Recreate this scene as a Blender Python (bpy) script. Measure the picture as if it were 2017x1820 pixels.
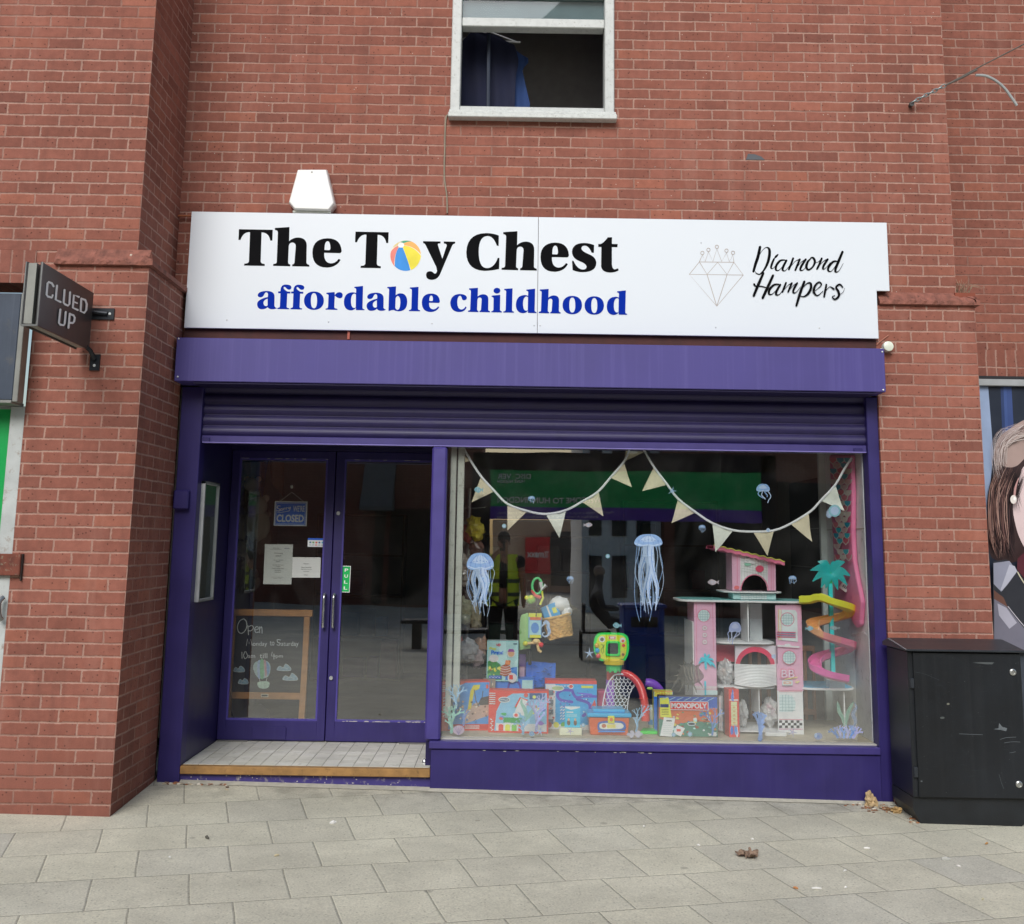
import bpy, bmesh, math, random
from mathutils import Vector, Matrix, noise
from mathutils.geometry import tessellate_polygon
random.seed(7)
S = bpy.context.scene; COL = S.collection
for o in list(bpy.data.objects): bpy.data.objects.remove(o)

# ------------------------------------------------------------------ camera
F, CXP, CYP = 2152.35, 1008.50, 707.44            # focal length and principal point of the photograph (2017 px wide)
PI_, YA, RO = .1665, .0034, .0151                  # pitch, yaw, roll
CAM = Vector((0, -7.43, 1.6))
_c, _s = math.cos, math.sin
R0 = Vector((_c(YA), -_s(YA), 0)); Y0 = Vector((_s(YA), _c(YA), 0)); Z0 = Vector((0, 0, 1))
FW = _c(PI_)*Y0 + _s(PI_)*Z0; U0 = -_s(PI_)*Y0 + _c(PI_)*Z0
RR = _c(RO)*R0 + _s(RO)*U0; UU = -_s(RO)*R0 + _c(RO)*U0
cd = bpy.data.cameras.new('camera'); cam = bpy.data.objects.new('camera', cd); COL.objects.link(cam)
cam.matrix_world = Matrix(((RR.x, UU.x, -FW.x, CAM.x), (RR.y, UU.y, -FW.y, CAM.y), (RR.z, UU.z, -FW.z, CAM.z), (0, 0, 0, 1)))
cd.sensor_width = 36; cd.lens = 38.414; cd.shift_y = -.1004; cd.clip_start = .05; cd.clip_end = 500
S.camera = cam
S.render.resolution_x = 1024; S.render.resolution_y = 924

# ------------------------------------------------------------------ light
W = bpy.data.worlds.new('World'); S.world = W; W.use_nodes = True
nt = W.node_tree; nt.nodes.clear()
sky = nt.nodes.new('ShaderNodeTexSky'); sky.sky_type = 'NISHITA'; sky.sun_disc = False
SUN_EL, SUN_AZ = math.radians(38), math.radians(192)
sky.sun_elevation = SUN_EL; sky.sun_rotation = SUN_AZ; sky.air_density = 1.3; sky.dust_density = 2.5; sky.ozone_density = 1
bg = nt.nodes.new('ShaderNodeBackground'); bg.inputs[1].default_value = .10
wo = nt.nodes.new('ShaderNodeOutputWorld')
nt.links.new(sky.outputs[0], bg.inputs[0]); nt.links.new(bg.outputs[0], wo.inputs[0])
sl = bpy.data.lights.new('sun', 'SUN'); sl.energy = 2.0; sl.angle = math.radians(32); sl.color = (.97, .985, 1)
so = bpy.data.objects.new('sun', sl); COL.objects.link(so)
sd = Vector((math.sin(SUN_AZ)*_c(SUN_EL), math.cos(SUN_AZ)*_c(SUN_EL), _s(SUN_EL)))
so.rotation_euler = (-sd).to_track_quat('-Z', 'Y').to_euler(); so.location = (-5, -10, 12)
S.view_settings.view_transform = 'Standard'; S.view_settings.look = 'None'; S.view_settings.exposure = .26; S.view_settings.gamma = 1
S.cycles.max_bounces = 8; S.cycles.transparent_max_bounces = 12; S.cycles.caustics_reflective = False; S.cycles.caustics_refractive = False

def ray(px, py): return RR*((px-CXP)/F) - UU*((py-CYP)/F) + FW
def P(px, py, y=0., x=None, z=None):               # the point of the plane y (or x, or z) seen at a photo pixel
    d = ray(px, py)
    t = (x-CAM.x)/d.x if x is not None else (z-CAM.z)/d.z if z is not None else (y-CAM.y)/d.y
    return CAM + d*t
def zg(x, y):                                      # the pavement falls gently to the right and to the street
    yy = max(y, -1.); z = .015-.0145*max(-6, min(6, x))+.04*min(yy, 0)
    return z + (.012*max(y+1, -6) if y < -1 else 0)
def G(px, py):
    z = -.05
    for _ in range(12):
        p = P(px, py, z=z); z = zg(p.x, p.y)
    return p

# ------------------------------------------------------------------ materials
def lin(c):
    if isinstance(c, str):
        c = c.lstrip('#'); c = [int(c[i:i+2], 16)/255 for i in (0, 2, 4)]
    return [v/12.92 if v <= .04045 else ((v+.055)/1.055)**2.4 for v in c]
MC = {}; DG = [1.]                                 # DG: gain that turns colours read off shaded things into their own albedo
def nd(t, k, **kw):
    n = t.nodes.new(k)
    for a, b in kw.items():
        if a.startswith('i'): n.inputs[int(a[1:])].default_value = b
        else: setattr(n, a, b)
    return n
def math_(t, op, a, b=None, c=None):
    n = t.nodes.new('ShaderNodeMath'); n.operation = op
    for i, v in enumerate((a, b, c)):
        if v is None: continue
        if isinstance(v, (int, float)): n.inputs[i].default_value = v
        else: t.links.new(v, n.inputs[i])
    return n.outputs[0]
def mixc(t, f, a, b, blend='MIX'):
    n = t.nodes.new('ShaderNodeMix'); n.data_type = 'RGBA'; n.blend_type = blend
    for i, v in ((0, f), (6, a), (7, b)):
        if isinstance(v, (int, float)): n.inputs[i].default_value = v
        elif isinstance(v, (list, tuple)): n.inputs[i].default_value = (*v[:3], 1)
        else: t.links.new(v, n.inputs[i])
    return n.outputs[2]
def ramp(t, v, a, b):
    n = t.nodes.new('ShaderNodeMapRange'); n.inputs[1].default_value = a; n.inputs[2].default_value = b
    t.links.new(v, n.inputs[0]); return n.outputs[0]
def mat(c, rough=.5, metal=0., var=.10, sc=9., bump=.0, bsc=120., alpha=1., spec=.5, coat=0., dirt=None, streak=0.):
    key = (str(c), rough, metal, var, sc, bump, alpha, spec, coat, str(dirt), streak, DG[0])
    if key in MC: return MC[key]
    m = bpy.data.materials.new('paint'); m.use_nodes = True; t = m.node_tree; p = t.nodes['Principled BSDF']
    L = t.links.new; tc = nd(t, 'ShaderNodeNewGeometry')
    nz = nd(t, 'ShaderNodeTexNoise'); nz.inputs['Scale'].default_value = sc; nz.inputs['Detail'].default_value = 5
    L(tc.outputs['Position'], nz.inputs['Vector'])
    base = [min(.86, v*DG[0]) if DG[0] > 1 else v for v in lin(c)]; f = ramp(t, nz.outputs[0], .3, .7)
    col = mixc(t, f, [v*(1-var) for v in base], [min(1, v*(1+var)) for v in base])
    if dirt:
        n2 = nd(t, 'ShaderNodeTexNoise'); n2.inputs['Scale'].default_value = sc*2.3; n2.inputs['Detail'].default_value = 8; n2.inputs['Roughness'].default_value = .7
        L(tc.outputs['Position'], n2.inputs['Vector']); col = mixc(t, math_(t, 'MULTIPLY', ramp(t, n2.outputs[0], .56, .72), .8), col, lin(dirt))
    if streak:
        mp = nd(t, 'ShaderNodeMapping'); mp.inputs['Scale'].default_value = (40, 40, .8); L(tc.outputs['Position'], mp.inputs[0])
        n3 = nd(t, 'ShaderNodeTexNoise'); n3.inputs['Scale'].default_value = 1.; n3.inputs['Detail'].default_value = 4; L(mp.outputs[0], n3.inputs['Vector'])
        col = mixc(t, math_(t, 'MULTIPLY', ramp(t, n3.outputs[0], .5, .75), streak), col, [min(1, v*1.25+.03) for v in base])
    L(col, p.inputs['Base Color'])
    L(math_(t, 'ADD', math_(t, 'MULTIPLY', nz.outputs[0], .16), rough-.08), p.inputs['Roughness'])
    p.inputs['Metallic'].default_value = metal; p.inputs['Specular IOR Level'].default_value = spec; p.inputs['Coat Weight'].default_value = coat
    if alpha < 1: p.inputs['Alpha'].default_value = alpha
    if bump:
        n4 = nd(t, 'ShaderNodeTexNoise'); n4.inputs['Scale'].default_value = bsc; n4.inputs['Detail'].default_value = 4; L(tc.outputs['Position'], n4.inputs['Vector'])
        b = nd(t, 'ShaderNodeBump'); b.inputs['Strength'].default_value = bump; b.inputs['Distance'].default_value = .004
        L(n4.outputs[0], b.inputs['Height']); L(b.outputs[0], p.inputs['Normal'])
    MC[key] = m; return m

def brick(u0, v0, us0=0., soldier=False, tone=1.):
    key = ('brick', u0, v0, us0, soldier, tone)
    if key in MC: return MC[key]
    m = bpy.data.materials.new('brick'); m.use_nodes = True; t = m.node_tree; p = t.nodes['Principled BSDF']; L = t.links.new
    g = nd(t, 'ShaderNodeNewGeometry'); sp = nd(t, 'ShaderNodeSeparateXYZ'); L(g.outputs['Position'], sp.inputs[0])
    sn = nd(t, 'ShaderNodeSeparateXYZ'); L(g.outputs['True Normal'], sn.inputs[0])
    side = math_(t, 'GREATER_THAN', math_(t, 'ABSOLUTE', sn.outputs[0]), .7)
    ux = math_(t, 'SUBTRACT', sp.outputs[0], u0); uy = math_(t, 'SUBTRACT', sp.outputs[1], us0)
    mx = nd(t, 'ShaderNodeMix'); L(side, mx.inputs[0]); L(ux, mx.inputs[2]); L(uy, mx.inputs[3]); u = mx.outputs[0]
    v = math_(t, 'SUBTRACT', sp.outputs[2], v0)
    # wandering joints
    nw = nd(t, 'ShaderNodeTexNoise'); nw.inputs['Scale'].default_value = 7; nw.inputs['Detail'].default_value = 3; L(g.outputs['Position'], nw.inputs['Vector'])
    ne = nd(t, 'ShaderNodeTexNoise'); ne.inputs['Scale'].default_value = 70; ne.inputs['Detail'].default_value = 3; L(g.outputs['Position'], ne.inputs['Vector'])
    sw = nd(t, 'ShaderNodeSeparateColor'); L(nw.outputs['Color'], sw.inputs[0]); se = nd(t, 'ShaderNodeSeparateColor'); L(ne.outputs['Color'], se.inputs[0])
    def wob(w, a, b): return math_(t, 'MULTIPLY_ADD', a, w[0], math_(t, 'MULTIPLY_ADD', b, w[1], -(w[0]+w[1])/2))
    u = math_(t, 'ADD', u, wob((.016, .006), sw.outputs[0], se.outputs[0])); v = math_(t, 'ADD', v, wob((.009, .0045), sw.outputs[1], se.outputs[1]))
    u = math_(t, 'ADD', u, 45.); v = math_(t, 'ADD', v, 15.)
    if soldier: u, v = v, u
    bw, rh = .225, .075
    row = math_(t, 'FLOOR', math_(t, 'DIVIDE', v, rh)); par = math_(t, 'MODULO', row, 2.)
    if soldier: par = math_(t, 'MULTIPLY', par, 0.)
    uo = math_(t, 'ADD', u, math_(t, 'MULTIPLY', par, bw/2)); colm = math_(t, 'FLOOR', math_(t, 'DIVIDE', uo, bw))
    fx = math_(t, 'SUBTRACT', uo, math_(t, 'MULTIPLY', colm, bw)); fy = math_(t, 'SUBTRACT', v, math_(t, 'MULTIPLY', row, rh))
    dx = math_(t, 'MINIMUM', fx, math_(t, 'SUBTRACT', bw, fx)); dy = math_(t, 'MINIMUM', fy, math_(t, 'SUBTRACT', rh, fy))
    dist = math_(t, 'MINIMUM', dx, dy)
    body = ramp(t, math_(t, 'ADD', dist, math_(t, 'MULTIPLY_ADD', ne.outputs[0], .010, -.005)), .0040, .0069)
    cb = nd(t, 'ShaderNodeCombineXYZ'); L(colm, cb.inputs[0]); L(row, cb.inputs[1]); wn = nd(t, 'ShaderNodeTexWhiteNoise'); wn.noise_dimensions = '3D'; L(cb.outputs[0], wn.inputs['Vector'])
    ws = nd(t, 'ShaderNodeSeparateColor'); L(wn.outputs['Color'], ws.inputs[0])
    A, B, Cc, D = [[x*tone for x in lin(c)] for c in ('#875447', '#955f51', '#744a41', '#a16552')]
    col = mixc(t, ws.outputs[0], A, B)
    col = mixc(t, math_(t, 'MULTIPLY', ramp(t, ws.outputs[1], .84, .99), .5), col, Cc); col = mixc(t, math_(t, 'MULTIPLY', ramp(t, ws.outputs[2], .86, .99), .7), col, D)
    nl = nd(t, 'ShaderNodeTexNoise'); nl.inputs['Scale'].default_value = 1.3; nl.inputs['Detail'].default_value = 6; L(g.outputs['Position'], nl.inputs['Vector'])
    nf = nd(t, 'ShaderNodeTexNoise'); nf.inputs['Scale'].default_value = 160; nf.inputs['Detail'].default_value = 5; nf.inputs['Roughness'].default_value = .7; L(g.outputs['Position'], nf.inputs['Vector'])
    nm = nd(t, 'ShaderNodeTexNoise'); nm.inputs['Scale'].default_value = 22; nm.inputs['Detail'].default_value = 5; L(g.outputs['Position'], nm.inputs['Vector'])
    k = math_(t, 'MULTIPLY', math_(t, 'MULTIPLY_ADD', nl.outputs[0], .6, .70), math_(t, 'MULTIPLY', math_(t, 'MULTIPLY_ADD', nf.outputs[0], .5, .75), math_(t, 'MULTIPLY_ADD', nm.outputs[0], .5, .75)))
    kc = nd(t, 'ShaderNodeCombineXYZ'); [L(k, kc.inputs[i]) for i in range(3)]
    col = mixc(t, 1., col, kc.outputs[0], 'MULTIPLY')
    # pits and lime specks
    vo = nd(t, 'ShaderNodeTexVoronoi'); vo.inputs['Scale'].default_value = 38; L(g.outputs['Position'], vo.inputs['Vector'])
    vc = nd(t, 'ShaderNodeSeparateColor'); L(vo.outputs['Color'], vc.inputs[0])
    pit = math_(t, 'MULTIPLY', math_(t, 'LESS_THAN', vo.outputs['Distance'], .18), math_(t, 'GREATER_THAN', vc.outputs[0], .62))
    col = mixc(t, math_(t, 'MULTIPLY', pit, .6), col, lin('#3a211c'))
    spk = math_(t, 'MULTIPLY', math_(t, 'LESS_THAN', vo.outputs['Distance'], .12), math_(t, 'LESS_THAN', vc.outputs[1], .012))
    col = mixc(t, math_(t, 'MULTIPLY', spk, .8), col, lin('#d8c8bb'))
    mort = mixc(t, nm.outputs[0], [x*tone for x in lin('#9d786a')], [x*tone for x in lin('#b89486')])
    mort = mixc(t, math_(t, 'MULTIPLY', ramp(t, nl.outputs[0], .48, .62), .75), mort, [x*tone for x in lin('#93695c')])
    vm = nd(t, 'ShaderNodeMapping'); vm.inputs['Scale'].default_value = (5, 5, .5); L(g.outputs['Position'], vm.inputs[0])      # rain runs
    nv = nd(t, 'ShaderNodeTexNoise'); nv.inputs['Scale'].default_value = 1.; nv.inputs['Detail'].default_value = 7; nv.inputs['Roughness'].default_value = .65; L(vm.outputs[0], nv.inputs['Vector'])
    run = math_(t, 'MULTIPLY', ramp(t, nv.outputs[0], .52, .74), .38)
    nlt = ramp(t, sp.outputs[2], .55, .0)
    col = mixc(t, body, mort, col); col = mixc(t, run, col, lin('#5d4039')); col = mixc(t, math_(t, 'MULTIPLY', ramp(t, nv.outputs[0], .46, .30), .22), col, lin('#b38a7c'))
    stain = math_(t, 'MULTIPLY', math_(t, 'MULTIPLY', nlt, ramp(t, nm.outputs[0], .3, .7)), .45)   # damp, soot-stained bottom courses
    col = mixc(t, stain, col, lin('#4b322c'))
    L(col, p.inputs['Base Color']); p.inputs['Roughness'].default_value = .88; p.inputs['Specular IOR Level'].default_value = .25
    h = math_(t, 'ADD', math_(t, 'MULTIPLY', ramp(t, dist, .001, .009), 1.), math_(t, 'MULTIPLY', nf.outputs[0], .35))
    h = math_(t, 'SUBTRACT', h, math_(t, 'MULTIPLY', pit, .5)); h = math_(t, 'ADD', h, math_(t, 'MULTIPLY', ws.outputs[2], .5))
    b = nd(t, 'ShaderNodeBump'); b.inputs['Strength'].default_value = .9; b.inputs['Distance'].default_value = .004; L(h, b.inputs['Height']); L(b.outputs[0], p.inputs['Normal'])
    MC[key] = m; return m

def paving():
    m = bpy.data.materials.new('paving'); m.use_nodes = True; t = m.node_tree; p = t.nodes['Principled BSDF']; L = t.links.new
    g = nd(t, 'ShaderNodeNewGeometry'); mp = nd(t, 'ShaderNodeMapping'); mp.vector_type = 'TEXTURE'
    mp.inputs['Location'].default_value = (-2.407, -1.082, 0); mp.inputs['Rotation'].default_value = (0, 0, math.radians(16)); L(g.outputs['Position'], mp.inputs[0])
    sp = nd(t, 'ShaderNodeSeparateXYZ'); L(mp.outputs[0], sp.inputs[0])
    nw = nd(t, 'ShaderNodeTexNoise'); nw.inputs['Scale'].default_value = 1.6; nw.inputs['Detail'].default_value = 6; L(g.outputs['Position'], nw.inputs['Vector'])
    s3 = nd(t, 'ShaderNodeSeparateColor'); L(nw.outputs['Color'], s3.inputs[0]); w = .445
    u = math_(t, 'ADD', math_(t, 'ADD', sp.outputs[0], 445*.2), math_(t, 'MULTIPLY', s3.outputs[0], .02)); v = math_(t, 'ADD', math_(t, 'ADD', sp.outputs[1], 445*.2), math_(t, 'MULTIPLY', s3.outputs[1], .02))
    row = math_(t, 'FLOOR', math_(t, 'DIVIDE', v, w)); par = math_(t, 'MODULO', row, 2.)
    rj = math_(t, 'MULTIPLY', math_(t, 'SINE', math_(t, 'MULTIPLY', row, 2.7)), .02)
    uo = math_(t, 'ADD', u, math_(t, 'ADD', math_(t, 'MULTIPLY', par, w/2), rj)); cl = math_(t, 'FLOOR', math_(t, 'DIVIDE', uo, w))
    fx = math_(t, 'SUBTRACT', uo, math_(t, 'MULTIPLY', cl, w)); fy = math_(t, 'SUBTRACT', v, math_(t, 'MULTIPLY', row, w))
    d = math_(t, 'MINIMUM', math_(t, 'MINIMUM', fx, math_(t, 'SUBTRACT', w, fx)), math_(t, 'MINIMUM', fy, math_(t, 'SUBTRACT', w, fy)))
    cb = nd(t, 'ShaderNodeCombineXYZ'); L(cl, cb.inputs[0]); L(row, cb.inputs[1]); wn = nd(t, 'ShaderNodeTexWhiteNoise'); L(cb.outputs[0], wn.inputs['Vector'])
    ws = nd(t, 'ShaderNodeSeparateColor'); L(wn.outputs['Color'], ws.inputs[0])
    col = mixc(t, ws.outputs[0], lin('#c2beac'), lin('#cac6b2')); col = mixc(t, math_(t, 'MULTIPLY', ramp(t, ws.outputs[1], .7, 1.), .6), col, lin('#b8b6ab'))
    nf = nd(t, 'ShaderNodeTexNoise'); nf.inputs['Scale'].default_value = 95; nf.inputs['Detail'].default_value = 6; nf.inputs['Roughness'].default_value = .75; L(g.outputs['Position'], nf.inputs['Vector'])
    nm = nd(t, 'ShaderNodeTexNoise'); nm.inputs['Scale'].default_value = 5; nm.inputs['Detail'].default_value = 8; nm.inputs['Roughness'].default_value = .65; L(g.outputs['Position'], nm.inputs['Vector'])
    k = math_(t, 'MULTIPLY', math_(t, 'MULTIPLY_ADD', ramp(t, nf.outputs[0], .3, .7), .50, .76), math_(t, 'MULTIPLY', math_(t, 'MULTIPLY_ADD', nm.outputs[0], .5, .75), math_(t, 'MULTIPLY_ADD', s3.outputs[2], .5, .75)))
    kc = nd(t, 'ShaderNodeCombineXYZ'); [L(k, kc.inputs[i]) for i in range(3)]
    col = mixc(t, 1., col, kc.outputs[0], 'MULTIPLY')
    vo = nd(t, 'ShaderNodeTexVoronoi'); vo.inputs['Scale'].default_value = 60; L(g.outputs['Position'], vo.inputs['Vector']); vc = nd(t, 'ShaderNodeSeparateColor'); L(vo.outputs['Color'], vc.inputs[0])
    col = mixc(t, math_(t, 'MULTIPLY', math_(t, 'MULTIPLY', math_(t, 'LESS_THAN', vo.outputs['Distance'], .3), math_(t, 'GREATER_THAN', vc.outputs[0], .8)), .35), col, lin('#575449'))
    vg = nd(t, 'ShaderNodeTexVoronoi'); vg.inputs['Scale'].default_value = 3.1; L(g.outputs['Position'], vg.inputs['Vector']); vq = nd(t, 'ShaderNodeSeparateColor'); L(vg.outputs['Color'], vq.inputs[0])
    gum = math_(t, 'MULTIPLY', ramp(t, vg.outputs['Distance'], .075, .055), math_(t, 'GREATER_THAN', vq.outputs[0], .55))
    col = mixc(t, math_(t, 'MULTIPLY', gum, .35), col, lin('#5e5b52'))
    jn = ramp(t, math_(t, 'ADD', d, math_(t, 'MULTIPLY', nf.outputs[0], .004)), 0.0055, .0028)
    jn = math_(t, 'MULTIPLY', jn, ramp(t, nm.outputs[0], .3, .5))
    col = mixc(t, math_(t, 'MULTIPLY', jn, .62), col, lin('#625f53'))
    sx = nd(t, 'ShaderNodeSeparateXYZ'); L(g.outputs['Position'], sx.inputs[0])
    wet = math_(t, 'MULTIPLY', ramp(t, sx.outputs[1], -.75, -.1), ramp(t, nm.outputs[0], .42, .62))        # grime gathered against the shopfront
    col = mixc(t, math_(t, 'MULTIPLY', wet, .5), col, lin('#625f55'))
    L(col, p.inputs['Base Color']); p.inputs['Roughness'].default_value = .9; p.inputs['Specular IOR Level'].default_value = .25
    h = math_(t, 'ADD', math_(t, 'MULTIPLY', ramp(t, d, .001, .008), 1.2), math_(t, 'MULTIPLY', nf.outputs[0], .8))
    b = nd(t, 'ShaderNodeBump'); b.inputs['Strength'].default_value = .8; b.inputs['Distance'].default_value = .004; L(h, b.inputs['Height']); L(b.outputs[0], p.inputs['Normal'])
    return m

def glass(refl=.13, tint=(.97, .985, .98)):
    key = ('glass', refl, tint)
    if key in MC: return MC[key]
    m = bpy.data.materials.new('glass'); m.use_nodes = True; t = m.node_tree; t.nodes.remove(t.nodes['Principled BSDF']); L = t.links.new
    tr = nd(t, 'ShaderNodeBsdfTransparent'); tr.inputs[0].default_value = (*tint, 1)
    gl = nd(t, 'ShaderNodeBsdfGlossy'); gl.inputs['Roughness'].default_value = .0; gl.inputs[0].default_value = (.95, .97, 1, 1)
    df = nd(t, 'ShaderNodeBsdfDiffuse'); df.inputs[0].default_value = (.7, .7, .68, 1)
    g = nd(t, 'ShaderNodeNewGeometry'); n = nd(t, 'ShaderNodeTexNoise'); n.inputs['Scale'].default_value = 2.2; n.inputs['Detail'].default_value = 7; n.inputs['Distortion'].default_value = 1.2; L(g.outputs['Position'], n.inputs['Vector'])
    fr = nd(t, 'ShaderNodeFresnel'); fr.inputs[0].default_value = 1.5
    f = math_(t, 'MINIMUM', math_(t, 'ADD', math_(t, 'MULTIPLY', fr.outputs[0], 1.6), refl-.064), 1.)
    f = math_(t, 'MULTIPLY', f, math_(t, 'SUBTRACT', 1., g.outputs['Backfacing']))      # one reflecting skin per pane, its back face only transmits
    # panes are never quite flat
    n2 = nd(t, 'ShaderNodeTexNoise'); n2.inputs['Scale'].default_value = 1.1; L(g.outputs['Position'], n2.inputs['Vector'])
    b = nd(t, 'ShaderNodeBump'); b.inputs['Strength'].default_value = .25; b.inputs['Distance'].default_value = .004; L(n2.outputs[0], b.inputs['Height']); L(b.outputs[0], gl.inputs['Normal'])
    m1 = nd(t, 'ShaderNodeMixShader'); L(f, m1.inputs[0]); L(tr.outputs[0], m1.inputs[1]); L(gl.outputs[0], m1.inputs[2])
    m2 = nd(t, 'ShaderNodeMixShader'); L(math_(t, 'MULTIPLY', ramp(t, n.outputs[0], .45, .8), .015), m2.inputs[0]); L(m1.outputs[0], m2.inputs[1]); L(df.outputs[0], m2.inputs[2])
    L(m2.outputs[0], t.nodes['Material Output'].inputs[0]); MC[key] = m; return m
def wicker():
    m = mat('#b08a52', .7, var=.25, sc=40, bump=.8, bsc=60); return m

# ------------------------------------------------------------------ mesh helpers
def root_of(o):
    while o.parent: o = o.parent
    return o
def tagp(o, label=None, cat=None, group=None, kind=None):
    if label: o['label'] = label
    if cat: o['category'] = cat
    if group: o['group'] = group
    if kind: o['kind'] = kind
    return o
def thing(name, label, cat, loc, group=None, kind=None):
    o = bpy.data.objects.new(name, None); COL.objects.link(o); o.location = loc; o.empty_display_size = .1
    return tagp(o, label, cat, group, kind)
def catmull(pts, n=6, closed=False):
    if len(pts) < 3: return [tuple(p) for p in pts]
    out = []; N = len(pts); rng = range(N if closed else N-1)
    for i in rng:
        g = lambda k: pts[k % N] if closed else pts[max(0, min(N-1, k))]
        a, b, c, d = g(i-1), g(i), g(i+1), g(i+2)
        for j in range(n):
            t = j/n
            out.append(tuple(.5*((2*b[k])+(-a[k]+c[k])*t+(2*a[k]-5*b[k]+4*c[k]-d[k])*t*t+(-a[k]+3*b[k]-3*c[k]+d[k])*t**3) for k in range(len(b))))
    if not closed: out.append(tuple(pts[-1]))
    return out
class MB:
    def __init__(s, m=None): s.v = []; s.f = []; s.mi = []; s.mats = []; s.m = m; s.xf = None
    def mid(s, m):
        m = m or s.m
        if isinstance(m, str): m = mat(m)
        if m not in s.mats: s.mats.append(m)
        return s.mats.index(m)
    def add(s, vs, fs, m=None):
        k = len(s.v); i = s.mid(m)
        s.v += [s.xf @ Vector(q) if s.xf else Vector(q) for q in vs]
        for f in fs: s.f.append([a+k for a in f]); s.mi.append(i)
        return s
    def box(s, x0, x1, y0, y1, z0, z1, m=None):
        if x0 > x1: x0, x1 = x1, x0
        if y0 > y1: y0, y1 = y1, y0
        if z0 > z1: z0, z1 = z1, z0
        return s.add([(x0, y0, z0), (x1, y0, z0), (x1, y1, z0), (x0, y1, z0), (x0, y0, z1), (x1, y0, z1), (x1, y1, z1), (x0, y1, z1)],
                     [(0, 3, 2, 1), (4, 5, 6, 7), (0, 1, 5, 4), (1, 2, 6, 5), (2, 3, 7, 6), (3, 0, 4, 7)], m)
    def quad(s, a, b, c, d, m=None): return s.add([a, b, c, d], [(0, 1, 2, 3)], m)
    def prism(s, loops, y0, y1, m=None, ax='y'):     # loops of (x,z); first outer, others holes
        if isinstance(loops[0][0], (int, float)): loops = [loops]
        to = {'y': lambda u, v, w: (u, w, v), 'x': lambda u, v, w: (w, u, v), 'z': lambda u, v, w: (u, v, w)}[ax]
        tri = tessellate_polygon([[Vector((a, b, 0)) for a, b in lp] for lp in loops])
        fl = [q for lp in loops for q in lp]; n = len(fl)
        vs = [to(a, b, y0) for a, b in fl]+[to(a, b, y1) for a, b in fl]
        fs = [tuple(t) for t in tri]+[tuple(i+n for i in reversed(t)) for t in tri]; k = 0
        for lp in loops:
            for i in range(len(lp)):
                j = (i+1) % len(lp); fs.append((k+i, k+j, k+j+n, k+i+n))
            k += len(lp)
        return s.add(vs, fs, m)
    def tube(s, pts, r, m=None, n=8, sm=0, cap=True, sq=(1, 1)):
        if isinstance(r, (int, float)): r = [r]*len(pts)
        q = [(*p, rr) for p, rr in zip(pts, r)]
        if sm: q = catmull(q, sm)
        P3 = [Vector(a[:3]) for a in q]; r = [a[3] for a in q]; vs = []; fs = []; up = None
        for i, p in enumerate(P3):
            d = (P3[min(i+1, len(P3)-1)]-P3[max(i-1, 0)])
            d = d.normalized() if d.length > 1e-9 else Vector((0, 0, 1))
            if up is None: up = Vector((0, 1, 0)) if abs(d.y) < .9 else Vector((1, 0, 0))
            a = d.cross(up); a = a.normalized() if a.length > 1e-6 else d.orthogonal().normalized(); b = a.cross(d).normalized(); up = b
            for k in range(n):
                w = 2*math.pi*k/n; vs.append(p+a*(r[i]*math.cos(w)*sq[0])+b*(r[i]*math.sin(w)*sq[1]))
        for i in range(len(P3)-1):
            for k in range(n): fs.append((i*n+k, i*n+(k+1) % n, (i+1)*n+(k+1) % n, (i+1)*n+k))
        if cap: fs.append(tuple(reversed(range(n)))); fs.append(tuple(range((len(P3)-1)*n, len(P3)*n)))
        return s.add(vs, fs, m)
    def lathe(s, c, prof, m=None, n=20, ax='z'):
        vs = []; fs = []
        for r, z in prof:
            for k in range(n):
                w = 2*math.pi*k/n; a, b = r*math.cos(w), r*math.sin(w)
                vs.append({'z': (c[0]+a, c[1]+b, c[2]+z), 'y': (c[0]+a, c[1]+z, c[2]+b), 'x': (c[0]+z, c[1]+a, c[2]+b)}[ax])
        for i in range(len(prof)-1):
            for k in range(n): fs.append((i*n+k, i*n+(k+1) % n, (i+1)*n+(k+1) % n, (i+1)*n+k))
        fs.append(tuple(range(n))); fs.append(tuple(range((len(prof)-1)*n, len(prof)*n)))
        return s.add(vs, fs, m)
    def ell(s, c, r, m=None, n=14, k=8, nz=0., ns=3., seed=0):
        if isinstance(r, (int, float)): r = (r, r, r)
        vs = []; fs = []
        for i in range(k+1):
            a = math.pi*i/k
            for j in range(n):
                b = 2*math.pi*j/n; d = Vector((math.sin(a)*math.cos(b), math.sin(a)*math.sin(b), math.cos(a)))
                q = 1+nz*noise.noise(d*ns+Vector((seed*7.1, seed*3.3, 0))) if nz else 1
                vs.append((c[0]+d.x*r[0]*q, c[1]+d.y*r[1]*q, c[2]+d.z*r[2]*q))
        for i in range(k):
            for j in range(n): fs.append((i*n+j, (i+1)*n+j, (i+1)*n+(j+1) % n, i*n+(j+1) % n))
        return s.add(vs, fs, m)
    def build(s, name, parent=None, label=None, cat=None, group=None, kind=None, bev=0., smooth=False, seg=1):
        me = bpy.data.meshes.new(name)
        if parent: org = root_of(parent).location.copy()
        else:
            xs = [q.x for q in s.v]; ys = [q.y for q in s.v]; org = Vector(((min(xs)+max(xs))/2, (min(ys)+max(ys))/2, min(q.z for q in s.v)))
        me.from_pydata([q-org for q in s.v], [], s.f)
        for m in s.mats: me.materials.append(m)
        me.polygons.foreach_set('material_index', s.mi)
        bm = bmesh.new(); bm.from_mesh(me); bmesh.ops.remove_doubles(bm, verts=bm.verts, dist=1e-6)
        bmesh.ops.recalc_face_normals(bm, faces=bm.faces)
        if bev:
            ed = [e for e in bm.edges if len(e.link_faces) == 2 and e.calc_face_angle(0) > .6]
            bmesh.ops.bevel(bm, geom=ed, offset=bev, segments=seg, affect='EDGES', profile=.5, clamp_overlap=True)
        bm.to_mesh(me); bm.free()
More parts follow.
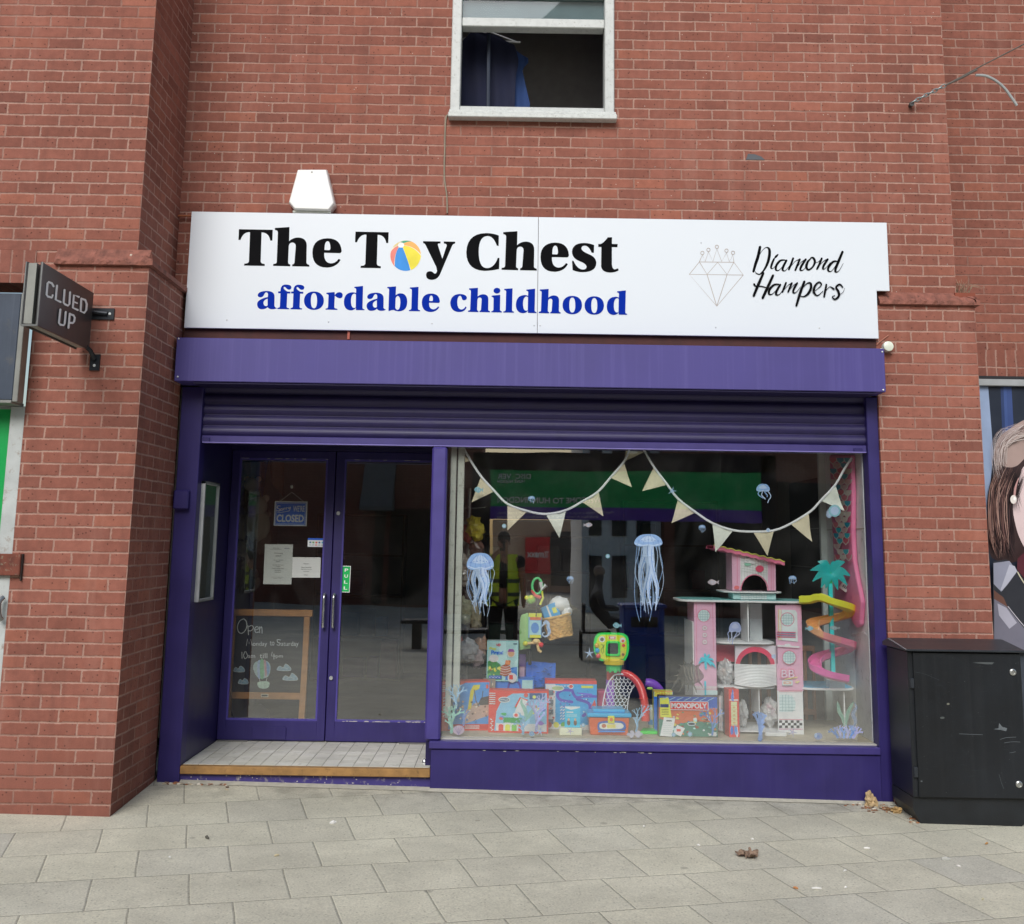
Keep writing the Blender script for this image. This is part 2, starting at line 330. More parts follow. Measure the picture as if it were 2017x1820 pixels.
        if smooth:
            me.polygons.foreach_set('use_smooth', [True]*len(me.polygons)); me.update()
            try: me.set_sharp_from_angle(angle=math.radians(42))
            except Exception: pass
        o = bpy.data.objects.new(name, me); COL.objects.link(o)
        if parent: o.parent = parent
        else: o.location = org
        return tagp(o, label, cat, group, kind)

TXT = {}
def text_geo(s, bold=0., sp=1.):
    key = (s, bold, sp)
    if key in TXT: return TXT[key]
    c = bpy.data.curves.new('t', 'FONT'); c.body = s; c.offset = bold; c.space_character = sp; c.resolution_u = 3
    o = bpy.data.objects.new('t', c); COL.objects.link(o); bpy.context.view_layer.update()
    me = o.evaluated_get(bpy.context.evaluated_depsgraph_get()).to_mesh()
    vs = [(v.co.x, v.co.y) for v in me.vertices]; fs = [tuple(p.vertices) for p in me.polygons]
    o.to_mesh_clear() if hasattr(o, 'to_mesh_clear') else None
    bpy.data.objects.remove(o); bpy.data.curves.remove(c)
    x0 = min(v[0] for v in vs); x1 = max(v[0] for v in vs); y0 = min(v[1] for v in vs); y1 = max(v[1] for v in vs)
    TXT[key] = ([((a-x0)/(x1-x0), (b-y0)/(y1-y0)) for a, b in vs], fs); return TXT[key]
class Art(MB):                                     # layered flat print: every added shape lies a hair above the last
    def __init__(s, fm, n=(0, -1, 0), m=None, step=.0001, base=.0008):
        MB.__init__(s, m); s.fm = fm; s.n = Vector(n); s.k = base; s.step = step
    def up(s): s.k += s.step; return s.k
    def poly(s, loops, m):
        if isinstance(loops[0][0], (int, float)): loops = [loops]
        tri = tessellate_polygon([[Vector((q[0], q[1], 0)) for q in lp] for lp in loops]); k = s.up()
        return s.add([Vector(s.fm(q[0], q[1]))+s.n*k for lp in loops for q in lp], [tuple(t) for t in tri], m)
    def rect(s, a, b, c, d, m): return s.poly([(a, b), (c, b), (c, d), (a, d)], m)
    def ellp(s, cx, cy, rx, ry, m, n=20, hole=0.):
        lp = [(cx+rx*math.cos(2*math.pi*i/n), cy+ry*math.sin(2*math.pi*i/n)) for i in range(n)]
        return s.poly([lp]+([[(cx+(a-cx)*hole, cy+(b-cy)*hole) for a, b in lp]] if hole else []), m)
    def line(s, pts, w, m, sm=5, closed=False):
        if isinstance(w, (int, float)): w = [w]*len(pts)
        q = [(*p, x) for p, x in zip(pts, w)]
        q = catmull(q, sm, closed) if sm and len(q) > 2 else q
        if closed: q.append(q[0])
        k = s.up(); vs = []; fs = []
        for i, a in enumerate(q):
            b, c = q[max(i-1, 0)], q[min(i+1, len(q)-1)]; dx, dy = c[0]-b[0], c[1]-b[1]; L = math.hypot(dx, dy) or 1
            nx, ny = -dy/L*a[2]/2, dx/L*a[2]/2; kk = k+i*2e-6
            vs += [Vector(s.fm(a[0]+nx, a[1]+ny))+s.n*kk, Vector(s.fm(a[0]-nx, a[1]-ny))+s.n*kk]
            if i: fs.append((2*i-2, 2*i-1, 2*i+1, 2*i))
        s.add(vs, fs, m)
        for a in (q[0], q[-1]):
            if a[2] > 0 and not closed: s.ellp(a[0], a[1], a[2]/2, a[2]/2, m, 8)
        return s
    def text(s, t, x0, y0, x1, y1, m, bold=0., sp=1.):   # y0 = baseline edge, y1 = top edge, in the art's own units
        vs, fs = text_geo(t, bold, sp); k = s.up()
        return s.add([Vector(s.fm(x0+(x1-x0)*a, y0+(y1-y0)*b))+s.n*k for a, b in vs], fs, m)
def px(y): return lambda a, b: P(a, b, y)
def frame(o, ex, ez): o, ex, ez = Vector(o), Vector(ex), Vector(ez); return lambda a, b: o+ex*a+ez*b

# common paints
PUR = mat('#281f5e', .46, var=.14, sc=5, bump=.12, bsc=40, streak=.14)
PURF = mat('#473f82', .55, var=.07, sc=2.5, streak=.35)
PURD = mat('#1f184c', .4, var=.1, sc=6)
WHT = mat('#e9ecec', .35, var=.03); CHROME = mat('#c9cccb', .25, metal=.9); BLK = mat('#17181a', .4)
ALU = mat('#b9bcbc', .35, metal=.5, var=.08)
GL = glass(.25); GLD = glass(.24, (.93, .95, .93))

# ================================================================== SETTING
# pavement: one sheet, finely divided near the shop
xs = [-60, -30, -12]+[-6+.25*i for i in range(49)]+[12, 30, 60]; ys = [-60, -30, -20]+[-14+.5*i for i in range(25)]+[-1.5, -1.25, -1, -.75, -.5, -.25, 0, .3, 2]
mb = MB(paving()); vs = [(x, y, zg(x, y)) for y in ys for x in xs]; n = len(xs)
mb.add(vs, [(j*n+i, j*n+i+1, (j+1)*n+i+1, (j+1)*n+i) for j in range(len(ys)-1) for i in range(n-1)])
o = mb.build('pavement', kind='structure', smooth=True)

BM = brick(3.12, .036, 0.); BR = brick(3.225, .005, 0.); BL = brick(-2.245, .005, -.80); BLU = brick(-2.33, .055, -.78); BRC = brick(3.55, .02, 0., tone=.9)
BSL = brick(-2.96, 3.36, -.8, True); BSR = brick(3.5, 2.90, 0, True, .9)
bld = thing('brick_building', 'red brick building front stepping back around the purple toy shop, upstairs window open', 'building', (0, .15, 0))
mb = MB(BM)
TOP = 9
mb.box(-2.33, -.445, 0, .3, 2.9, TOP); mb.box(.73, 3.12, 0, .3, 2.9, TOP); mb.box(-.445, .73, 0, .3, 2.9, 4.585); mb.box(-.445, .73, 0, .3, 6.3, TOP)
mb.box(2.53, 3.12, 0, .3, -.2, 2.9)
mb.box(2.9, 3.12, .3, .78, -.2, TOP)
mb.build('wall', bld)
MB(BRC).box(3.12, 9, .78, 1., 3.11, TOP).build('recessed_wall', bld)
mb = MB(BSR); mb.box(3.12, 9, .777, 1., 2.90, 3.11); mb.build('soldier_course', bld)
mb = MB(BLU); mb.box(-9, -2.33, -.78, 0, 3.36, TOP); mb.box(-3.1, -2.33, -.779, 0, 3.255, 3.36); mb.box(-2.6, -2.33, 0, .3, -.2, TOP); mb.build('projecting_wall', bld)
mb = MB(BSL); mb.box(-9, -2.96, -.785, -.5, 3.15, 3.36); mb.build('soldier_course', bld)
mb = MB(BL); mb.box(-2.937, -2.245, -.80, .0, -.2, 3.26); mb.build('brick_pier', bld)
mb = MB(BR); mb.box(2.53, 3.225, -.045, 0, -.2, 3.26); mb.box(3.12, 3.225, 0, .78, -.2, 3.26); mb.build('brick_pier', bld)
def corbel(x0, x1, yl, yu, z0, z1, xr=None, name='corbel', xl=None):
    mb = MB(mat('#875649', .9, var=.35, sc=18, bump=.9, bsc=60, dirt='#3b2924')); e = .028
    pr = [(yl, z0-.001), (yl-e, z0+.004), (yl-e, z0+.03), (yu, z1)]
    rng = random.Random(int(abs(x0)*100)); xsn = [x0+(x1-x0)*i/28 for i in range(29)]; V = []; Fc = []
    for i, x in enumerate(xsn):
        for j, (yy, zz) in enumerate(pr):
            V.append((x, yy-(rng.uniform(-.006, .004) if 0 < j < 3 else 0), zz+(rng.uniform(-.012, .006) if j == 2 else 0)))
    for i in range(28):
        for j in range(3): Fc.append((i*4+j, i*4+j+1, i*4+j+5, i*4+j+4))
    Fc += [(0, 3, 2, 1), (28*4, 28*4+1, 28*4+2, 28*4+3)]
    mb.add(V, Fc)
    if xr:                                                       # turned end along the return wall
        xo, xi, yb = xr; sg = 1 if xo > xi else -1
        a = [(xo+sg*e, -9, z0+.004), (xo+sg*e, -9, z0+.035), (xi, -9, z1), (xo, -9, z0)]
        y0 = yl-e
        mb.add([(xo, y0+e, z0), (xo+sg*e, y0, z0+.004), (xo+sg*e, y0, z0+.035), (xi, yu, z1), (xo, yb, z0), (xo+sg*e, yb, z0+.004), (xo+sg*e, yb, z0+.035), (xi, yb, z1)],
               [(0, 1, 5, 4), (1, 2, 6, 5), (2, 3, 7, 6), (4, 5, 6, 7)])
        mb.add([(x1, y0, z0+.035), (xo+sg*e, y0, z0+.035), (xi, yu, z1), (x1, yu, z1), (x1, y0, z0+.004), (xo+sg*e, y0, z0+.004), (x1, yl, z0), (xo, yl, z0)],
               [(0, 1, 2, 3), (0, 1, 5, 4), (4, 5, 7, 6)])
    mb.build(name, bld)
corbel(-2.83, -2.245, -.80, -.78, 3.262, 3.375, (-2.245, -2.33, 0))
corbel(2.56, 3.225, -.045, 0, 3.262, 3.365, (3.225, 3.12, .78))
# a few loose lime and mortar marks on the wall: raised crumbs
rc = random.Random(3)
mb = MB(mat('#cdbfae', .9, var=.1))
for a, b in [(1192, 491), (1211, 466), (1206, 497), (948, 433), (258, 503), (1741, 815), (1770, 817)]:
    p = P(a, b, 0 if 700 < a < 1600 or a > 1500 else -.8)
    if 260 < a < 430: p = P(a, b, -.8)
    mb.ell((p.x, p.y-.0, p.z), (.008, .006, .010), n=7, k=5, nz=.4, ns=6, seed=a)
for i in range(12):
    x, z = rc.uniform(-2.2, 3.1), rc.uniform(3.9, 5.5)
    if -.5 < x < .8 and z > 4.5: continue
    mb.ell((x, 0, z), (rc.uniform(.002, .005),)*3, n=6, k=4)
mb.build('mortar_crumbs', bld)
p = P(1487, 309, 0)
MB('#4c4f55').prism([(p.x-.065, p.z-.022), (p.x+.07, p.z-.022), (p.x+.045, p.z+.002), (p.x, p.z+.018), (p.x-.05, p.z+.022)], -.004, .003).build('repair_patch', bld)

# upstairs window
wn_ = MB(mat('#c0c3c0', .45, var=.08, sc=20, dirt='#8b8a82'))
wn_.box(-.445, -.375, -.03, .12, 4.60, 6.3); wn_.box(.66, .73, -.03, .12, 4.60, 6.3); wn_.box(-.375, .66, -.028, .12, 4.635, 4.675)
zb = P(1050, 46, .0).z; wn_.box(-.375, .66, -.012, .09, zb-.035, zb+.035)
wn_.box(-.375, .66, .0, .11, zb+.21, zb+.26)
fr_ = wn_.build('window_frame', bld, bev=.006)
mb = MB(mat('#c9ccc8', .5, var=.1, sc=30, dirt='#7d7b72')); mb.box(-.455, .745, -.075, .02, 4.575, 4.612); mb.box(-.45, .74, -.06, .02, 4.612, 4.635); mb.build('window_sill', bld, bev=.005)
MB(glass(.02, (.8, .85, .85))).box(-.375, .66, .04, .046, zb+.035, zb+.21).build('window_pane', bld)
mb = MB(mat('#7b888c', .7, spec=.1)); mb.box(-.375, .66, .06, .07, zb+.035, zb+.22); mb.build('sky_reflection_sheet', bld)  # added pale sheet, its grey-blue stands in for sky reflected in the pane
mb = MB(mat('#8f8f92', .9))
for b in [(-1.2, -1.17, .3, 1.9, 4.2, 6.4), (1.5, 1.53, .3, 1.9, 4.2, 6.4), (-1.2, 1.5, 1.9, 1.93, 4.2, 6.4), (-1.2, 1.5, .3, 1.9, 4.17, 4.2), (-1.2, 1.5, .3, 1.9, 6.4, 6.43)]: mb.box(*b)
mb.build('upstairs_room', kind='structure')

DG[0] = 1.2
# clothes on a stand behind the upstairs window
t = thing('clothes_rail_stand', 'thin dark pole stand behind the open upstairs window', 'clothes stand', (-.22, .3, 4.2))
p0, p1 = P(963, 55, .3), P(963, 222, .3)
MB('#2a3140').tube([(P(963, 222, .2).x, .2, 4.2), (P(963, 55, .2).x, .2, P(963, 55, .2).z)], .014).build('pole', t, smooth=True)
mb = MB('#e4e4df'); a, b = P(905, 78, .32), P(1020, 83, .32); mb.tube([(a.x-.01, .32, a.z), (b.x+.02, .32, b.z)], .007); q = P(963, 62, .32)
mb.tube([(a.x, .32, a.z), (q.x, .32, q.z), (b.x, .32, b.z)], .005); mb.build('hanger', t)
def cloth(name, pts, y, m, lab, seed=0, dep=.05):
    lp = [P(a, b, y) for a, b in pts]; mb = MB(m); xs_ = [q.x for q in lp]; x0, x1 = min(xs_), max(xs_); zt, zb_ = max(q.z for q in lp), min(q.z for q in lp)
    poly = [(q.x, q.z) for q in lp]; nx, nz = 26, 18
    def inside(x, z):
        c = False
        for i in range(len(poly)):
            (a, b), (c1, d) = poly[i], poly[i-1]
            if (b > z) != (d > z) and x < (c1-a)*(z-b)/(d-b)+a: c = not c
        return c
    def dy(x, z): return y+dep*(.7*math.sin(x*48+seed+z*3)+.5*noise.noise(Vector((x*9, z*3, seed))))
    V = []; Fs = []
    for j in range(nz+1):
        z = zt+(zb_-zt)*j/nz-1e-4; cuts = []
        for i in range(len(poly)):
            (a, b), (c1, d) = poly[i], poly[i-1]
            zz = min(max(z, zb_+1e-4), zt-1e-4)
            if (b > zz) != (d > zz): cuts.append((c1-a)*(zz-b)/(d-b)+a)
        l, r = min(cuts), max(cuts)
        for i in range(nx+1):
            x = l+(r-l)*i/nx; V.append((x, dy(x, z), z))
    for j in range(nz):
        for i in range(nx): Fs.append((j*(nx+1)+i, j*(nx+1)+i+1, (j+1)*(nx+1)+i+1, (j+1)*(nx+1)+i))
    k = len(V); V += [(a, b+.012, c) for a, b, c in V]; Fs += [tuple(q+k for q in reversed(f)) for f in Fs]
    return mb.add(V, Fs)
cloth('shirt', [(1000, 92), (1040, 112), (1041, 125), (1028, 132), (1044, 205), (1043, 226), (1000, 226)], .36, mat('#2a4272', .9, bump=.5), '', 1, .02).build('shirt', label='mid blue shirt hanging behind the trousers in the upstairs window', cat='shirt', smooth=True)
cloth('trousers', [(906, 85), (930, 60), (965, 62), (1015, 90), (1022, 120), (1016, 150), (1013, 226), (905, 226)], .30, mat('#171b33', .9, bump=.5), '', 2, .012).build('trousers', label='dark navy trousers hanging in the open upstairs window', cat='trousers', smooth=True)
cloth('jacket', [(898, 110), (907, 100), (909, 226), (897, 226)], .42, mat('#1a2c50', .9), '', 3, .012).build('jacket', label='sliver of blue jacket at the left edge of the upstairs window', cat='jacket', smooth=True)

DG[0] = 1.
# ================================================================== PURPLE SHOPFRONT
sf = thing('shopfront', 'purple toy shop front with roller shutter raised over a double door and big display window', 'shopfront', (.15, .1, 0))
mb = MB(PURF); mb.box(-2.225, 2.525, -.215, -.005, 2.63, 2.925); fb = mb.build('shutter_box', sf, bev=.004)
mb = MB(ALU)
for a, b in [(352, 667), (350, 742), (1738, 693), (1740, 768)]: q = P(a, b, -.216); mb.ell((q.x, -.216, q.z), (.007, .003, .007), n=8, k=4)
mb.build('rivet', sf)
MB(mat('#241d49', .6)).box(-2.1, 2.46, -.2, .12, 2.619, 2.627).build('soffit', sf)  # underside sheet, the shadow below the box put into its darker purple
mb = MB(PUR); mb.box(-2.225, -2.08, -.02, .1, -.1, 2.62); mb.build('post', sf, bev=.004)
mb = MB(PUR); mb.box(2.452, 2.53, -.022, .1, -.1, 2.62); mb.build('post', sf, bev=.004)
a = P(343, 965, -.06); b = P(370, 1003, -.06); MB(PUR).box(a.x, b.x, -.07, .0, b.z, a.z).build('bolt_box', sf, bev=.008)
# shutter curtain
mb = MB(mat('#28214f', .5, var=.14, sc=8)); z = 2.292; prof = []
for k in range(5):
    for j in range(9):
        s_ = j/8; prof.append((.03-.014*math.sin(math.pi*min(1, s_*1.2)) if s_ < .84 else .034, z+.075*(k+s_)))
V = []; Fs = []
for yy, zz in prof: V += [(-2.08, yy, zz), (2.452, yy, zz)]
for i in range(len(prof)-1): Fs.append((2*i, 2*i+1, 2*i+3, 2*i+2))
mb.add(V, Fs); sh = mb.build('shutter', sf)
mb = MB(mat('#3a316e', .48)); mb.box(-2.078, 2.45, .0, .055, 2.246, 2.29); mb.build('bottom_bar', sh, bev=.003)
mb = MB(mat('#8077b8', .35)); mb.box(-2.07, 2.445, -.012, .05, 2.24, 2.246); mb.build('bottom_lip', sh)
mb = MB(PUR); mb.box(-2.07, -2.02, -.012, .0, 2.243, 2.275); mb.box(2.36, 2.42, -.012, 0, 2.245, 2.27); mb.build('shutter_lock', sh, bev=.003)
# stall riser and window frame
mb = MB(PUR); mb.box(-.462, 2.452, -.035, .05, -.1, .275); mb.build('stall_riser', sf, bev=.003)
mb = MB(mat('#382f70', .48)); mb.box(-.475, 2.452, -.05, .06, .279, .326); mb.build('window_sill', sf, bev=.006)
mb = MB(mat('#42397e', .45)); mb.box(-.505, -.405, -.03, .1, .326, 2.235); mb.build('mullion', sf, bev=.012)
MB(mat('#b9b7ad', .5)).box(-.405, 2.452, .03, .09, .326, .334).build('sealant_line', sf)
MB(GL).box(-.405, 2.452, .058, .064, .334, 2.33).build('window_pane', sf)
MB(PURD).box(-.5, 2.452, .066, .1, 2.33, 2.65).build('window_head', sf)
mb = MB(mat('#c9cbc0', .45, dirt='#8d8a7c')); mb.box(-.385, -.345, .1, .16, .45, 2.33); mb.box(-.335, -.29, .11, .17, .55, 2.33); mb.build('inner_frame', sf, bev=.004)
MB(mat('#24262a', .5)).box(-.345, -.335, .115, .16, .45, 2.33).build('frame_gap_strip', sf)  # dark strip filling the gap between the two inner frame pieces
# door recess
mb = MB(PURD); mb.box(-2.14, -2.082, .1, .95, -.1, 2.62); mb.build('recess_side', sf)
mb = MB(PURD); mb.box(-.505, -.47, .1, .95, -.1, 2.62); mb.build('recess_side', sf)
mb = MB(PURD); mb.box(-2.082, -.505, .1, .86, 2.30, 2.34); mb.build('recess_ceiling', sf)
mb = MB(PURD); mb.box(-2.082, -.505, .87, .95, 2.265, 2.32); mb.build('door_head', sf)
zt = .149
mb = MB(mat('#3a3173', .5, dirt='#a9a49a')); mb.box(-2.08, -.462, .004, .03, -.1, .098); mb.build('step_riser', sf)
mb = MB(mat('#9a7443', .6, var=.22, sc=14, bump=.5, bsc=50, dirt='#5d4526')); mb.box(-2.078, -.464, -.028, .03, .098, .148); mb.build('timber_nosing', sf, bev=.004)
mb = MB(mat('#716e66', .9)); mb.box(-2.082, -.47, .03, 1., .1, .1465); mb.build('step_bed', sf)
rt = random.Random(5); tm = [mat(c, .35, var=.05, sc=6, dirt='#9d998c') for c in ('#d6d4c6', '#d0cec0', '#dbd9cd')]; mb = MB()
for i in range(16):
    for j in range(9): x = -2.078+i*.1005; y = .034+j*.1005; mb.box(x+.002, min(x+.0985, -.472), y+.002, y+.0985, .12, .1494+rt.uniform(-.0004, .0004), tm[rt.randrange(3)])
mb.build('floor_tiles', sf)
# door leaves
def leaf(x0, x1, gx0, gx1, gz0, gz1, hand):
    mb = MB(PUR); y0, y1 = .88, .925
    mb.box(x0, gx0, y0, y1, .158, 2.262); mb.box(gx1, x1, y0, y1, .158, 2.262); mb.box(gx0, gx1, y0, y1, .158, gz0); mb.box(gx0, gx1, y0, y1, gz1, 2.262)
    d = mb.build('door', sf, bev=.003)
    mb = MB(mat('#4b4290', .4)); e = .014
    for a in ([(gx0, gz0), (gx1, gz0), (gx1-e, gz0+e), (gx0+e, gz0+e)], [(gx0, gz0), (gx0+e, gz0+e), (gx0+e, gz1-e), (gx0, gz1)], [(gx1, gz0), (gx1-e, gz0+e), (gx1-e, gz1-e), (gx1, gz1)], [(gx0, gz1), (gx1, gz1), (gx1-e, gz1-e), (gx0+e, gz1-e)]):
        mb.prism(a, .885, .9)
    mb.build('glazing_bead', d)
    MB(GLD).box(gx0, gx1, .901, .907, gz0, gz1).build('door_pane', d)
    return d
d1 = leaf(-2.08, -1.297, -2.022, -1.355, .295, 2.205, 1); d2 = leaf(-1.291, -.507, -1.228, -.545, .295, 2.205, 0)
for d, hx in ((d1, 638.5), (d2, 657.5)):
    a = P(hx, 1171, .83); b = P(hx-1, 1236, .83)
    MB(CHROME).tube([(a.x, .885, a.z), (a.x, .845, a.z), (a.x, .828, a.z-.02), (a.x, .826, a.z-.05), (a.x, .826, b.z+.05), (a.x, .828, b.z+.02), (a.x, .845, b.z), (a.x, .885, b.z)], .0105, n=12, sm=3).build('handle', d, smooth=True)
for a, b in ((666.4, 1011), (652, 1335.5)):
    q = P(a, b, .875); MB(ALU).lathe((q.x, .868, q.z), [(.0, 0), (.013, 0), (.015, .004), (.015, .012)], ax='y', n=16).build('lock', d2, smooth=True)
a, b = P(497, 1432, .878), P(563, 1455, .878); mb = MB(PUR); mb.box(a.x, b.x, .872, .885, .163, a.z); mb.build('floor_spring_cover', d1, bev=.003)
MB(mat('#77756f', .6)).box(-2.07, -1.85, .84, .9, .1495, .156).build('threshold_plate', sf)
MB(mat('#77756f', .6)).box(-.75, -.52, .84, .9, .1495, .156).build('threshold_plate', sf)
q = P(836, 1502, z=.15); mb = MB(CHROME); mb.lathe((q.x, q.y, .15), [(.016, 0), (.015, .006), (.011, .02), (.006, .024)]); mb.build('door_stop', sf, smooth=True)
# paint chips round the glass and on the riser
mb = MB(mat('#bdbab0', .8)); rr = random.Random(9)
for i in range(60): x = rr.uniform(-2.05, -.5); mb.box(x, x+rr.uniform(.004, .02), .001, .0045, rr.uniform(.02, .085), 0)if 0 else mb.ell((x, .0045, rr.uniform(.02, .09)), (rr.uniform(.002, .007), .002, rr.uniform(.002, .005)), n=6, k=4)
for i in range(26): x = rr.uniform(-1.2, -.56); mb.ell((x, .884, .296+rr.uniform(-.003, .004)), (rr.uniform(.003, .03), .0015, .003), n=6, k=4)
for i in range(16): x = rr.uniform(-2., -.56); mb.ell((x, .884, 2.204), (rr.uniform(.004, .04), .0015, .002), n=6, k=4)
for i in range(14): x = rr.uniform(-.4, 1.); mb.ell((x, -.037, .272+rr.uniform(-.003, .002)), (rr.uniform(.004, .02), .002, .002), n=6, k=4)
mb.build('paint_chips', sf)
# cement fillet at the foot of the shopfront
V = []; Fs = []
for i in range(41):
    x = -.47+3.0*i/40; z = zg(x, 0); V += [(x, -.07-.01*noise.noise(Vector((x*4, 0, 0))), z+.001), (x, -.035, z+.014)]
    if i: Fs.append((2*i-2, 2*i, 2*i+1, 2*i-1))
MB(mat('#b0ac9d', .95, var=.15, sc=20, bump=.6)).add(V, Fs).build('cement_fillet', sf)
V = []; Fs = []
for i in range(31):
    x = -2.075+1.61*i/30; z = zg(x, 0); V += [(x, -.06-.01*noise.noise(Vector((x*4, 0, 0))), z+.001), (x, .004, z+.013)]
    if i: Fs.append((2*i-2, 2*i, 2*i+1, 2*i-1))
MB(mat('#b0ac9d', .95, var=.15, sc=20, bump=.6)).add(V, Fs).build('cement_fillet', sf)

# empty notice board on the side of the recess
nb = thing('notice_board', 'empty grey glazed notice board with aluminium frame in the door recess', 'notice board', (-2.07, .25, 1.17))
y0, y1, z0, z1 = .07, .45, 1.175, 1.985; mb = MB(ALU)
for b in [(y0, y0+.02, z0, z1), (y1-.02, y1, z0, z1), (y0, y1, z0, z0+.02), (y0, y1, z1-.02, z1)]: mb.box(-2.082, -2.05, *b)
mb.build('frame', nb, bev=.003); MB(mat('#62665f', .7)).box(-2.082, -2.07, y0+.02, y1-.02, z0+.02, z1-.02).build('back_panel', nb)
MB(glass(.10)).box(-2.064, -2.061, y0+.02, y1-.02, z0+.02, z1-.02).build('pane', nb)

# timber board between shutter box and sign
mb = MB(mat('#4b2a26', .8, var=.2, sc=12)); mb.box(-2.23, 2.53, -.045, -.002, 2.925, 3.04); mb.build('backing_board', sf)
mb = MB(mat('#b0604f', .8)); q = P(687, 657, -.05); mb.box(q.x-.008, q.x+.008, -.06, -.045, 2.96, 3.04); mb.build('sign_batten', sf)

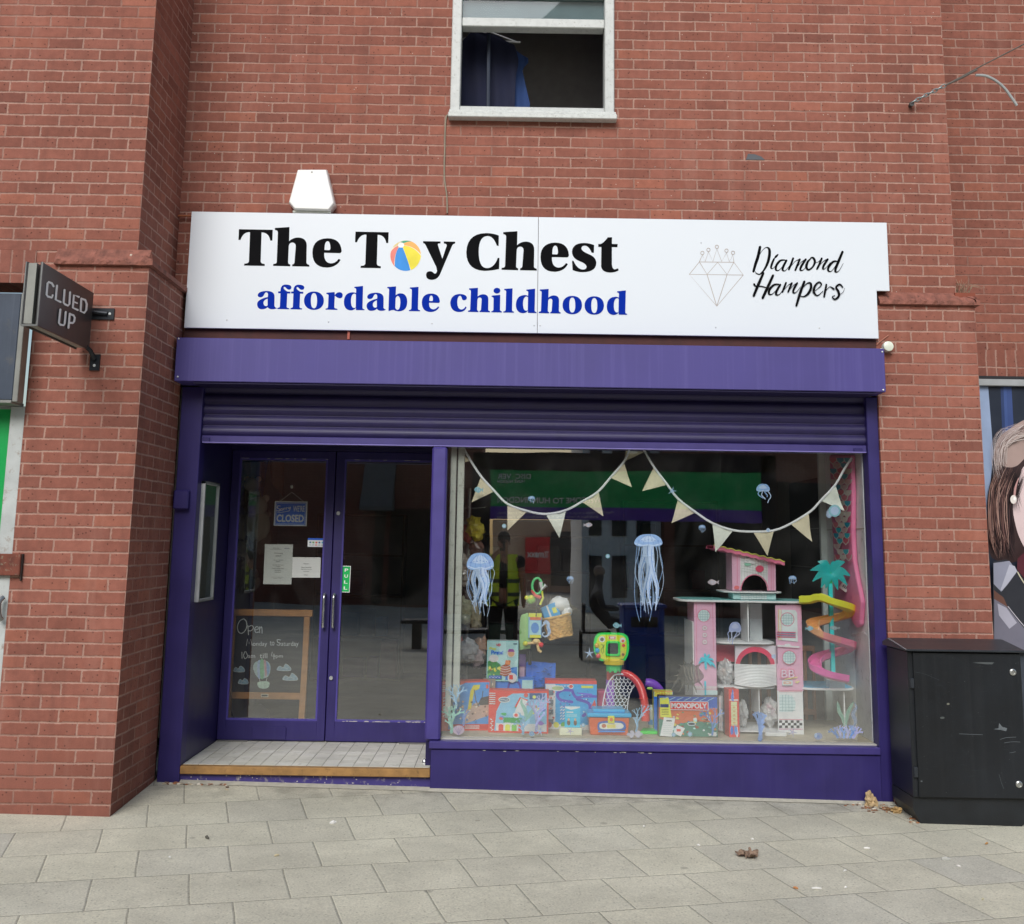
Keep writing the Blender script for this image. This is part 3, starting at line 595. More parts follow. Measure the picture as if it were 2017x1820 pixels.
# ================================================================== MAIN SIGN
def ttf(pts, n=7):                                   # outline with on-curve (x,y) and off-curve (x,y,0) points
    out = []; N = len(pts)
    for i in range(N):
        a = pts[i]
        if len(a) == 2: out.append(a); continue
        p, q = pts[i-1], pts[(i+1) % N]
        for j in range(1, n):
            t = j/n; out.append(tuple((1-t)**2*p[k]+2*t*(1-t)*a[k]+t*t*q[k] for k in (0, 1)))
    return out
def oval(cx, cy, rx, ry, n=28, pw=1.): 
    f = lambda v: math.copysign(abs(v)**pw, v)
    return [(cx+rx*f(math.cos(2*math.pi*i/n)), cy+ry*f(math.sin(2*math.pi*i/n))) for i in range(n)]
GLY = {
 'T': [(102, 95, 568, 595), [[(107, 95), (568, 103), (562, 250), (533, 250), (515, 140, 0), (415, 138), (403, 530), (403, 564, 0), (458, 568), (458, 595), (176, 590), (180, 563), (240, 563, 0), (243, 530), (258, 135), (165, 130, 0), (128, 240), (100, 240)]]],
 'h': [(573, 65, 1065, 605), [[(597, 78), (795, 65), (790, 258), (840, 208, 0), (915, 208), (1030, 212, 0), (1030, 320), (1026, 545), (1028, 575, 0), (1065, 580), (1065, 605), (832, 600), (832, 575), (862, 572, 0), (864, 540), (880, 330), (882, 278, 0), (832, 276), (788, 280, 0), (785, 330), (776, 540), (776, 572, 0), (805, 574), (805, 600), (573, 594), (573, 568), (620, 568, 0), (622, 540), (637, 140), (637, 108, 0), (597, 106)]]],
 'e': [(1107, 218, 1505, 618), [[(1270, 416), (1475, 421), (1505, 418, 0), (1505, 385), (1490, 218, 0), (1310, 218), (1108, 225, 0), (1107, 415), (1107, 618, 0), (1310, 618), (1440, 610, 0), (1491, 512), (1465, 497), (1420, 562, 0), (1355, 560), (1260, 550, 0), (1268, 416)], [(1272, 378), (1335, 380), (1352, 378, 0), (1352, 350), (1350, 258, 0), (1313, 258), (1270, 262, 0), (1272, 378)]]],
 'y': [(1000, 258, 1437, 785), [[(1000, 258), (1237, 262), (1237, 288), (1212, 290), (1195, 292, 0), (1203, 316), (1262, 498), (1320, 325), (1330, 292, 0), (1282, 290), (1282, 262), (1437, 265), (1437, 290), (1405, 292, 0), (1393, 325), (1228, 715), (1190, 785, 0), (1115, 785), (1040, 780, 0), (1040, 715), (1045, 667, 0), (1095, 667), (1125, 668, 0), (1142, 690), (1175, 718, 0), (1190, 665), (1180, 610), (1035, 312), (1025, 288, 0), (1000, 285)]]],
 'C': [(1588, 148, 2040, 662), [[(2031, 182), (2029, 322), (2004, 320), (1960, 187, 0), (1875, 187), (1757, 195, 0), (1757, 400), (1757, 625, 0), (1870, 625), (1970, 622, 0), (2016, 485), (2040, 485), (2035, 635), (1950, 660, 0), (1830, 662), (1588, 650, 0), (1588, 405), (1600, 150, 0), (1860, 148), (1960, 150, 0)]]],
 's': [(1172, 283, 1503, 680), [[(1473, 312), (1470, 415), (1440, 415), (1400, 318, 0), (1345, 318), (1300, 320, 0), (1300, 358), (1305, 395, 0), (1395, 432), (1503, 475, 0), (1503, 555), (1500, 680, 0), (1310, 680), (1240, 678, 0), (1180, 650), (1172, 525), (1192, 525), (1245, 642, 0), (1320, 645), (1370, 642, 0), (1370, 605), (1368, 565, 0), (1275, 530), (1172, 490, 0), (1172, 400), (1180, 285, 0), (1330, 283), (1410, 283, 0)]]],
 't': [(1530, 205, 1808, 685), [[(1660, 205), (1718, 205), (1715, 295), (1795, 297), (1790, 340), (1715, 338), (1715, 570), (1720, 640, 0), (1755, 642), (1800, 628), (1808, 655), (1760, 685, 0), (1690, 685), (1570, 680, 0), (1568, 590), (1572, 337), (1530, 335), (1530, 298), (1560, 297), (1600, 285, 0)]]],
 'a': [(353, 935, 627, 1186), [[(627, 1168), (600, 1165, 0), (590, 1140), (592, 1010), (590, 935, 0), (480, 935), (365, 940, 0), (362, 995), (365, 1022, 0), (400, 1022), (435, 1020, 0), (450, 985), (462, 955, 0), (480, 955), (503, 958, 0), (503, 990), (500, 1018), (355, 1050, 0), (353, 1115), (358, 1185, 0), (420, 1185), (470, 1185, 0), (497, 1155), (515, 1185, 0), (560, 1185), (600, 1185, 0)], [(497, 1040), (440, 1060, 0), (440, 1100), (445, 1140, 0), (475, 1142), (488, 1142, 0), (497, 1132)]]],
 'f': [(632, 848, 822, 1185), [[(640, 943), (672, 940), (670, 848, 0), (745, 848), (822, 850, 0), (822, 888), (818, 918, 0), (788, 918), (762, 915, 0), (742, 888), (722, 872, 0), (715, 890), (712, 912, 0), (765, 943), (808, 946), (806, 970), (765, 970), (757, 1150), (757, 1168, 0), (790, 1170), (790, 1185), (632, 1182), (632, 1165), (662, 1165, 0), (664, 1145), (672, 968), (640, 966)]]],
 'o': [(993, 943, 1263, 1193), [oval(1128, 1068, 135, 125, 32, .92), oval(1128, 1068, 42, 104, 24, .85)]],
 'r': [(1287, 950, 1520, 1193), [[(1298, 960), (1410, 950), (1412, 992), (1440, 950, 0), (1480, 952), (1520, 960, 0), (1520, 995), (1515, 1035, 0), (1480, 1035), (1445, 1030, 0), (1412, 1000), (1405, 1155), (1405, 1175, 0), (1447, 1178), (1447, 1193), (1287, 1190), (1287, 1175), (1318, 1175, 0), (1320, 1150), (1327, 995), (1325, 978, 0), (1298, 978)]]],
 'd': [(1535, 867, 1815, 1200), [[(1678, 880), (1797, 867), (1790, 1160), (1790, 1182, 0), (1815, 1185), (1815, 1198), (1700, 1196), (1700, 1165), (1670, 1200, 0), (1630, 1200), (1537, 1195, 0), (1535, 1085), (1540, 965, 0), (1640, 955), (1675, 950, 0), (1701, 965), (1703, 920), (1703, 895, 0), (1678, 895)], [(1700, 985), (1690, 970, 0), (1675, 972), (1632, 980, 0), (1632, 1080), (1635, 1165, 0), (1675, 1168), (1690, 1168, 0), (1697, 1158)]]],
 'b': [(512, 873, 785, 1212), [[(512, 882), (632, 873), (627, 995), (660, 965, 0), (700, 967), (783, 975, 0), (785, 1085), (780, 1205, 0), (680, 1212), (630, 1212, 0), (600, 1195), (560, 1198, 0), (545, 1208), (528, 1205), (537, 920), (537, 900, 0), (512, 897)], [(626, 1035), (638, 1003, 0), (655, 1003), (690, 1010, 0), (690, 1090), (688, 1190, 0), (655, 1192), (622, 1190, 0), (622, 1150)]]],
 'l': [(808, 880, 958, 1212), [[(820, 888), (938, 880), (930, 1175), (930, 1195, 0), (958, 1198), (958, 1212), (808, 1210), (808, 1195), (838, 1195, 0), (840, 1170), (847, 925), (845, 905, 0), (820, 903)]]],
 'c': [(1370, 977, 1597, 1222), [[(1597, 1030), (1590, 1062, 0), (1555, 1062), (1530, 1060, 0), (1525, 1025), (1515, 1000, 0), (1500, 1000), (1465, 1010, 0), (1465, 1095), (1470, 1185, 0), (1520, 1188), (1560, 1185, 0), (1575, 1148), (1593, 1155), (1570, 1222, 0), (1490, 1222), (1375, 1218, 0), (1370, 1100), (1378, 980, 0), (1500, 977), (1590, 980, 0)]]],
 'i': [(75, 988, 218, 1228), [[(78, 1000), (195, 988), (192, 1190), (195, 1212, 0), (218, 1215), (218, 1228), (75, 1226), (75, 1212), (100, 1210, 0), (102, 1190), (105, 1040), (105, 1018, 0), (78, 1016)]]],
}
SY = -.078
sg = thing('shop_sign', 'long white shop sign with black The Toy Chest lettering above the purple shutter box', 'shop sign', (.15, -.05, 3.02))
def pxz(a, b, y=SY): q = P(a, b, y); return (q.x, q.z)
tl, bl, jb, jt = pxz(375, 417), pxz(365, 645), pxz(1058.5, 656), pxz(1060.5, 428)
tr, n1, n2, br = pxz(1748, 438), pxz(1751, 573), pxz(1727, 574), pxz(1727, 667)
xl, xj, zb_, zt_ = (tl[0]+bl[0])/2, (jt[0]+jb[0])/2, (bl[1]+br[1])/2, (tl[1]+tr[1])/2
pan = mat('#dde3e9', .32, var=.004, sc=1)
xr_, xn, zn = (tr[0]+n1[0])/2, n2[0], n1[1]
MB(pan).box(xl, xj-.0015, SY, SY+.02, zb_, zt_).build('sign_panel', sg, bev=.0015)
MB(pan).prism([(xj+.0015, zb_), (xn, zb_), (xn, zn), (xr_, zn), (xr_, zt_), (xj+.0015, zt_)], SY, SY+.02).build('sign_panel', sg, bev=.0015)
mb = MB(mat('#6b3028', .7)); mb.box(xl+.01, xn-.006, SY+.021, -.002, zb_+.004, zn); mb.box(xl+.01, xr_-.006, SY+.021, -.002, zn+.004, zt_-.004); mb.build('sign_box', sg)
S1 = lambda x, y: (455.2+x/6.912, 437.7+y/6.912); S2 = lambda x, y: (688.7+x/6.912, 437.7+y/6.912); S3 = lambda x, y: (957.1+x/6.912, 437.7+y/6.912)
fm = lambda a, b: P(a, b, SY)
def glyph(art, g, m, crop, box=None):
    bb, loops = GLY[g]
    box = box or bb
    sx, sy = (box[2]-box[0])/(bb[2]-bb[0]), (box[3]-box[1])/(bb[3]-bb[1])
    art.poly([[crop(box[0]+(q[0]-bb[0])*sx, box[1]+(q[1]-bb[1])*sy) for q in ttf(lp)] for lp in loops], m)
ink = mat('#08080b', .6, var=.02, spec=.06); blue = mat('#022a9c', .6, var=.02, spec=.06)
A = Art(fm, base=.0006, step=.0001)
for g, c, b in [('T', S1, None), ('h', S1, None), ('e', S1, None), ('T', S2, (75, 128, 532, 626)), ('y', S2, None), ('C', S2, None), ('h', S3, (213, 122, 692, 658)), ('e', S3, (743, 277, 1130, 675)), ('s', S3, None), ('t', S3, None)]: glyph(A, g, ink, c, b)
A.build('black_lettering', sg)
A = Art(fm, base=.0006, step=.0001)
for g, c, b in [('a', S1, None), ('f', S1, None), ('f', S1, (809, 850, 997, 1188)), ('o', S1, None), ('r', S1, None), ('d', S1, None), ('a', S2, (230, 959, 497, 1207)), ('b', S2, None), ('l', S2, None), ('e', S2, (983, 971, 1228, 1222)),
                ('c', S2, None), ('h', S2, (1612, 893, 1910, 1226)), ('i', S3, None), ('l', S3, (238, 900, 382, 1231)), ('d', S3, (408, 905, 688, 1238)), ('h', S3, (720, 908, 1017, 1243)), ('o', S3, (1043, 1003, 1308, 1252)), ('o', S3, (1343, 1009, 1607, 1258)), ('d', S3, (1645, 928, 1922, 1262))]: glyph(A, g, blue, c, b)
A.poly([S3(*q) for q in oval(150, 932, 46, 38)], blue)
A.build('blue_lettering', sg)
A = Art(fm, base=.0005, step=.00012)                 # beach ball for the o of Toy
cx, cy, R_ = 763, 455, 212
A.poly([S2(*q) for q in oval(cx, cy, R_, R_-3, 48)], mat('#e8e2c8', .3))
def seg(pts, m):
    L = []
    for q in ttf(pts, 8):
        dx, dy = q[0]-cx, q[1]-cy; r = math.hypot(dx, dy); k = min(1, (R_-4)/r) if r else 1; L.append(S2(cx+dx*k, cy+dy*k))
    A.poly(L, m)
seg([(660, 320), (560, 360, 0), (540, 460), (560, 570, 0), (610, 610), (600, 450, 0), (665, 345)], mat('#e87f72', .3))
seg([(668, 345), (610, 420, 0), (615, 600), (700, 690, 0), (828, 655), (790, 500, 0), (722, 345)], mat('#0a86d8', .3))
seg([(725, 340), (790, 520, 0), (835, 650), (940, 610, 0), (972, 460), (880, 330, 0), (745, 318)], mat('#e8d82c', .3))
seg([(745, 312), (890, 330, 0), (970, 440), (960, 320, 0), (850, 262), (790, 258, 0), (738, 290)], mat('#efab55', .3))
seg([(692, 268), (760, 235, 0), (845, 262), (790, 262, 0), (738, 285)], mat('#2f9a76', .3))
seg([(655, 310), (690, 270), (600, 300, 0), (590, 345)], mat('#e5cf90', .3))
A.poly([S2(*q) for q in oval(700, 312, 41, 34)], mat('#f4f4f0', .3))
A.build('beach_ball_emblem', sg)
DD = lambda x, y: (1342.3+x/5.9585, 466.9+y/5.9585)
rose = mat('#a99a90', .35, var=.03, metal=.2); A = Art(fm, base=.0006, step=.0001)
def dl(m, w, *pts, sm=0): A.line([DD(*q) for q in pts], [x/5.9585 for x in w] if isinstance(w, (list, tuple)) else w/5.9585, m, sm)
for pts in [[(92, 438), (210, 292), (615, 296), (725, 446), (415, 812), (92, 438), (725, 446)], [(215, 300), (300, 438), (425, 296), (535, 440), (612, 300)], [(300, 440), (410, 800)], [(535, 442), (418, 800)],
            [(210, 290), (245, 210), (278, 288), (316, 172), (368, 288), (415, 140), (472, 288), (528, 186), (562, 290), (603, 208), (615, 292)]]: dl(rose, 6.5, *pts)
for cx_, cy_ in [(245, 187), (316, 150), (415, 115), (528, 160), (604, 185)]: A.line([DD(*q) for q in oval(cx_, cy_, 20, 20, 14)], 6/5.9585, rose, 0, closed=True)
A.build('diamond_crown_emblem', sg)
A = Art(fm, base=.0007, step=.00006); D = lambda w, *p: dl(ink, w, *p, sm=5)
D([32, 36, 34, 28], (922, 118), (898, 230), (868, 320), (845, 405)); D([5, 5, 6, 10, 28, 34, 32, 22, 14, 9, 7], (872, 345), (905, 240), (940, 170), (990, 124), (1028, 140), (1033, 205), (1012, 300), (970, 385), (920, 435), (880, 425), (868, 405))
D([22, 26, 22, 8, 5], (1085, 258), (1060, 320), (1052, 362), (1075, 368), (1115, 320)); D([14, 26, 12], (1132, 206), (1112, 226), (1092, 248))
D([14, 24, 28, 24, 10, 6, 6], (1215, 270), (1160, 277), (1115, 330), (1108, 382), (1140, 392), (1190, 340), (1225, 280)); D([24, 28, 24, 8, 5], (1232, 275), (1195, 345), (1188, 388), (1225, 390), (1295, 295))
D([24, 26, 22], (1310, 250), (1285, 320), (1260, 380)); D([5, 6, 14], (1268, 368), (1330, 290), (1385, 262)); D([24, 26, 22], (1388, 262), (1360, 330), (1335, 390)); D([5, 6, 14], (1343, 378), (1400, 300), (1455, 264)); D([24, 28, 22, 8, 5], (1458, 262), (1405, 345), (1395, 388), (1430, 386), (1480, 320))
D([10, 26, 32, 22, 20, 28, 24, 10], (1530, 240), (1482, 290), (1465, 350), (1490, 385), (1540, 350), (1565, 290), (1545, 245), (1515, 243)); D([5, 5, 8], (1560, 298), (1600, 295), (1640, 256))
D([24, 26, 22], (1645, 252), (1617, 320), (1590, 375)); D([5, 6, 14], (1598, 362), (1660, 290), (1710, 260)); D([24, 26, 20, 6, 5], (1715, 262), (1668, 335), (1660, 375), (1690, 365), (1745, 298))
D([12, 24, 28, 22, 8, 6], (1830, 285), (1780, 290), (1727, 350), (1722, 395), (1760, 400), (1815, 325)); D([28, 32, 30, 22, 7, 4], (1888, 175), (1840, 290), (1808, 370), (1808, 408), (1845, 398), (1897, 310))
D([26, 34, 30], (960, 425), (900, 560), (847, 690)); D([6, 10, 10], (870, 425), (915, 438), (962, 412)); D([28, 34, 30], (1073, 452), (1010, 590), (952, 715)); D([26, 16, 14, 12], (852, 555), (872, 577), (940, 580), (1012, 602))
D([14, 24, 28, 24, 10, 6, 6], (1140, 555), (1085, 562), (1035, 612), (1025, 665), (1060, 672), (1110, 622), (1150, 560)); D([24, 28, 24, 8, 5], (1158, 560), (1117, 630), (1110, 675), (1150, 672), (1200, 600))
D([22, 24, 20], (1225, 538), (1205, 590), (1183, 645)); D([5, 6, 12], (1192, 632), (1250, 567), (1290, 543)); D([22, 24, 20], (1293, 542), (1270, 595), (1250, 645)); D([5, 6, 12], (1257, 634), (1310, 570), (1352, 543)); D([22, 26, 20, 8, 5], (1356, 542), (1317, 610), (1310, 652), (1345, 648), (1395, 585))
D([28, 32, 26], (1440, 525), (1390, 660), (1347, 805)); D([6, 12, 24, 30, 28, 14, 8], (1420, 600), (1470, 547), (1512, 543), (1517, 600), (1482, 668), (1430, 700), (1385, 690))
D([6, 8, 18, 18, 26, 30, 14, 6], (1535, 655), (1600, 605), (1640, 560), (1612, 530), (1567, 572), (1550, 640), (1592, 688), (1660, 635))
D([22, 26, 22], (1698, 560), (1685, 630), (1672, 700)); D([6, 8, 22], (1682, 650), (1735, 585), (1785, 612)); D([14, 20, 24, 28, 28, 20, 12, 10], (1890, 592), (1855, 557), (1812, 590), (1838, 640), (1845, 690), (1800, 732), (1768, 705), (1795, 688)); D([6, 5, 4], (1850, 680), (1893, 650), (1912, 600))
A.build('script_lettering', sg)
mb = MB(mat('#c9ccce', .4))
for a, b in [(447, 630), (647, 634), (851, 637), (1052, 641), (1064, 641), (1410, 645), (1614, 646), (1381, 478)]: q = P(a, b, SY); mb.ell((q.x, SY, q.z), (.006, .004, .006), n=8, k=4)
mb.build('screw', sg)
MB(mat('#a5613c', .5)).tube([(-2.33, -.03, pxz(365, 421)[1]), (-2.2, -.03, pxz(365, 421)[1])], .007).build('copper_pipe', label='short copper pipe end beside the top left corner of the white sign', cat='pipe')

# ================================================================== ALARM BOX, SENSOR, CABLES
ab = thing('alarm_box', 'white trapezoid burglar alarm box on the brick just above the sign', 'alarm box', tuple(P(614, 416, -.05)))
fp = [(586, 333), (641, 333), (656, 398), (646, 411), (580, 409), (569, 396)]
Fp = [pxz(a, b, -.11) for a, b in fp]; Fp = [(x, z) for x, z in Fp]; c0 = (sum(x for x, z in Fp)/6, sum(z for x, z in Fp)/6)
Bp = [(c0[0]+(x-c0[0])*1.06, c0[1]+(z-c0[1])*1.05) for x, z in Fp]
mb = MB(mat('#eeefec', .3, var=.02, coat=.3)); V = [(x, -.095, z) for x, z in Fp]+[(x, -.07, z) for x, z in Bp]+[(x, 0, z) for x, z in Bp]
mb.add(V, [(0, 1, 2, 3, 4, 5)]+[(i, (i+1) % 6, (i+1) % 6+6, i+6) for i in range(6)]+[(i+6, (i+1) % 6+6, (i+1) % 6+12, i+12) for i in range(6)]); mb.build('cover', ab, bev=.004)
x0, x1 = Bp[5][0], Bp[2][0]; zz = min(z for x, z in Bp)
mb = MB(mat('#b9bbb2', .6, dirt='#4d5148', sc=30)); mb.box(x0+.03, x1-.03, -.065, -.002, zz-.012, zz+.004); mb.build('base', ab); q = P(614, 338, -.1)
MB('#c9c9c6').ell((q.x, -.097, q.z), .006).build('screw', ab)
q = P(1748, 683, -.08); mb = MB(mat('#e4ead9', .3, coat=.3)); mb.lathe((q.x, -.045, q.z), [(.028, 0), (.034, -.01), (.036, -.05), (.033, -.062), (.022, -.066)], ax='y', n=24); mb.tube([(q.x-.01, -.05, q.z-.01), (q.x-.05, -.06, q.z-.03)], .016)
mb.build('door_sensor', label='small round white sensor at the right end of the purple shutter box', cat='sensor', smooth=True)
mb = MB(mat('#8f8675', .7)); pts = [P(a, b, -.008) for a, b in [(888, 225), (880, 228), (877, 250), (876, 300), (875, 340), (877, 365), (880, 385), (881, 420)]]; mb.tube([tuple(q) for q in pts], .0055, sm=4); mb.build('drop_cable', label='thin beige cable hanging from the upstairs sill to the sign', cat='cable', smooth=True)
mb = MB(mat('#a9705c', .7)); pts = [P(a, b, -.05) for a, b in [(1727, 702-23), (1733, 673), (1745, 664), (1750, 660)]]; mb.tube([tuple(q) for q in pts], .004, sm=3); mb.build('sensor_cable', label='short painted cable running from the sign corner over the brick pier', cat='cable', smooth=True)
# catenary wire with its chain
cw = thing('catenary_wire', 'frayed steel wire and short chain anchored high on the right wall', 'wire', tuple(P(1793, 208, 0)))
a = P(1793, 208, -.01); MB('#3b3a38').lathe((a.x, 0, a.z), [(.012, 0), (.012, -.03), (.018, -.03), (.018, -.045)], ax='y', n=10).build('wall_anchor', cw)
A0 = Vector((a.x, -.04, a.z+.01)); A1 = P(1862, 168, -.14); mb = MB(mat('#9aa3a3', .4, metal=.6)); d = A1-A0; L = d.length; d.normalize(); s1 = d.cross(Vector((0, 1, 0))).normalized(); s2 = s1.cross(d)
for k in range(8):
    c = A0+d*(L*(k+.5)/8); u = s1 if k % 2 else s2; r1, r2 = L/8*.72, .011
    mb.tube([tuple(c+d*(r1*math.cos(w))+u*(r2*math.sin(w))) for w in [2*math.pi*j/10 for j in range(11)]], .0042, n=5)
mb.build('chain', cw, smooth=True)
E1 = P(2040, 75, -.6); mb = MB(mat('#6f6a64', .6)); mb.tube([tuple(A1), tuple(P(1925, 134, -.3)), tuple(E1), tuple(E1+(E1-A1)*1.5)], .0045); mb.tube([tuple(A1), tuple(P(1895, 153, -.22)), tuple(P(1925, 137, -.3))], .007); mb.build('wire', cw, smooth=True)
mb = MB(mat('#9fa3a2', .5)); mb.tube([tuple(P(p_, q_, -.3)) for p_, q_ in [(1922, 148), (1940, 149), (1960, 158), (1978, 173), (1993, 193), (2003, 208)]], .0095, sm=4); mb.build('loose_tail', cw, smooth=True)
# dry weeds on the pier top
mb = MB(mat('#a08a74', .9)); rr = random.Random(4); q = P(1894, 577, .02)
for i in range(26): a = rr.uniform(-.6, 1.3); l = rr.uniform(.05, .13); x = q.x+rr.uniform(-.03, .06); mb.tube([(x, .05, 3.36), (x+.4*l*math.sin(a), .03+rr.uniform(-.03, .03), 3.36+.6*l), (x+l*math.sin(a), .02+rr.uniform(-.05, .05), 3.36+l*math.cos(a)*1.0)], [.0022, .0018, .0008], n=4)
mb.build('dry_weed', label='tuft of dry weeds growing on top of the right brick pier', cat='weed')
mb = MB(mat('#8a4a38', .9, bump=.5)); mb.box(3.1, 3.24, -.03, .12, 3.33, 3.362); mb.build('pier_cap', bld)

# ================================================================== BRACKET SIGN
XS = P(183, 600, -.86).x; CC = lambda x, y: (35.0+x/7.605, 496.1+y/7.605)
def cx_(x, y): q = P(*CC(x, y), x=XS); return q
f0, f1, f2, f3 = cx_(385, 170), cx_(1110, 585), cx_(1045, 1415), cx_(275, 1135)
yf = (f0.y+f3.y)/2; yb = -.86; zt2 = (f0.z+f1.z)/2; zb2 = (f3.z+f2.z)/2
q0 = P(*CC(130, 170), yf); wd = XS-q0.x
bs = thing('bracket_sign', 'square black projecting sign reading CLUED UP on the left brick pier', 'hanging sign', (XS-wd/2, -.8, zb2))
dk = mat('#3a3a3b', .35, var=.06, spec=.4)
mb = MB(dk); mb.box(XS-.012, XS, yf, yb, zb2, zt2); mb.build('sign_face', bs, bev=.002)
mb = MB(dk); mb.box(XS-wd, XS-wd+.012, yf, yb, zb2, zt2); mb.build('sign_face', bs, bev=.002)
mb = MB(mat('#8b8c85', .5)); mb.box(XS-wd+.012, XS-.032, yf+.002, yb-.006, zb2+.01, zt2-.006); mb.build('sign_core', bs)
mb = MB(mat('#7b7d7c', .35, metal=.5)); mb.box(XS-.004, XS+.003, yf-.004, yf+.004, zb2, zt2); mb.box(XS-wd-.003, XS-wd+.004, yf-.004, yf+.004, zb2, zt2); mb.box(XS-wd, XS, yf-.003, yf+.012, zb2-.004, zb2+.006); mb.build('trim', bs)
lw = mat('#f0f6f6', .4, var=.02); A = Art(lambda a, b: cx_(a, b), n=(1, 0, 0), base=.002, step=.00015)
def cl(*pts, w=32): A.line(pts, w, lw, 0)
cl((530, 515), (505, 470), (455, 450), (440, 470), (425, 640), (445, 668), (505, 685), (515, 650)); cl((580, 505), (560, 715), (635, 750)); cl((692, 570), (678, 760), (700, 785), (745, 805), (765, 780), (775, 605))
cl((905, 675), (832, 645), (815, 835), (890, 870)); cl((825, 745), (880, 768), w=22); cl((940, 700), (930, 890), (985, 912), (1015, 870), (1022, 780), (1000, 720), (940, 700))
cl((625, 862), (603, 1065), (625, 1090), (675, 1098), (690, 1070), (705, 900)); cl((745, 1135), (765, 925)); cl((765, 930), (820, 950), (838, 985), (830, 1040), (810, 1065), (755, 1060))
A.build('lettering', bs)
bk = mat('#25292f', .45, metal=.4); xm = XS-wd/2+.0
mb = MB(bk); 
for zc, xa in ((zt2-.12, XS+.075), (zb2-.05, XS+.02)):
    if zc > zb2: mb.box(xm+.02, xa+.04, -.812, -.8, zc-.035, zc+.035); mb.tube([(xa, -.815, zc), (xm, -.83, zc+.01), (xm, -.90, zc+.015)], .014)
    else: mb.box(xa-.03, xa+.03, -.812, -.8, zc-.07, zc+.03); mb.tube([(xa, -.82, zc), (xm+.05, -.86, zc+.045), (xm+.03, -.9, zb2+.02)], .014)
mb.build('wall_bracket', bs, smooth=True)
mb = MB('#cfd2d0')
for zc, xa in ((zt2-.12, XS+.09), (zb2-.09, XS+.02)): mb.ell((xa, -.814, zc), (.009, .005, .009), n=8, k=5)
mb.build('bolt', bs)

# ================================================================== LEFT NEIGHBOUR
ln = thing('neighbour_shopfront', 'neighbouring shopfront at left edge with grey fascia, green panel and white post', 'shopfront', (-3.2, -.78, 0))
q = [P(52, 578, -.95), P(52, 788, -.95)]
mb = MB(mat('#3c4655', .4, var=.3, sc=3, dirt='#5f5d57', streak=.5)); mb.box(-5, q[0].x-.03, -.95, -.87, q[1].z, q[0].z); mb.box(-5, q[0].x-.1, -.87, -.78, q[1].z, q[0].z); mb.build('fascia', ln, bev=.004)
mb = MB(mat('#8b8c87', .4, metal=.4)); mb.box(q[0].x-.03, q[0].x+.002, -.948, -.865, q[1].z-.01, q[0].z+.004); mb.box(-5, q[0].x-.03, -.955, -.78, q[1].z-.02, q[1].z-.001); mb.build('fascia_trim', ln, bev=.003)
x1 = -2.935
mb = MB(mat('#b4b8b6', .6, var=.12, sc=8, dirt='#7c5a3c', bump=.3)); mb.box(x1-.09, x1, -.80, -.6, -.1, q[1].z-.02); mb.build('post', ln, bev=.004)
MB(mat('#8a8d8b', .6, var=.15)).box(-5, x1-.09, -.79, -.6, 2.36, q[1].z-.02).build('transom', ln)
MB(mat('#0f9a4c', .35, var=.03)).box(-5, x1-.09, -.77, -.72, 1.5, 2.36).build('green_panel', ln)
MB(mat('#5a2a6e', .35)).box(-5, x1-.09, -.77, -.72, .9, 1.499).build('purple_panel', ln)
MB(mat('#aab0b0', .5)).box(-5, x1-.09, -.77, -.72, -.1, .899).build('lower_panel', ln)
a, b = P(-30, 1090, -.83), P(38, 1134, -.83); mb = MB(mat('#6e3a2c', .8, var=.3, sc=20, dirt='#8f9a86', bump=.5)); mb.box(a.x, b.x, -.835, -.8, b.z, a.z); mb.build('hasp', ln, bev=.004)
mb = MB(mat('#2b2522', .8)); mb.box(b.x, b.x+.006, -.82, -.8, b.z-.03, a.z); mb.build('hinge_pin', ln)
a = P(5, 1200, -.83); mb = MB(mat('#8d8f8f', .3, metal=.8)); mb.tube([(a.x, -.83, a.z+.07), (a.x-.015, -.85, a.z+.04), (a.x-.01, -.85, a.z-.03), (a.x, -.83, a.z-.06)], .014, sm=3); mb.build('pull_handle', ln, smooth=True)

# ================================================================== RIGHT: FRAMED POSTER
pw = thing('window_poster', 'tall window poster photo of a long-haired woman in a grey coat, behind the cabinet', 'poster', (4.3, .76, 1))
PYY = .74; x0 = 3.24
def pq(a, b): return P(a, b, PYY)
zt3 = pq(1945, 753).z
mb = MB(ALU); mb.box(3.12+.106, 6, .70, .777, zt3-.03, zt3+.02); mb.build('frame', pw, bev=.003)
MB('#1b1c20').box(3.226, 6, .72, .777, zt3+.021, 2.899).build('frame_gap', pw)
MB('#39404a').box(3.226, 6, PYY, .775, -.1, zt3-.03).build('print_backing', pw)
A = Art(lambda a, b: Vector((max(q.x, 3.228), PYY, q.z)) if (q := P(a, b, PYY)) else q, base=.001, step=.00006)
PC = lambda x, y: (1890.9+x/3.427, 729.5+y/3.427)        # poster crop units
A2 = lambda pts: [PC(*q) for q in pts]
MP = lambda c, **k: mat(c, .35, var=.05, **k)
A.poly(A2([(120, 105), (900, 105), (900, 1900), (120, 1900)]), MP('#232a38'))
sm2 = lambda pts: A2([q[:2] for q in catmull(pts, 5, True)])
A.poly(A2([(120, 105), (190, 110), (225, 560), (190, 900), (180, 1300), (120, 1300)]), MP('#93a5c4'))
for x0_, c in ((285, '#2f3f68'), (305, '#40558a'), (325, '#3a4d80')): A.poly(A2([(x0_-12, 110), (x0_+22, 110), (x0_+50, 620), (x0_+8, 640)]), MP(c))
A.poly(sm2([(200, 1230), (180, 1060), (192, 860), (220, 700), (262, 640), (330, 600), (440, 560), (640, 520), (900, 500), (900, 1250), (640, 1330), (420, 1290), (330, 1300), (240, 1280)]), MP('#3a2a2a'))
A.poly(sm2([(440, 640), (402, 720), (366, 840), (357, 940), (374, 1040), (402, 1130), (452, 1215), (560, 1300), (700, 1330), (850, 1250), (880, 900), (800, 600), (600, 560)]), MP('#dcc6c6'))
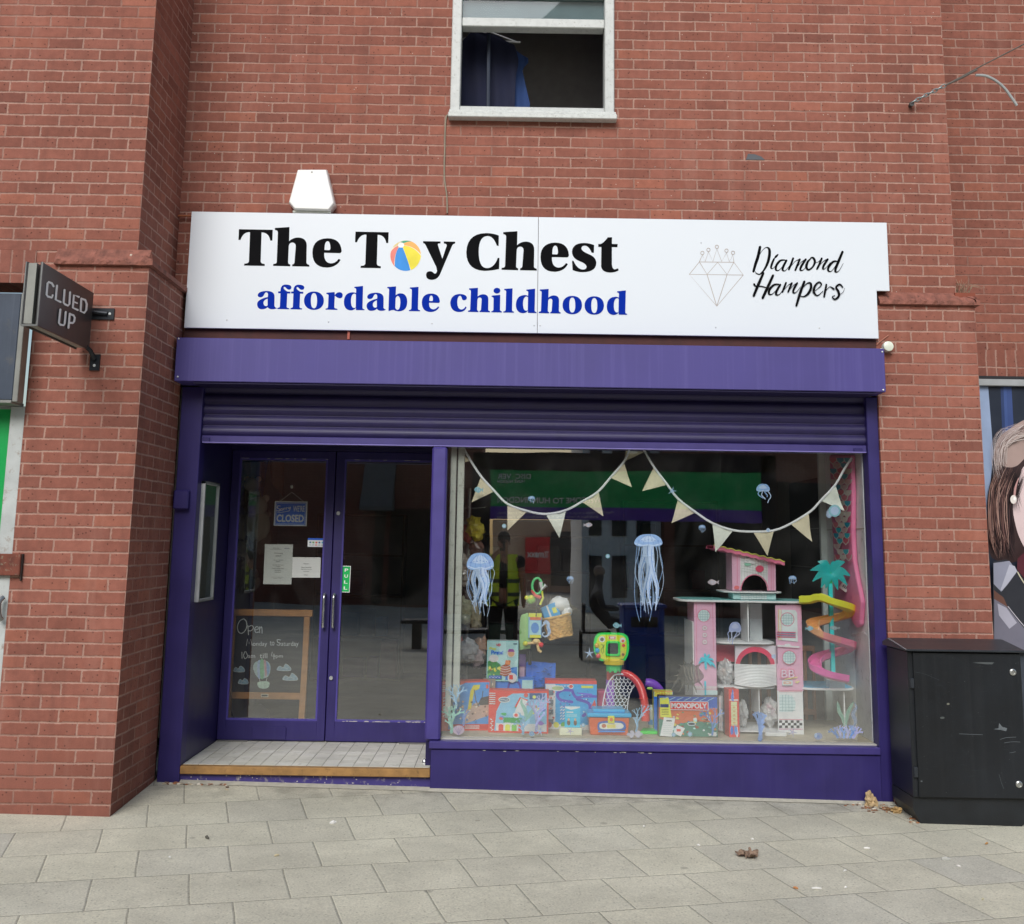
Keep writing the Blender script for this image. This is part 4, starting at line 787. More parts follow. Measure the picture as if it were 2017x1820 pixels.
A.poly(sm2([(236, 640), (232, 560), (252, 470), (300, 420), (362, 375), (432, 335), (540, 285), (700, 240), (860, 300), (760, 420), (600, 470), (470, 560), (390, 640), (330, 655), (280, 640)]), MP('#a8928b'))
rr = random.Random(2)
for i in range(150):                                     # swept-back fringe: long strands following the head
    t = rr.random(); y0_ = 660-40*t; e = rr.uniform(-10, 10)
    c = rr.choice(['#8b7670', '#c9bab4', '#6b5650', '#a89089', '#ddd2cc', '#b7a59e'])
    A.line(A2([(235+70*t+e, y0_+rr.uniform(-20, 30)), (255+60*t+e, 540-60*t+e), (340+60*t, 440-40*t+50*rr.random()+e), (450+80*t, 350+110*rr.random()), (620, 270+150*rr.random())]), [.25, .9, 1.1, 1., .6], MP(c), 4)
for i in range(130):                                     # lengths falling to the collar
    x = rr.uniform(190, 372); top = rr.uniform(640, 760); bot = rr.uniform(1120, 1285); w = rr.uniform(-14, 14)
    if x > 340: bot = rr.uniform(800, 960)
    c = rr.choice(['#2a1e20', '#6a4d47', '#8f6d62', '#4b3535', '#1d1517', '#a5857a'] if x < 300 else ['#2a1e20', '#33262a', '#1d1517', '#4b3535'])
    A.line(A2([(x+50, top), (x+w*.3, top+120), (x-10+w, (top+bot)/2), (x+w, bot-110), (x+22-w, bot)]), [.2, 1.1, 1.5, 1.2, .2], MP(c), 4)
for i in range(26):                                      # stray wisps against the background
    x = rr.uniform(232, 330); A.line(A2([(x-30, rr.uniform(640, 760)), (x-38-rr.uniform(0, 26), 600-rr.uniform(0, 60)), (x-10, 470-rr.uniform(0, 70)), (x+110, 380+rr.uniform(-20, 40))]), [.15, .35, .4, .2], MP(rr.choice(['#d9d0cf', '#8d7a78', '#b5a5a2'])), 4)
A.line(A2([(372, 730), (352, 790), (345, 850), (350, 900)]), [1.5, 4, 4, 2], MP('#b98f8c'), 3)
A.ellp(*PC(338, 873), 6.3, 8.5, MP('#e4ddd6')); A.ellp(*PC(345, 868), 2.4, 3.2, MP('#fbfaf7'))
A.poly(A2([(365, 1270), (440, 1200), (900, 1280), (900, 1600), (440, 1440), (360, 1340)]), MP('#54232e'))
A.poly(A2([(200, 1290), (290, 1275), (345, 1320), (440, 1450), (900, 1700), (900, 1900), (200, 1900)]), MP('#2f3138'))
A.poly(A2([(203, 1300), (310, 1285), (362, 1355), (300, 1440), (255, 1492), (205, 1440)]), MP('#8e91a2'))
A.poly(A2([(310, 1310), (345, 1320), (362, 1355), (262, 1485), (250, 1480)]), MP('#b2b4c2'))
A.poly(A2([(205, 1480), (270, 1530), (310, 1620), (208, 1550)]), MP('#6a4a40'))
A.poly(A2([(208, 1540), (290, 1590), (370, 1690), (460, 1800), (500, 1900), (208, 1900)]), MP('#71707e'))
A.poly(A2([(230, 1570), (290, 1600), (360, 1700), (310, 1740), (240, 1650)]), MP('#a9a8b6'))
A.line(A2([(365, 1360), (400, 1420), (470, 1520)]), 2.2, MP('#c9c3a8'), 3); A.line(A2([(300, 1590), (380, 1690), (470, 1790)]), 1.2, MP('#cfcdd6'), 3)
A.build('portrait_print', pw)

# ================================================================== UTILITY CABINET
KC = lambda x, y: (1750.9+x/4.3328, 1225.6+y/4.3328)
yfr = -.48; a = P(*KC(170, 250), yfr); b = P(*KC(1130, 270), yfr); c = P(*KC(200, 1500), yfr)
kx0, kx1, kz1, kz0 = a.x-.005, b.x, a.z, c.z; ybk = -.09
uc = thing('utility_cabinet', 'scuffed black metal street utility cabinet standing against the right brick pier', 'utility cabinet', ((kx0+kx1)/2, (yfr+ybk)/2, -.06))
km = mat('#14181d', .4, var=.35, streak=.12, sc=4, spec=.5, bump=.1, bsc=200)
mb = MB(km); mb.box(kx0, kx1, yfr+.012, ybk, kz0, kz1); mb.build('body', uc, bev=.006)
mb = MB(mat('#12161b', .42, var=.4, sc=3, bump=.1, bsc=150, streak=.12, dirt='#1c2126')); mb.box(kx0+.03, kx1-.01, yfr, yfr+.012, kz0+.005, kz1-.005); mb.build('door', uc, bev=.002)
lz = P(*KC(75, 125), ybk-.02).z; e = .02; zl = kz1+.004
mb = MB(mat('#2b2f34', .38, var=.15)); hh = .04; yl_ = yfr-.025
mb.add([(kx0-e, yl_, zl), (kx1+e, yl_, zl), (kx1+e, ybk+.02, zl), (kx0-e, ybk+.02, zl), (kx0-e, yl_, zl+.012), (kx1+e, yl_, zl+.012), (kx1+e, -.18, lz), (kx0-e, -.18, lz), (kx1+e, ybk+.02, lz-.03), (kx0-e, ybk+.02, lz-.03)],
       [(0, 1, 5, 4), (4, 5, 6, 7), (7, 6, 8, 9), (9, 8, 2, 3), (0, 4, 7, 9, 3), (1, 2, 8, 6, 5), (0, 3, 2, 1)]); mb.build('lid', uc, bev=.003)
zg1 = -.07; mb = MB(mat('#15191d', .5, var=.3, bump=.2)); bx0 = P(*KC(295, 1730), yfr+.03).x
mb.add([(kx0, yfr+.03, kz0), (kx1, yfr+.03, kz0), (kx1, yfr+.03, kz0-.12), (kx1-.07, yfr+.03, zg1), (bx0, yfr+.03, zg1), (kx0, yfr+.03, kz0-.07),
        (kx0, ybk, kz0), (kx1, ybk, kz0), (kx1, ybk, kz0-.12), (kx1-.07, ybk, zg1), (bx0, ybk, zg1), (kx0, ybk, kz0-.07)],
       [(0, 1, 2, 3, 4, 5), (6, 11, 10, 9, 8, 7)]+[(i, (i+1) % 6, (i+1) % 6+6, i+6) for i in range(6)]); mb.build('plinth', uc)
mb = MB(mat('#b5b6b2', .3, metal=.8))
for x, y in ((1055, 425), (1108, 1382)): q = P(*KC(x, y), yfr); mb.lathe((q.x, yfr, q.z), [(.020, 0), (.020, -.008), (.013, -.013), (.011, -.006), (0, -.006)], ax='y', n=18)
mb.build('lock', uc, smooth=True)
mb = MB('#23282e')
for y in (520, 1280): q = P(*KC(165, y), yfr); mb.box(kx0+.004, kx0+.028, yfr-.008, yfr+.014, q.z-.03, q.z+.03)
mb.build('hinge', uc, bev=.003)
A = Art(lambda a, b: P(*KC(a, b), yfr), base=.0006, step=.00005); sc_ = mat('#60666a', .7); 
A.poly([(710, 345), (790, 340), (900, 342), (880, 360), (820, 358)], mat('#4a4f50', .7)); A.poly([(890, 912), (935, 905), (940, 860), (965, 890), (1010, 905), (1000, 930), (950, 918)], sc_); A.line([(600, 952), (700, 956), (800, 960)], 3, sc_, 3)
A.line([(220, 425), (300, 440), (430, 495)], 2, mat('#40464b', .7), 3); A.line([(120+830, 1000), (1000, 985), (1085, 980)], 3, sc_, 3); A.line([(985, 1030), (1050, 1020), (1120, 1022)], 3, sc_, 3); A.line([(1030, 1115), (1080, 1105)], 3, sc_, 3); A.line([(940, 1300), (960, 1370), (980, 1420)], 1.6, sc_, 3)
A.ellp(505, 697, 13, 9, mat('#6c6c62', .7)); A.ellp(455, 815, 20, 10, mat('#4b504f', .7)); A.ellp(278, 1356, 9, 6, sc_)
rr = random.Random(8)
for i in range(90): A.ellp(rr.uniform(200, 1110), rr.uniform(270, 1480), rr.uniform(1, 4), rr.uniform(1, 3), mat(rr.choice(['#43484a', '#2d3236', '#565b5a']), .7), 6)
for i in range(30): x, y = rr.uniform(200, 1050), rr.uniform(280, 1450); A.line([(x, y), (x+rr.uniform(10, 70), y+rr.uniform(-12, 12))], 1., mat('#363c40', .7), 0)
A.build('scuff', uc)

# ================================================================== LITTER ON THE PAVEMENT
def gpt(x, y, side=0): return G((1008.5 if side else 0)+x/2.0, 1488.3+y/2.0)
q = gpt(925, 400, 1); mb = MB(mat('#806a58', .8, var=.4, sc=60)); V = []; Fs = []
N = 12
for i in range(N+1):
    for j in range(N+1):
        u, v = i/N-.5, j/N-.5; w = 1-.25*math.sin(7*u+3)+.2*math.sin(9*v); V.append((q.x+u*.12*w, q.y+v*.11*w, q.z+.014+.028*noise.noise(Vector((u*5, v*5, 2)))+.06*abs(u*v)*2))
for i in range(N):
    for j in range(N):
        u, v = i/N-.5, j/N-.5
        if u*u+v*v+.10*noise.noise(Vector((u*9, v*9, 5))) < .19: Fs.append((i*(N+1)+j, (i+1)*(N+1)+j, (i+1)*(N+1)+j+1, i*(N+1)+j+1))
mb.add(V, Fs); k = len(mb.v); mb.add([(a, b, c-.003) for a, b, c in V], [tuple(reversed(f)) for f in Fs])
mb.build('dead_leaf', label='large curled brown dead leaf lying on the paving right of centre', cat='leaf')
rub = mat('#b39a74', .95, var=.3, sc=40, bump=.8)
def stone(name, px_, py_, r, lab, cat, m=rub, grp=None, y=None, sq=.8):
    g = G(px_, py_); g.y = min(g.y, -.05-r); g.z = zg(g.x, g.y); MB(m).ell((g.x, g.y, g.z+r*sq*.7), (r, r*.8, r*sq), n=14, k=9, nz=.9, ns=2.6, seed=px_).build(name, label=lab, cat=cat, group=grp, smooth=False)
g = G(1698, 1585); q = P(1698, 1558, -.06)
stone('rubble_lump', 1699, 1574, .036, 'largest pale rubble lump propped against the foot of the purple panel', 'rubble', sq=1.2)
stone('rubble_lump', 1767, 1601, .027, 'yellowish rubble lump beside the base of the black cabinet', 'rubble', mat('#a88a5c', .95, var=.3, sc=40, bump=.8))
stone('rubble_lump', 1749, 1597, .016, 'small brown rubble lump between the purple post and black cabinet', 'rubble', mat('#7c5d40', .95, var=.3))
mb = MB(); rr = random.Random(12); cols = ['#8a5a3a', '#6e4a33', '#b3a58c', '#5c4a3c', '#c9c2b4', '#a06a45']
for cx0, cy0, sx, sy, n in ((1735, 1592, 30, 10, 70), (1680, 1583, 25, 5, 30), (345, 1540, 22, 4, 40), (400, 1531, 40, 2.5, 40), (1800, 1615, 12, 8, 22), (445, 1548, 3, 14, 16)):
    for i in range(n):
        g = G(cx0+rr.gauss(0, sx*.5), cy0+rr.gauss(0, sy*.5)); 
        if g.y > -.03: g.y = -.03-rr.random()*.04
        r = rr.uniform(.003, .014); mb.ell((g.x, g.y, zg(g.x, g.y)+r*.25), (r, r*rr.uniform(.4, 1), r*.4), rr.choice(cols), n=6, k=4, nz=.4, seed=i)
mb.build('leaf_litter', label='dry leaf crumbs and grit swept along the foot of the shopfront', cat='litter', kind='stuff')
wp = mat('#e4e2dc', .8); lit = [('white paper scrap with a rounded end, below the door step', 1312, 268, 0, .03, wp), ('narrow white paper scrap left of the pavement centre', 668, 405, 0, .014, wp), ('dark flat crushed scrap on the paving below the step', 815, 327, 0, .03, mat('#5a584f', .8)), ('cream chewed stub at a slab joint below the step', 1090, 397, 0, .018, mat('#c9bb98', .8)),
  ('white butt on paving under the window, above the curled leaf', 947, 333, 1, .014, wp), ('white butt on paving left of the curled leaf', 734, 357, 1, .015, wp), ('orange cigarette filter on the paving below the curled leaf', 1118, 526, 1, .02, mat('#c98a56', .8)), ('longest white cigarette paper lying below the curled leaf', 1200, 528, 1, .024, wp),
  ('white butt to the right of the longest cigarette paper', 1315, 524, 1, .014, wp), ('white butt on the paving above the two lower butts', 1312, 458, 1, .018, wp), ('grey flattened wrapper on paving below the black cabinet', 1710, 412, 1, .025, mat('#a9a9a2', .6)), ('white butt beside the grey flattened wrapper', 1760, 440, 1, .016, wp),
  ('rusty orange leaf fragment in front of the black cabinet', 1870, 350, 1, .022, mat('#b98a52', .8)), ('tiny pale stub near the right edge of the paving', 1855, 570, 1, .012, mat('#cfc7a8', .8)), ('white butt below the foot of the right purple post', 1398, 369, 1, .017, wp), ('white fleck under the middle of the window, near the wall', 520, 283, 1, .012, wp)]
for lab, x, y, s_, r, m in lit:
    g = gpt(x, y, s_); mb = MB(m); an = (x*7) % 3; mb.tube([(g.x-r*math.cos(an), g.y-r*.6*math.sin(an), g.z+.006), (g.x, g.y, g.z+.007), (g.x+r*math.cos(an), g.y+r*.6*math.sin(an), g.z+.005)], [.004, .006, .004] if r < .025 else [.006, .012, .005], n=6, sq=(1, .6)); mb.build('litter_scrap', label=lab, cat='litter', group='scraps of litter on the paving')

DG[0] = 1.5
# ================================================================== DOOR NOTICES
DU = lambda x, y: (350.2+x/3.84, 817.1+y/3.84); DL_ = lambda x, y: (350.2+x/3.84, 1138.1+y/3.84)
def sheet(name, label, cat, corners, y, m, th=.002):
    """flat rectangle on plane y from its four photo corners (tl,tr,br,bl); returns art mapping (0..1, 0..1 up)"""
    tl, tr, br_, bl_ = [P(*c, y) for c in corners]
    ex = ((tr-tl)+(br_-bl_))/2; ez = ((tl-bl_)+(tr-br_))/2; ez = ez-ex*(ez.dot(ex)/ex.length_squared); o = (tl+tr+br_+bl_)/4-ex/2-ez/2
    mb = MB(m); n = Vector((0, th, 0)); c = [o, o+ex, o+ex+ez, o+ez]; mb.add(c+[p+n for p in c], [(0, 1, 2, 3), (7, 6, 5, 4), (0, 4, 5, 1), (1, 5, 6, 2), (2, 6, 7, 3), (3, 7, 4, 0)])
    return mb.build(name, label=label, cat=cat), frame(o, ex, ez)
YG = .897
o, f = sheet('pull_sign', 'narrow green vertical PULL sticker on the right door glass', 'sticker', [DU(1240, 1142), DU(1307, 1142), DL_(1301, 112), DL_(1235, 108)], YG, mat('#dfe8df', .4), .001)
A = Art(f); A.rect(.07, .025, .93, .975, mat('#119a4b', .35)); [A.text(c, .32, .78-.225*i, .72, .90-.225*i, mat('#e9efe9', .4), .02) for i, c in enumerate('PULL')]; A.build('print', o)
o, f = sheet('closed_sign', 'blue and white Sorry We Are Closed sign hanging on a string in the left door', 'sign', [DU(735, 652), DU(982, 655), DU(973, 842), DU(724, 838)], YG+.05, mat('#cfd6da', .4), .004)
A = Art(f); cb_ = mat('#2466c8', .4); cw_ = mat('#c4d3e2', .4); A.rect(.035, .04, .965, .95, cb_); A.rect(.055, .07, .945, .925, cw_); A.rect(.065, .085, .935, .91, cb_)
A.text('CLOSED', .08, .15, .91, .46, cw_, .035); A.text("WE'RE", .57, .58, .92, .83, cw_, .02)
A.line([(.17, .80), (.10, .80), (.09, .72), (.17, .66), (.15, .60), (.08, .61)], .028, cw_); A.line([(.21, .70), (.19, .64), (.23, .62), (.26, .68), (.21, .70)], .022, cw_); A.line([(.29, .64), (.29, .72), (.33, .71)], .022, cw_); A.line([(.36, .66), (.36, .74), (.40, .73)], .022, cw_)
A.line([(.43, .76), (.44, .69), (.49, .77), (.46, .62), (.41, .60)], .022, cw_); A.line([(.10, .53), (.25, .55), (.42, .60)], .018, cw_); A.build('print', o)
t_ = o; q = P(*DU(865, 545), YG+.04); a, b = P(*DU(775, 652), YG+.05), P(*DU(950, 655), YG+.05)
MB(mat('#b9b7b0', .8)).tube([tuple(a), tuple(P(*DU(862, 585), YG+.045)), tuple(b)], .0022).build('string', o)
MB(mat('#c4c6c2', .4)).ell((q.x, YG+.02, q.z), (.012, .012, .014)).build('suction_hook', o)
pw_ = mat('#c9cccb', .6, var=.02); ik = mat('#2a2c30', .6)
def para(A, lines, m=ik):
    for s, xc, y, h in lines:
        w = len(s)*h*.40*A.asp; A.text(s, xc-w/2, y, xc+w/2, y+h, m, .01)
o, f = sheet('donations_notice', 'taller white paper notice about donations taped inside the left door', 'notice', [DU(660, 978), DU(872, 980), DU(858, 1282), DU(645, 1280)], YG+.012, pw_, .001)
A = Art(f); A.asp = 1.42; para(A, [('The Toy Chest', .40, .885, .030), ('We are accepting', .5, .755, .034), ('donations!', .5, .695, .034), ('We are looking for the', .5, .59, .026), ('following:', .5, .55, .026), ('Toys and games for all ages', .5, .465, .026), ('Video games', .5, .425, .026), ('Children\u2019s clothing and books', .5, .38, .026), ('Baby equipment', .5, .335, .026), ('Pre-owned only', .5, .285, .026), ('Please bring items to the shop during opening', .5, .165, .016), ('hours. Thank you for your support', .5, .135, .016)])
A.rect(.16, .872, .60, .876, ik); A.rect(.7, .885, .88, .91, mat('#8b8f96', .6)); A.build('print', o)
o, f = sheet('car_seat_notice', 'shorter landscape white paper notice beside the taller one on the left door', 'notice', [DU(868, 1077), DU(1083, 1078), DU(1075, 1232), DU(862, 1230)], YG+.006, pw_, .001)
A = Art(f); A.asp = .72; para(A, [('Please note.', .5, .66, .055), ('We do not have car seats', .5, .48, .052), ('unless they are apart of a', .5, .38, .052), ('travel system', .5, .28, .052), ('Thank you', .5, .10, .055)]); A.build('print', o)
o, f = sheet('payment_sticker', 'small blue-topped card payment sticker near the left door edge', 'sticker', [DU(984, 932), DU(1112, 934), DU(1110, 1000), DU(982, 998)], YG, mat('#c3cac9', .5), .001)
A = Art(f); A.rect(0, .78, 1, 1, mat('#1f55b5', .4))
for i in range(5): A.rect(.10+.18*i, .42, .20+.18*i, .60, mat(['#3c6a8a', '#5a8f4a', '#b5453a', '#2f4f8f', '#2a8fb0'][i], .5)); A.rect(.08+.18*i, .18, .21+.18*i, .26, mat(['#8a97a0', '#8a97a0', '#c0392b', '#7f8a92', '#7f8a92'][i], .5))
A.build('print', o)

# ================================================================== INSIDE THE SHOP
dkw = mat('#857f75', .9, var=.06)
MB(mat('#2f2c29', .9)).box(-2.7, 2.75, .95, 5.2, .10, .149).build('shop_floor', kind='structure')
mb = MB(dkw); mb.box(-2.75, -2.6, .95, 5.2, .1, 2.9); mb.box(2.47, 2.62, .1, 5.2, .1, 2.9); mb.box(-2.75, 2.62, 5.2, 5.35, .1, 2.9); mb.box(-2.6, -2.14, .95, 1., .1, 2.9); mb.build('shop_wall', kind='structure')
MB(mat('#4a4845', .9)).box(-2.75, 2.62, .1, 5.35, 2.66, 2.72).build('shop_ceiling', kind='structure')
wp_ = thing('window_platform', 'beige display platform of the shop window on which the toys stand', 'platform', (1, .5, .1))
MB(mat('#a59d8b', .8, var=.08, sc=20)).box(-.40, 2.47, .092, 1.0, .28, .338).build('top', wp_); MB(mat('#54504b', .9)).box(-.47, 2.47, .98, 1.0, .12, .28).build('skirt', wp_)
wl = thing('window_lining', 'white lining board on the right side of the display window', 'panel', (2.45, .5, .34))
MB(mat('#cdd3cf', .5, var=.05, dirt='#9aa09a')).box(2.448, 2.469, .1, .98, .339, 2.33).build('board', wl); MB(mat('#b5bdba', .6)).box(2.40, 2.447, .98, 1.02, .339, 2.6).build('edge_strip', wl)
MB(mat('#9a9688', .9)).box(2.444, 2.4478, .1, .98, 1.73, 1.735).build('joint_line', wl)
# shelves, banner and stock deep in the shop
def cabinet_shelf(x0, x1, y0, y1, h, lab, seed, n=4):
    t = thing('stock_shelf', lab, 'shelf', ((x0+x1)/2, (y0+y1)/2, .15), 'shelves of stock deep in the shop')
    mb = MB(mat('#6b5d4c', .7)); [mb.box(x0, x1, y0, y1, .16+h*i/n, .18+h*i/n) for i in range(n+1)]; mb.build('board', t)
    mb = MB(mat('#6b5d4c', .7)); [mb.box(a, a+.02, y0+.001, y1-.001, .15, .18+h) for a in (x0-.02, x1)]; mb.build('upright', t)
    return t
r5 = random.Random(31); CN = {'#6b3a3a': 'dull red', '#33506b': 'dull blue', '#6b6238': 'olive', '#3a6b50': 'dark green', '#7a7570': 'grey', '#5b3f66': 'dark purple'}; ORD = ['first', 'second', 'third', 'fourth', 'fifth', 'sixth']
SHN = {-2.0: 'left door shelf', -.2: 'mid window shelf', 1.3: 'shelf behind dollhouse'}
for x0, x1, y0, h, lab in [(-2.0, -1.1, 4.4, 1.7, 'tall brown stock shelf seen dimly through the left door'), (-.2, .9, 4.5, 1.5, 'brown stock shelf seen dimly through the left half of the window'), (1.3, 2.3, 4.6, 1.9, 'tallest stock shelf seen dimly behind the dollhouse')]:
    cabinet_shelf(x0, x1, y0, y0+.35, h, lab, 1)
    for i in range(4):
        x = x0+.04; nn = 0
        while x < x1-.2:
            w = r5.uniform(.1, .26); hh = r5.uniform(.15, h/4-.05); c = r5.choice(['#6b3a3a', '#33506b', '#6b6238', '#3a6b50', '#7a7570', '#5b3f66'])
            if r5.random() < .6: MB(mat(c, .6)).box(x, x+w, y0+.05, y0+.28, .182+h*i/4, .182+h*i/4+hh).build('toy_box', label=f'{CN[c]} box, {ORD[nn]} from left, {ORD[i]} board up, {SHN[x0]}', cat='box', group='stock boxes on the shelves inside', bev=.004); nn += 1
            x += w+.03
p = P(1592, 1070, x=2.46); mb = MB(mat('#2b2320', .7, var=.3, sc=6)); za, zb3 = P(1592, 945, x=2.46).z, P(1592, 1203, x=2.46).z; mb.box(2.455, 2.468, 1.2, 2.1, zb3, za)
t = mb.build('wall_poster', label='dark brown tall poster on the grey wall behind the bunting', cat='poster'); mb = MB('#5f5c58')
for k in (.33, .62): mb.box(2.453, 2.455, 1.2, 2.1, zb3+(za-zb3)*k, zb3+(za-zb3)*k+.008)
mb.build('fold', t)
a, b = P(*DU(450, 355), 2.2), P(*DU(690, 355), 2.2); cloth('blue_banner', [DU(450, 340), DU(690, 340), DU(640, 640), DU(560, 560), DU(455, 540)], 2.2, mat('#17427a', .8), '', 5, .05).build('blue_banner', label='dark blue cloth banner hanging inside behind the left door', cat='banner', smooth=True)
cloth('orange_cloth', [DU(690, 340), DU(800, 345), DU(790, 620), DU(720, 520)], 2.6, mat('#8a6a55', .8), '', 6, .05).build('tan_banner', label='tan cloth hanging beside the dark blue banner inside the left door', cat='banner', smooth=True)
pl = ['#b9b2a2', '#a68f7a', '#8c8074', '#c4b9a9', '#7a6a5e', '#9c9990']
for i, (x, y, r) in enumerate([(600, 830, .14), (560, 640, .11), (625, 930, .13), (480, 870, .08), (440, 1230, .10), (580, 1270, .07), (470, 1100, .10)]):
    q = P(*DU(x, y), 2.0+.1*i); mb = MB(mat(pl[i % 6], .95, bump=.8, bsc=90)); mb.ell((q.x, q.y, q.z), (r*.8, r*.6, r), nz=.25, seed=i); mb.ell((q.x, q.y-.03, q.z+r*1.1), r*.6, nz=.15, seed=i+9); mb.ell((q.x-r*.45, q.y, q.z+r*1.6), r*.22); mb.ell((q.x+r*.45, q.y, q.z+r*1.6), r*.22)
    mb.build('plush_toy', label=['large pale plush toy hanging behind the closed sign', 'grey-beige plush toy up in the left door glass', 'brown-grey plush toy left of the tall notice', 'small plush toy at the left edge of the door glass', 'tan plush toy low behind the left door', 'small pale plush toy beside the donations notice', 'dark beige plush toy at mid height, left door'][i], cat='plush toy', group='plush toys hanging behind the left door', smooth=True)
# chalk A-board
YB = 1.12
ba = thing('chalkboard_stand', 'wooden framed chalkboard with opening hours standing behind the left door', 'chalkboard', (P(530, 1400, YB).x, YB+.15, .15))
tl, tr = P(*DL_(398, 235), YB), P(*DL_(1003, 245), YB); bx0, bx1, bzt = tl.x, P(*DL_(985, 600), YB).x, tl.z
bz2 = P(*DL_(650, 890), YB).z; wd_ = mat('#9c6c3f', .5, var=.2, sc=12, bump=.2); ang = .10
def tilt(y0=YB): return Matrix.Translation((0, y0, bzt)) @ Matrix.Rotation(-ang, 4, 'X') @ Matrix.Translation((0, -y0, -bzt))
mb = MB(wd_); mb.box(bx0, bx0+.045, YB, YB+.03, .15, bzt); mb.box(bx1-.045, bx1, YB, YB+.03, .15, bzt-.04); mb.box(bx0-.005, bx1+.02, YB-.006, YB+.035, bzt-.05, bzt); mb.box(bx0+.045, bx1-.045, YB, YB+.025, bz2-.028, bz2+.022); mb.build('frame', ba, bev=.004)
mb = MB(wd_); mb.xf = tilt(YB+.04); mb.box(bx0, bx0+.045, YB+.04, YB+.07, .16, bzt); mb.box(bx1-.045, bx1, YB+.04, YB+.07, .16, bzt); mb.build('rear_legs', ba)
MB(mat('#17181b', .55, var=.25, sc=10)).box(bx0+.045, bx1-.045, YB+.008, YB+.016, bz2+.022, bzt-.05).build('board', ba)
A = Art(lambda a, b: P(*DL_(a, b), YB+.008), base=.0006, step=.0001); ch = mat('#bdbdbd', .9, var=.15, sc=60)
def c_(*p, w=6, sm=4): A.line(p, w, ch, sm)
c_((500, 310), (470, 325), (452, 365), (458, 405), (480, 420), (505, 405), (522, 370), (518, 330), (500, 310)); c_((530, 360), (535, 430), sm=0); c_((532, 372), (560, 360), (572, 380), (555, 400), (535, 400)); c_((582, 395), (610, 385), (600, 368), (582, 385), (590, 412), (612, 410)); c_((618, 370), (620, 415), sm=0); c_((620, 385), (632, 370), (637, 385), (638, 418))
def word(s, x, y, w, h): 
    A.text(s, x, y, x+w, y-h, ch, 0)
c_((520, 510), (528, 462), (540, 500), (553, 462), (562, 512), w=5, sm=0); word('onday', 568, 524, 108, 42); word('to', 697, 512, 34, 34); c_((778, 470), (752, 468), (758, 488), (775, 495), (768, 510), (750, 506), w=5); word('aturday', 782, 526, 132, 46)
c_((485, 562), (487, 610), w=5, sm=0); c_((510, 558), (498, 585), (510, 612), (528, 590), (515, 558), w=5); word('am', 530, 606, 56, 22); word('till', 620, 608, 58, 38); c_((715, 562), (708, 590), (740, 592), w=5, sm=0); c_((728, 575), (728, 615), w=5, sm=0); word('pm', 742, 612, 54, 26)
def blob(pts, c, k=1): A.poly([q[:2] for q in catmull(pts, 5, True)], mat(c, .9, var=.2, sc=70))
blob([(572, 690), (585, 640), (640, 622), (690, 640), (702, 690), (680, 750), (610, 755)], '#8fa3a5'); blob([(605, 640), (625, 630), (625, 752), (606, 748)], '#8a9ec0'); blob([(625, 628), (650, 626), (650, 752), (625, 752)], '#5f9a72'); blob([(650, 627), (668, 632), (678, 700), (665, 750)], '#a97e88'); blob([(670, 635), (692, 660), (695, 700), (680, 740)], '#5f83b0')
c_((620, 760), (622, 785), w=4, sm=0); c_((675, 760), (670, 785), w=4, sm=0); blob([(608, 788), (690, 786), (682, 832), (618, 832)], '#9fb5a8')
for cx0, cy0, s in ((465, 692, 1), (805, 683, 1.25), (497, 783, .9), (852, 755, 1.35)):
    blob([(cx0-44*s, cy0+14), (cx0-30*s, cy0-16), (cx0-5*s, cy0-8), (cx0+10*s, cy0-26*s), (cx0+38*s, cy0-8), (cx0+40*s, cy0+16), (cx0, cy0+22)], '#7f96a6'); c_((cx0-40*s, cy0+14), (cx0-28*s, cy0-16), (cx0-5*s, cy0-6), (cx0+10*s, cy0-26*s), (cx0+36*s, cy0-8), (cx0+40*s, cy0+16), (cx0, cy0+20), (cx0-40*s, cy0+14), w=3)
    c_((cx0-20*s, cy0+8), (cx0, cy0-4), (cx0+22*s, cy0+6), w=2.5)
A.build('chalk_writing', ba); 
q = P(*DL_(657, 890), YB); mb = MB(mat('#b5a78f', .5)); mb.box(q.x-.028, q.x+.028, YB-.002, YB, q.z-.012, q.z+.012); mb.build('maker_plate', ba); mb = MB(BLK); mb.box(q.x-.022, q.x+.022, YB-.0035, YB-.002, q.z-.006, q.z+.006); mb.build('plate_inlay', ba)
q = P(500, 1400, 1.5); mb = MB(mat('#8c8c92', .9)); mb.ell((q.x-.1, 1.55, .32), (.1, .1, .13), nz=.3, seed=3); mb.ell((q.x, 1.5, .24), (.12, .08, .08), nz=.3, seed=4); mb.build('white_plush', label='pale grey plush lying on the floor behind the chalkboard legs', cat='plush toy', smooth=True)

DG[0] = 2.0
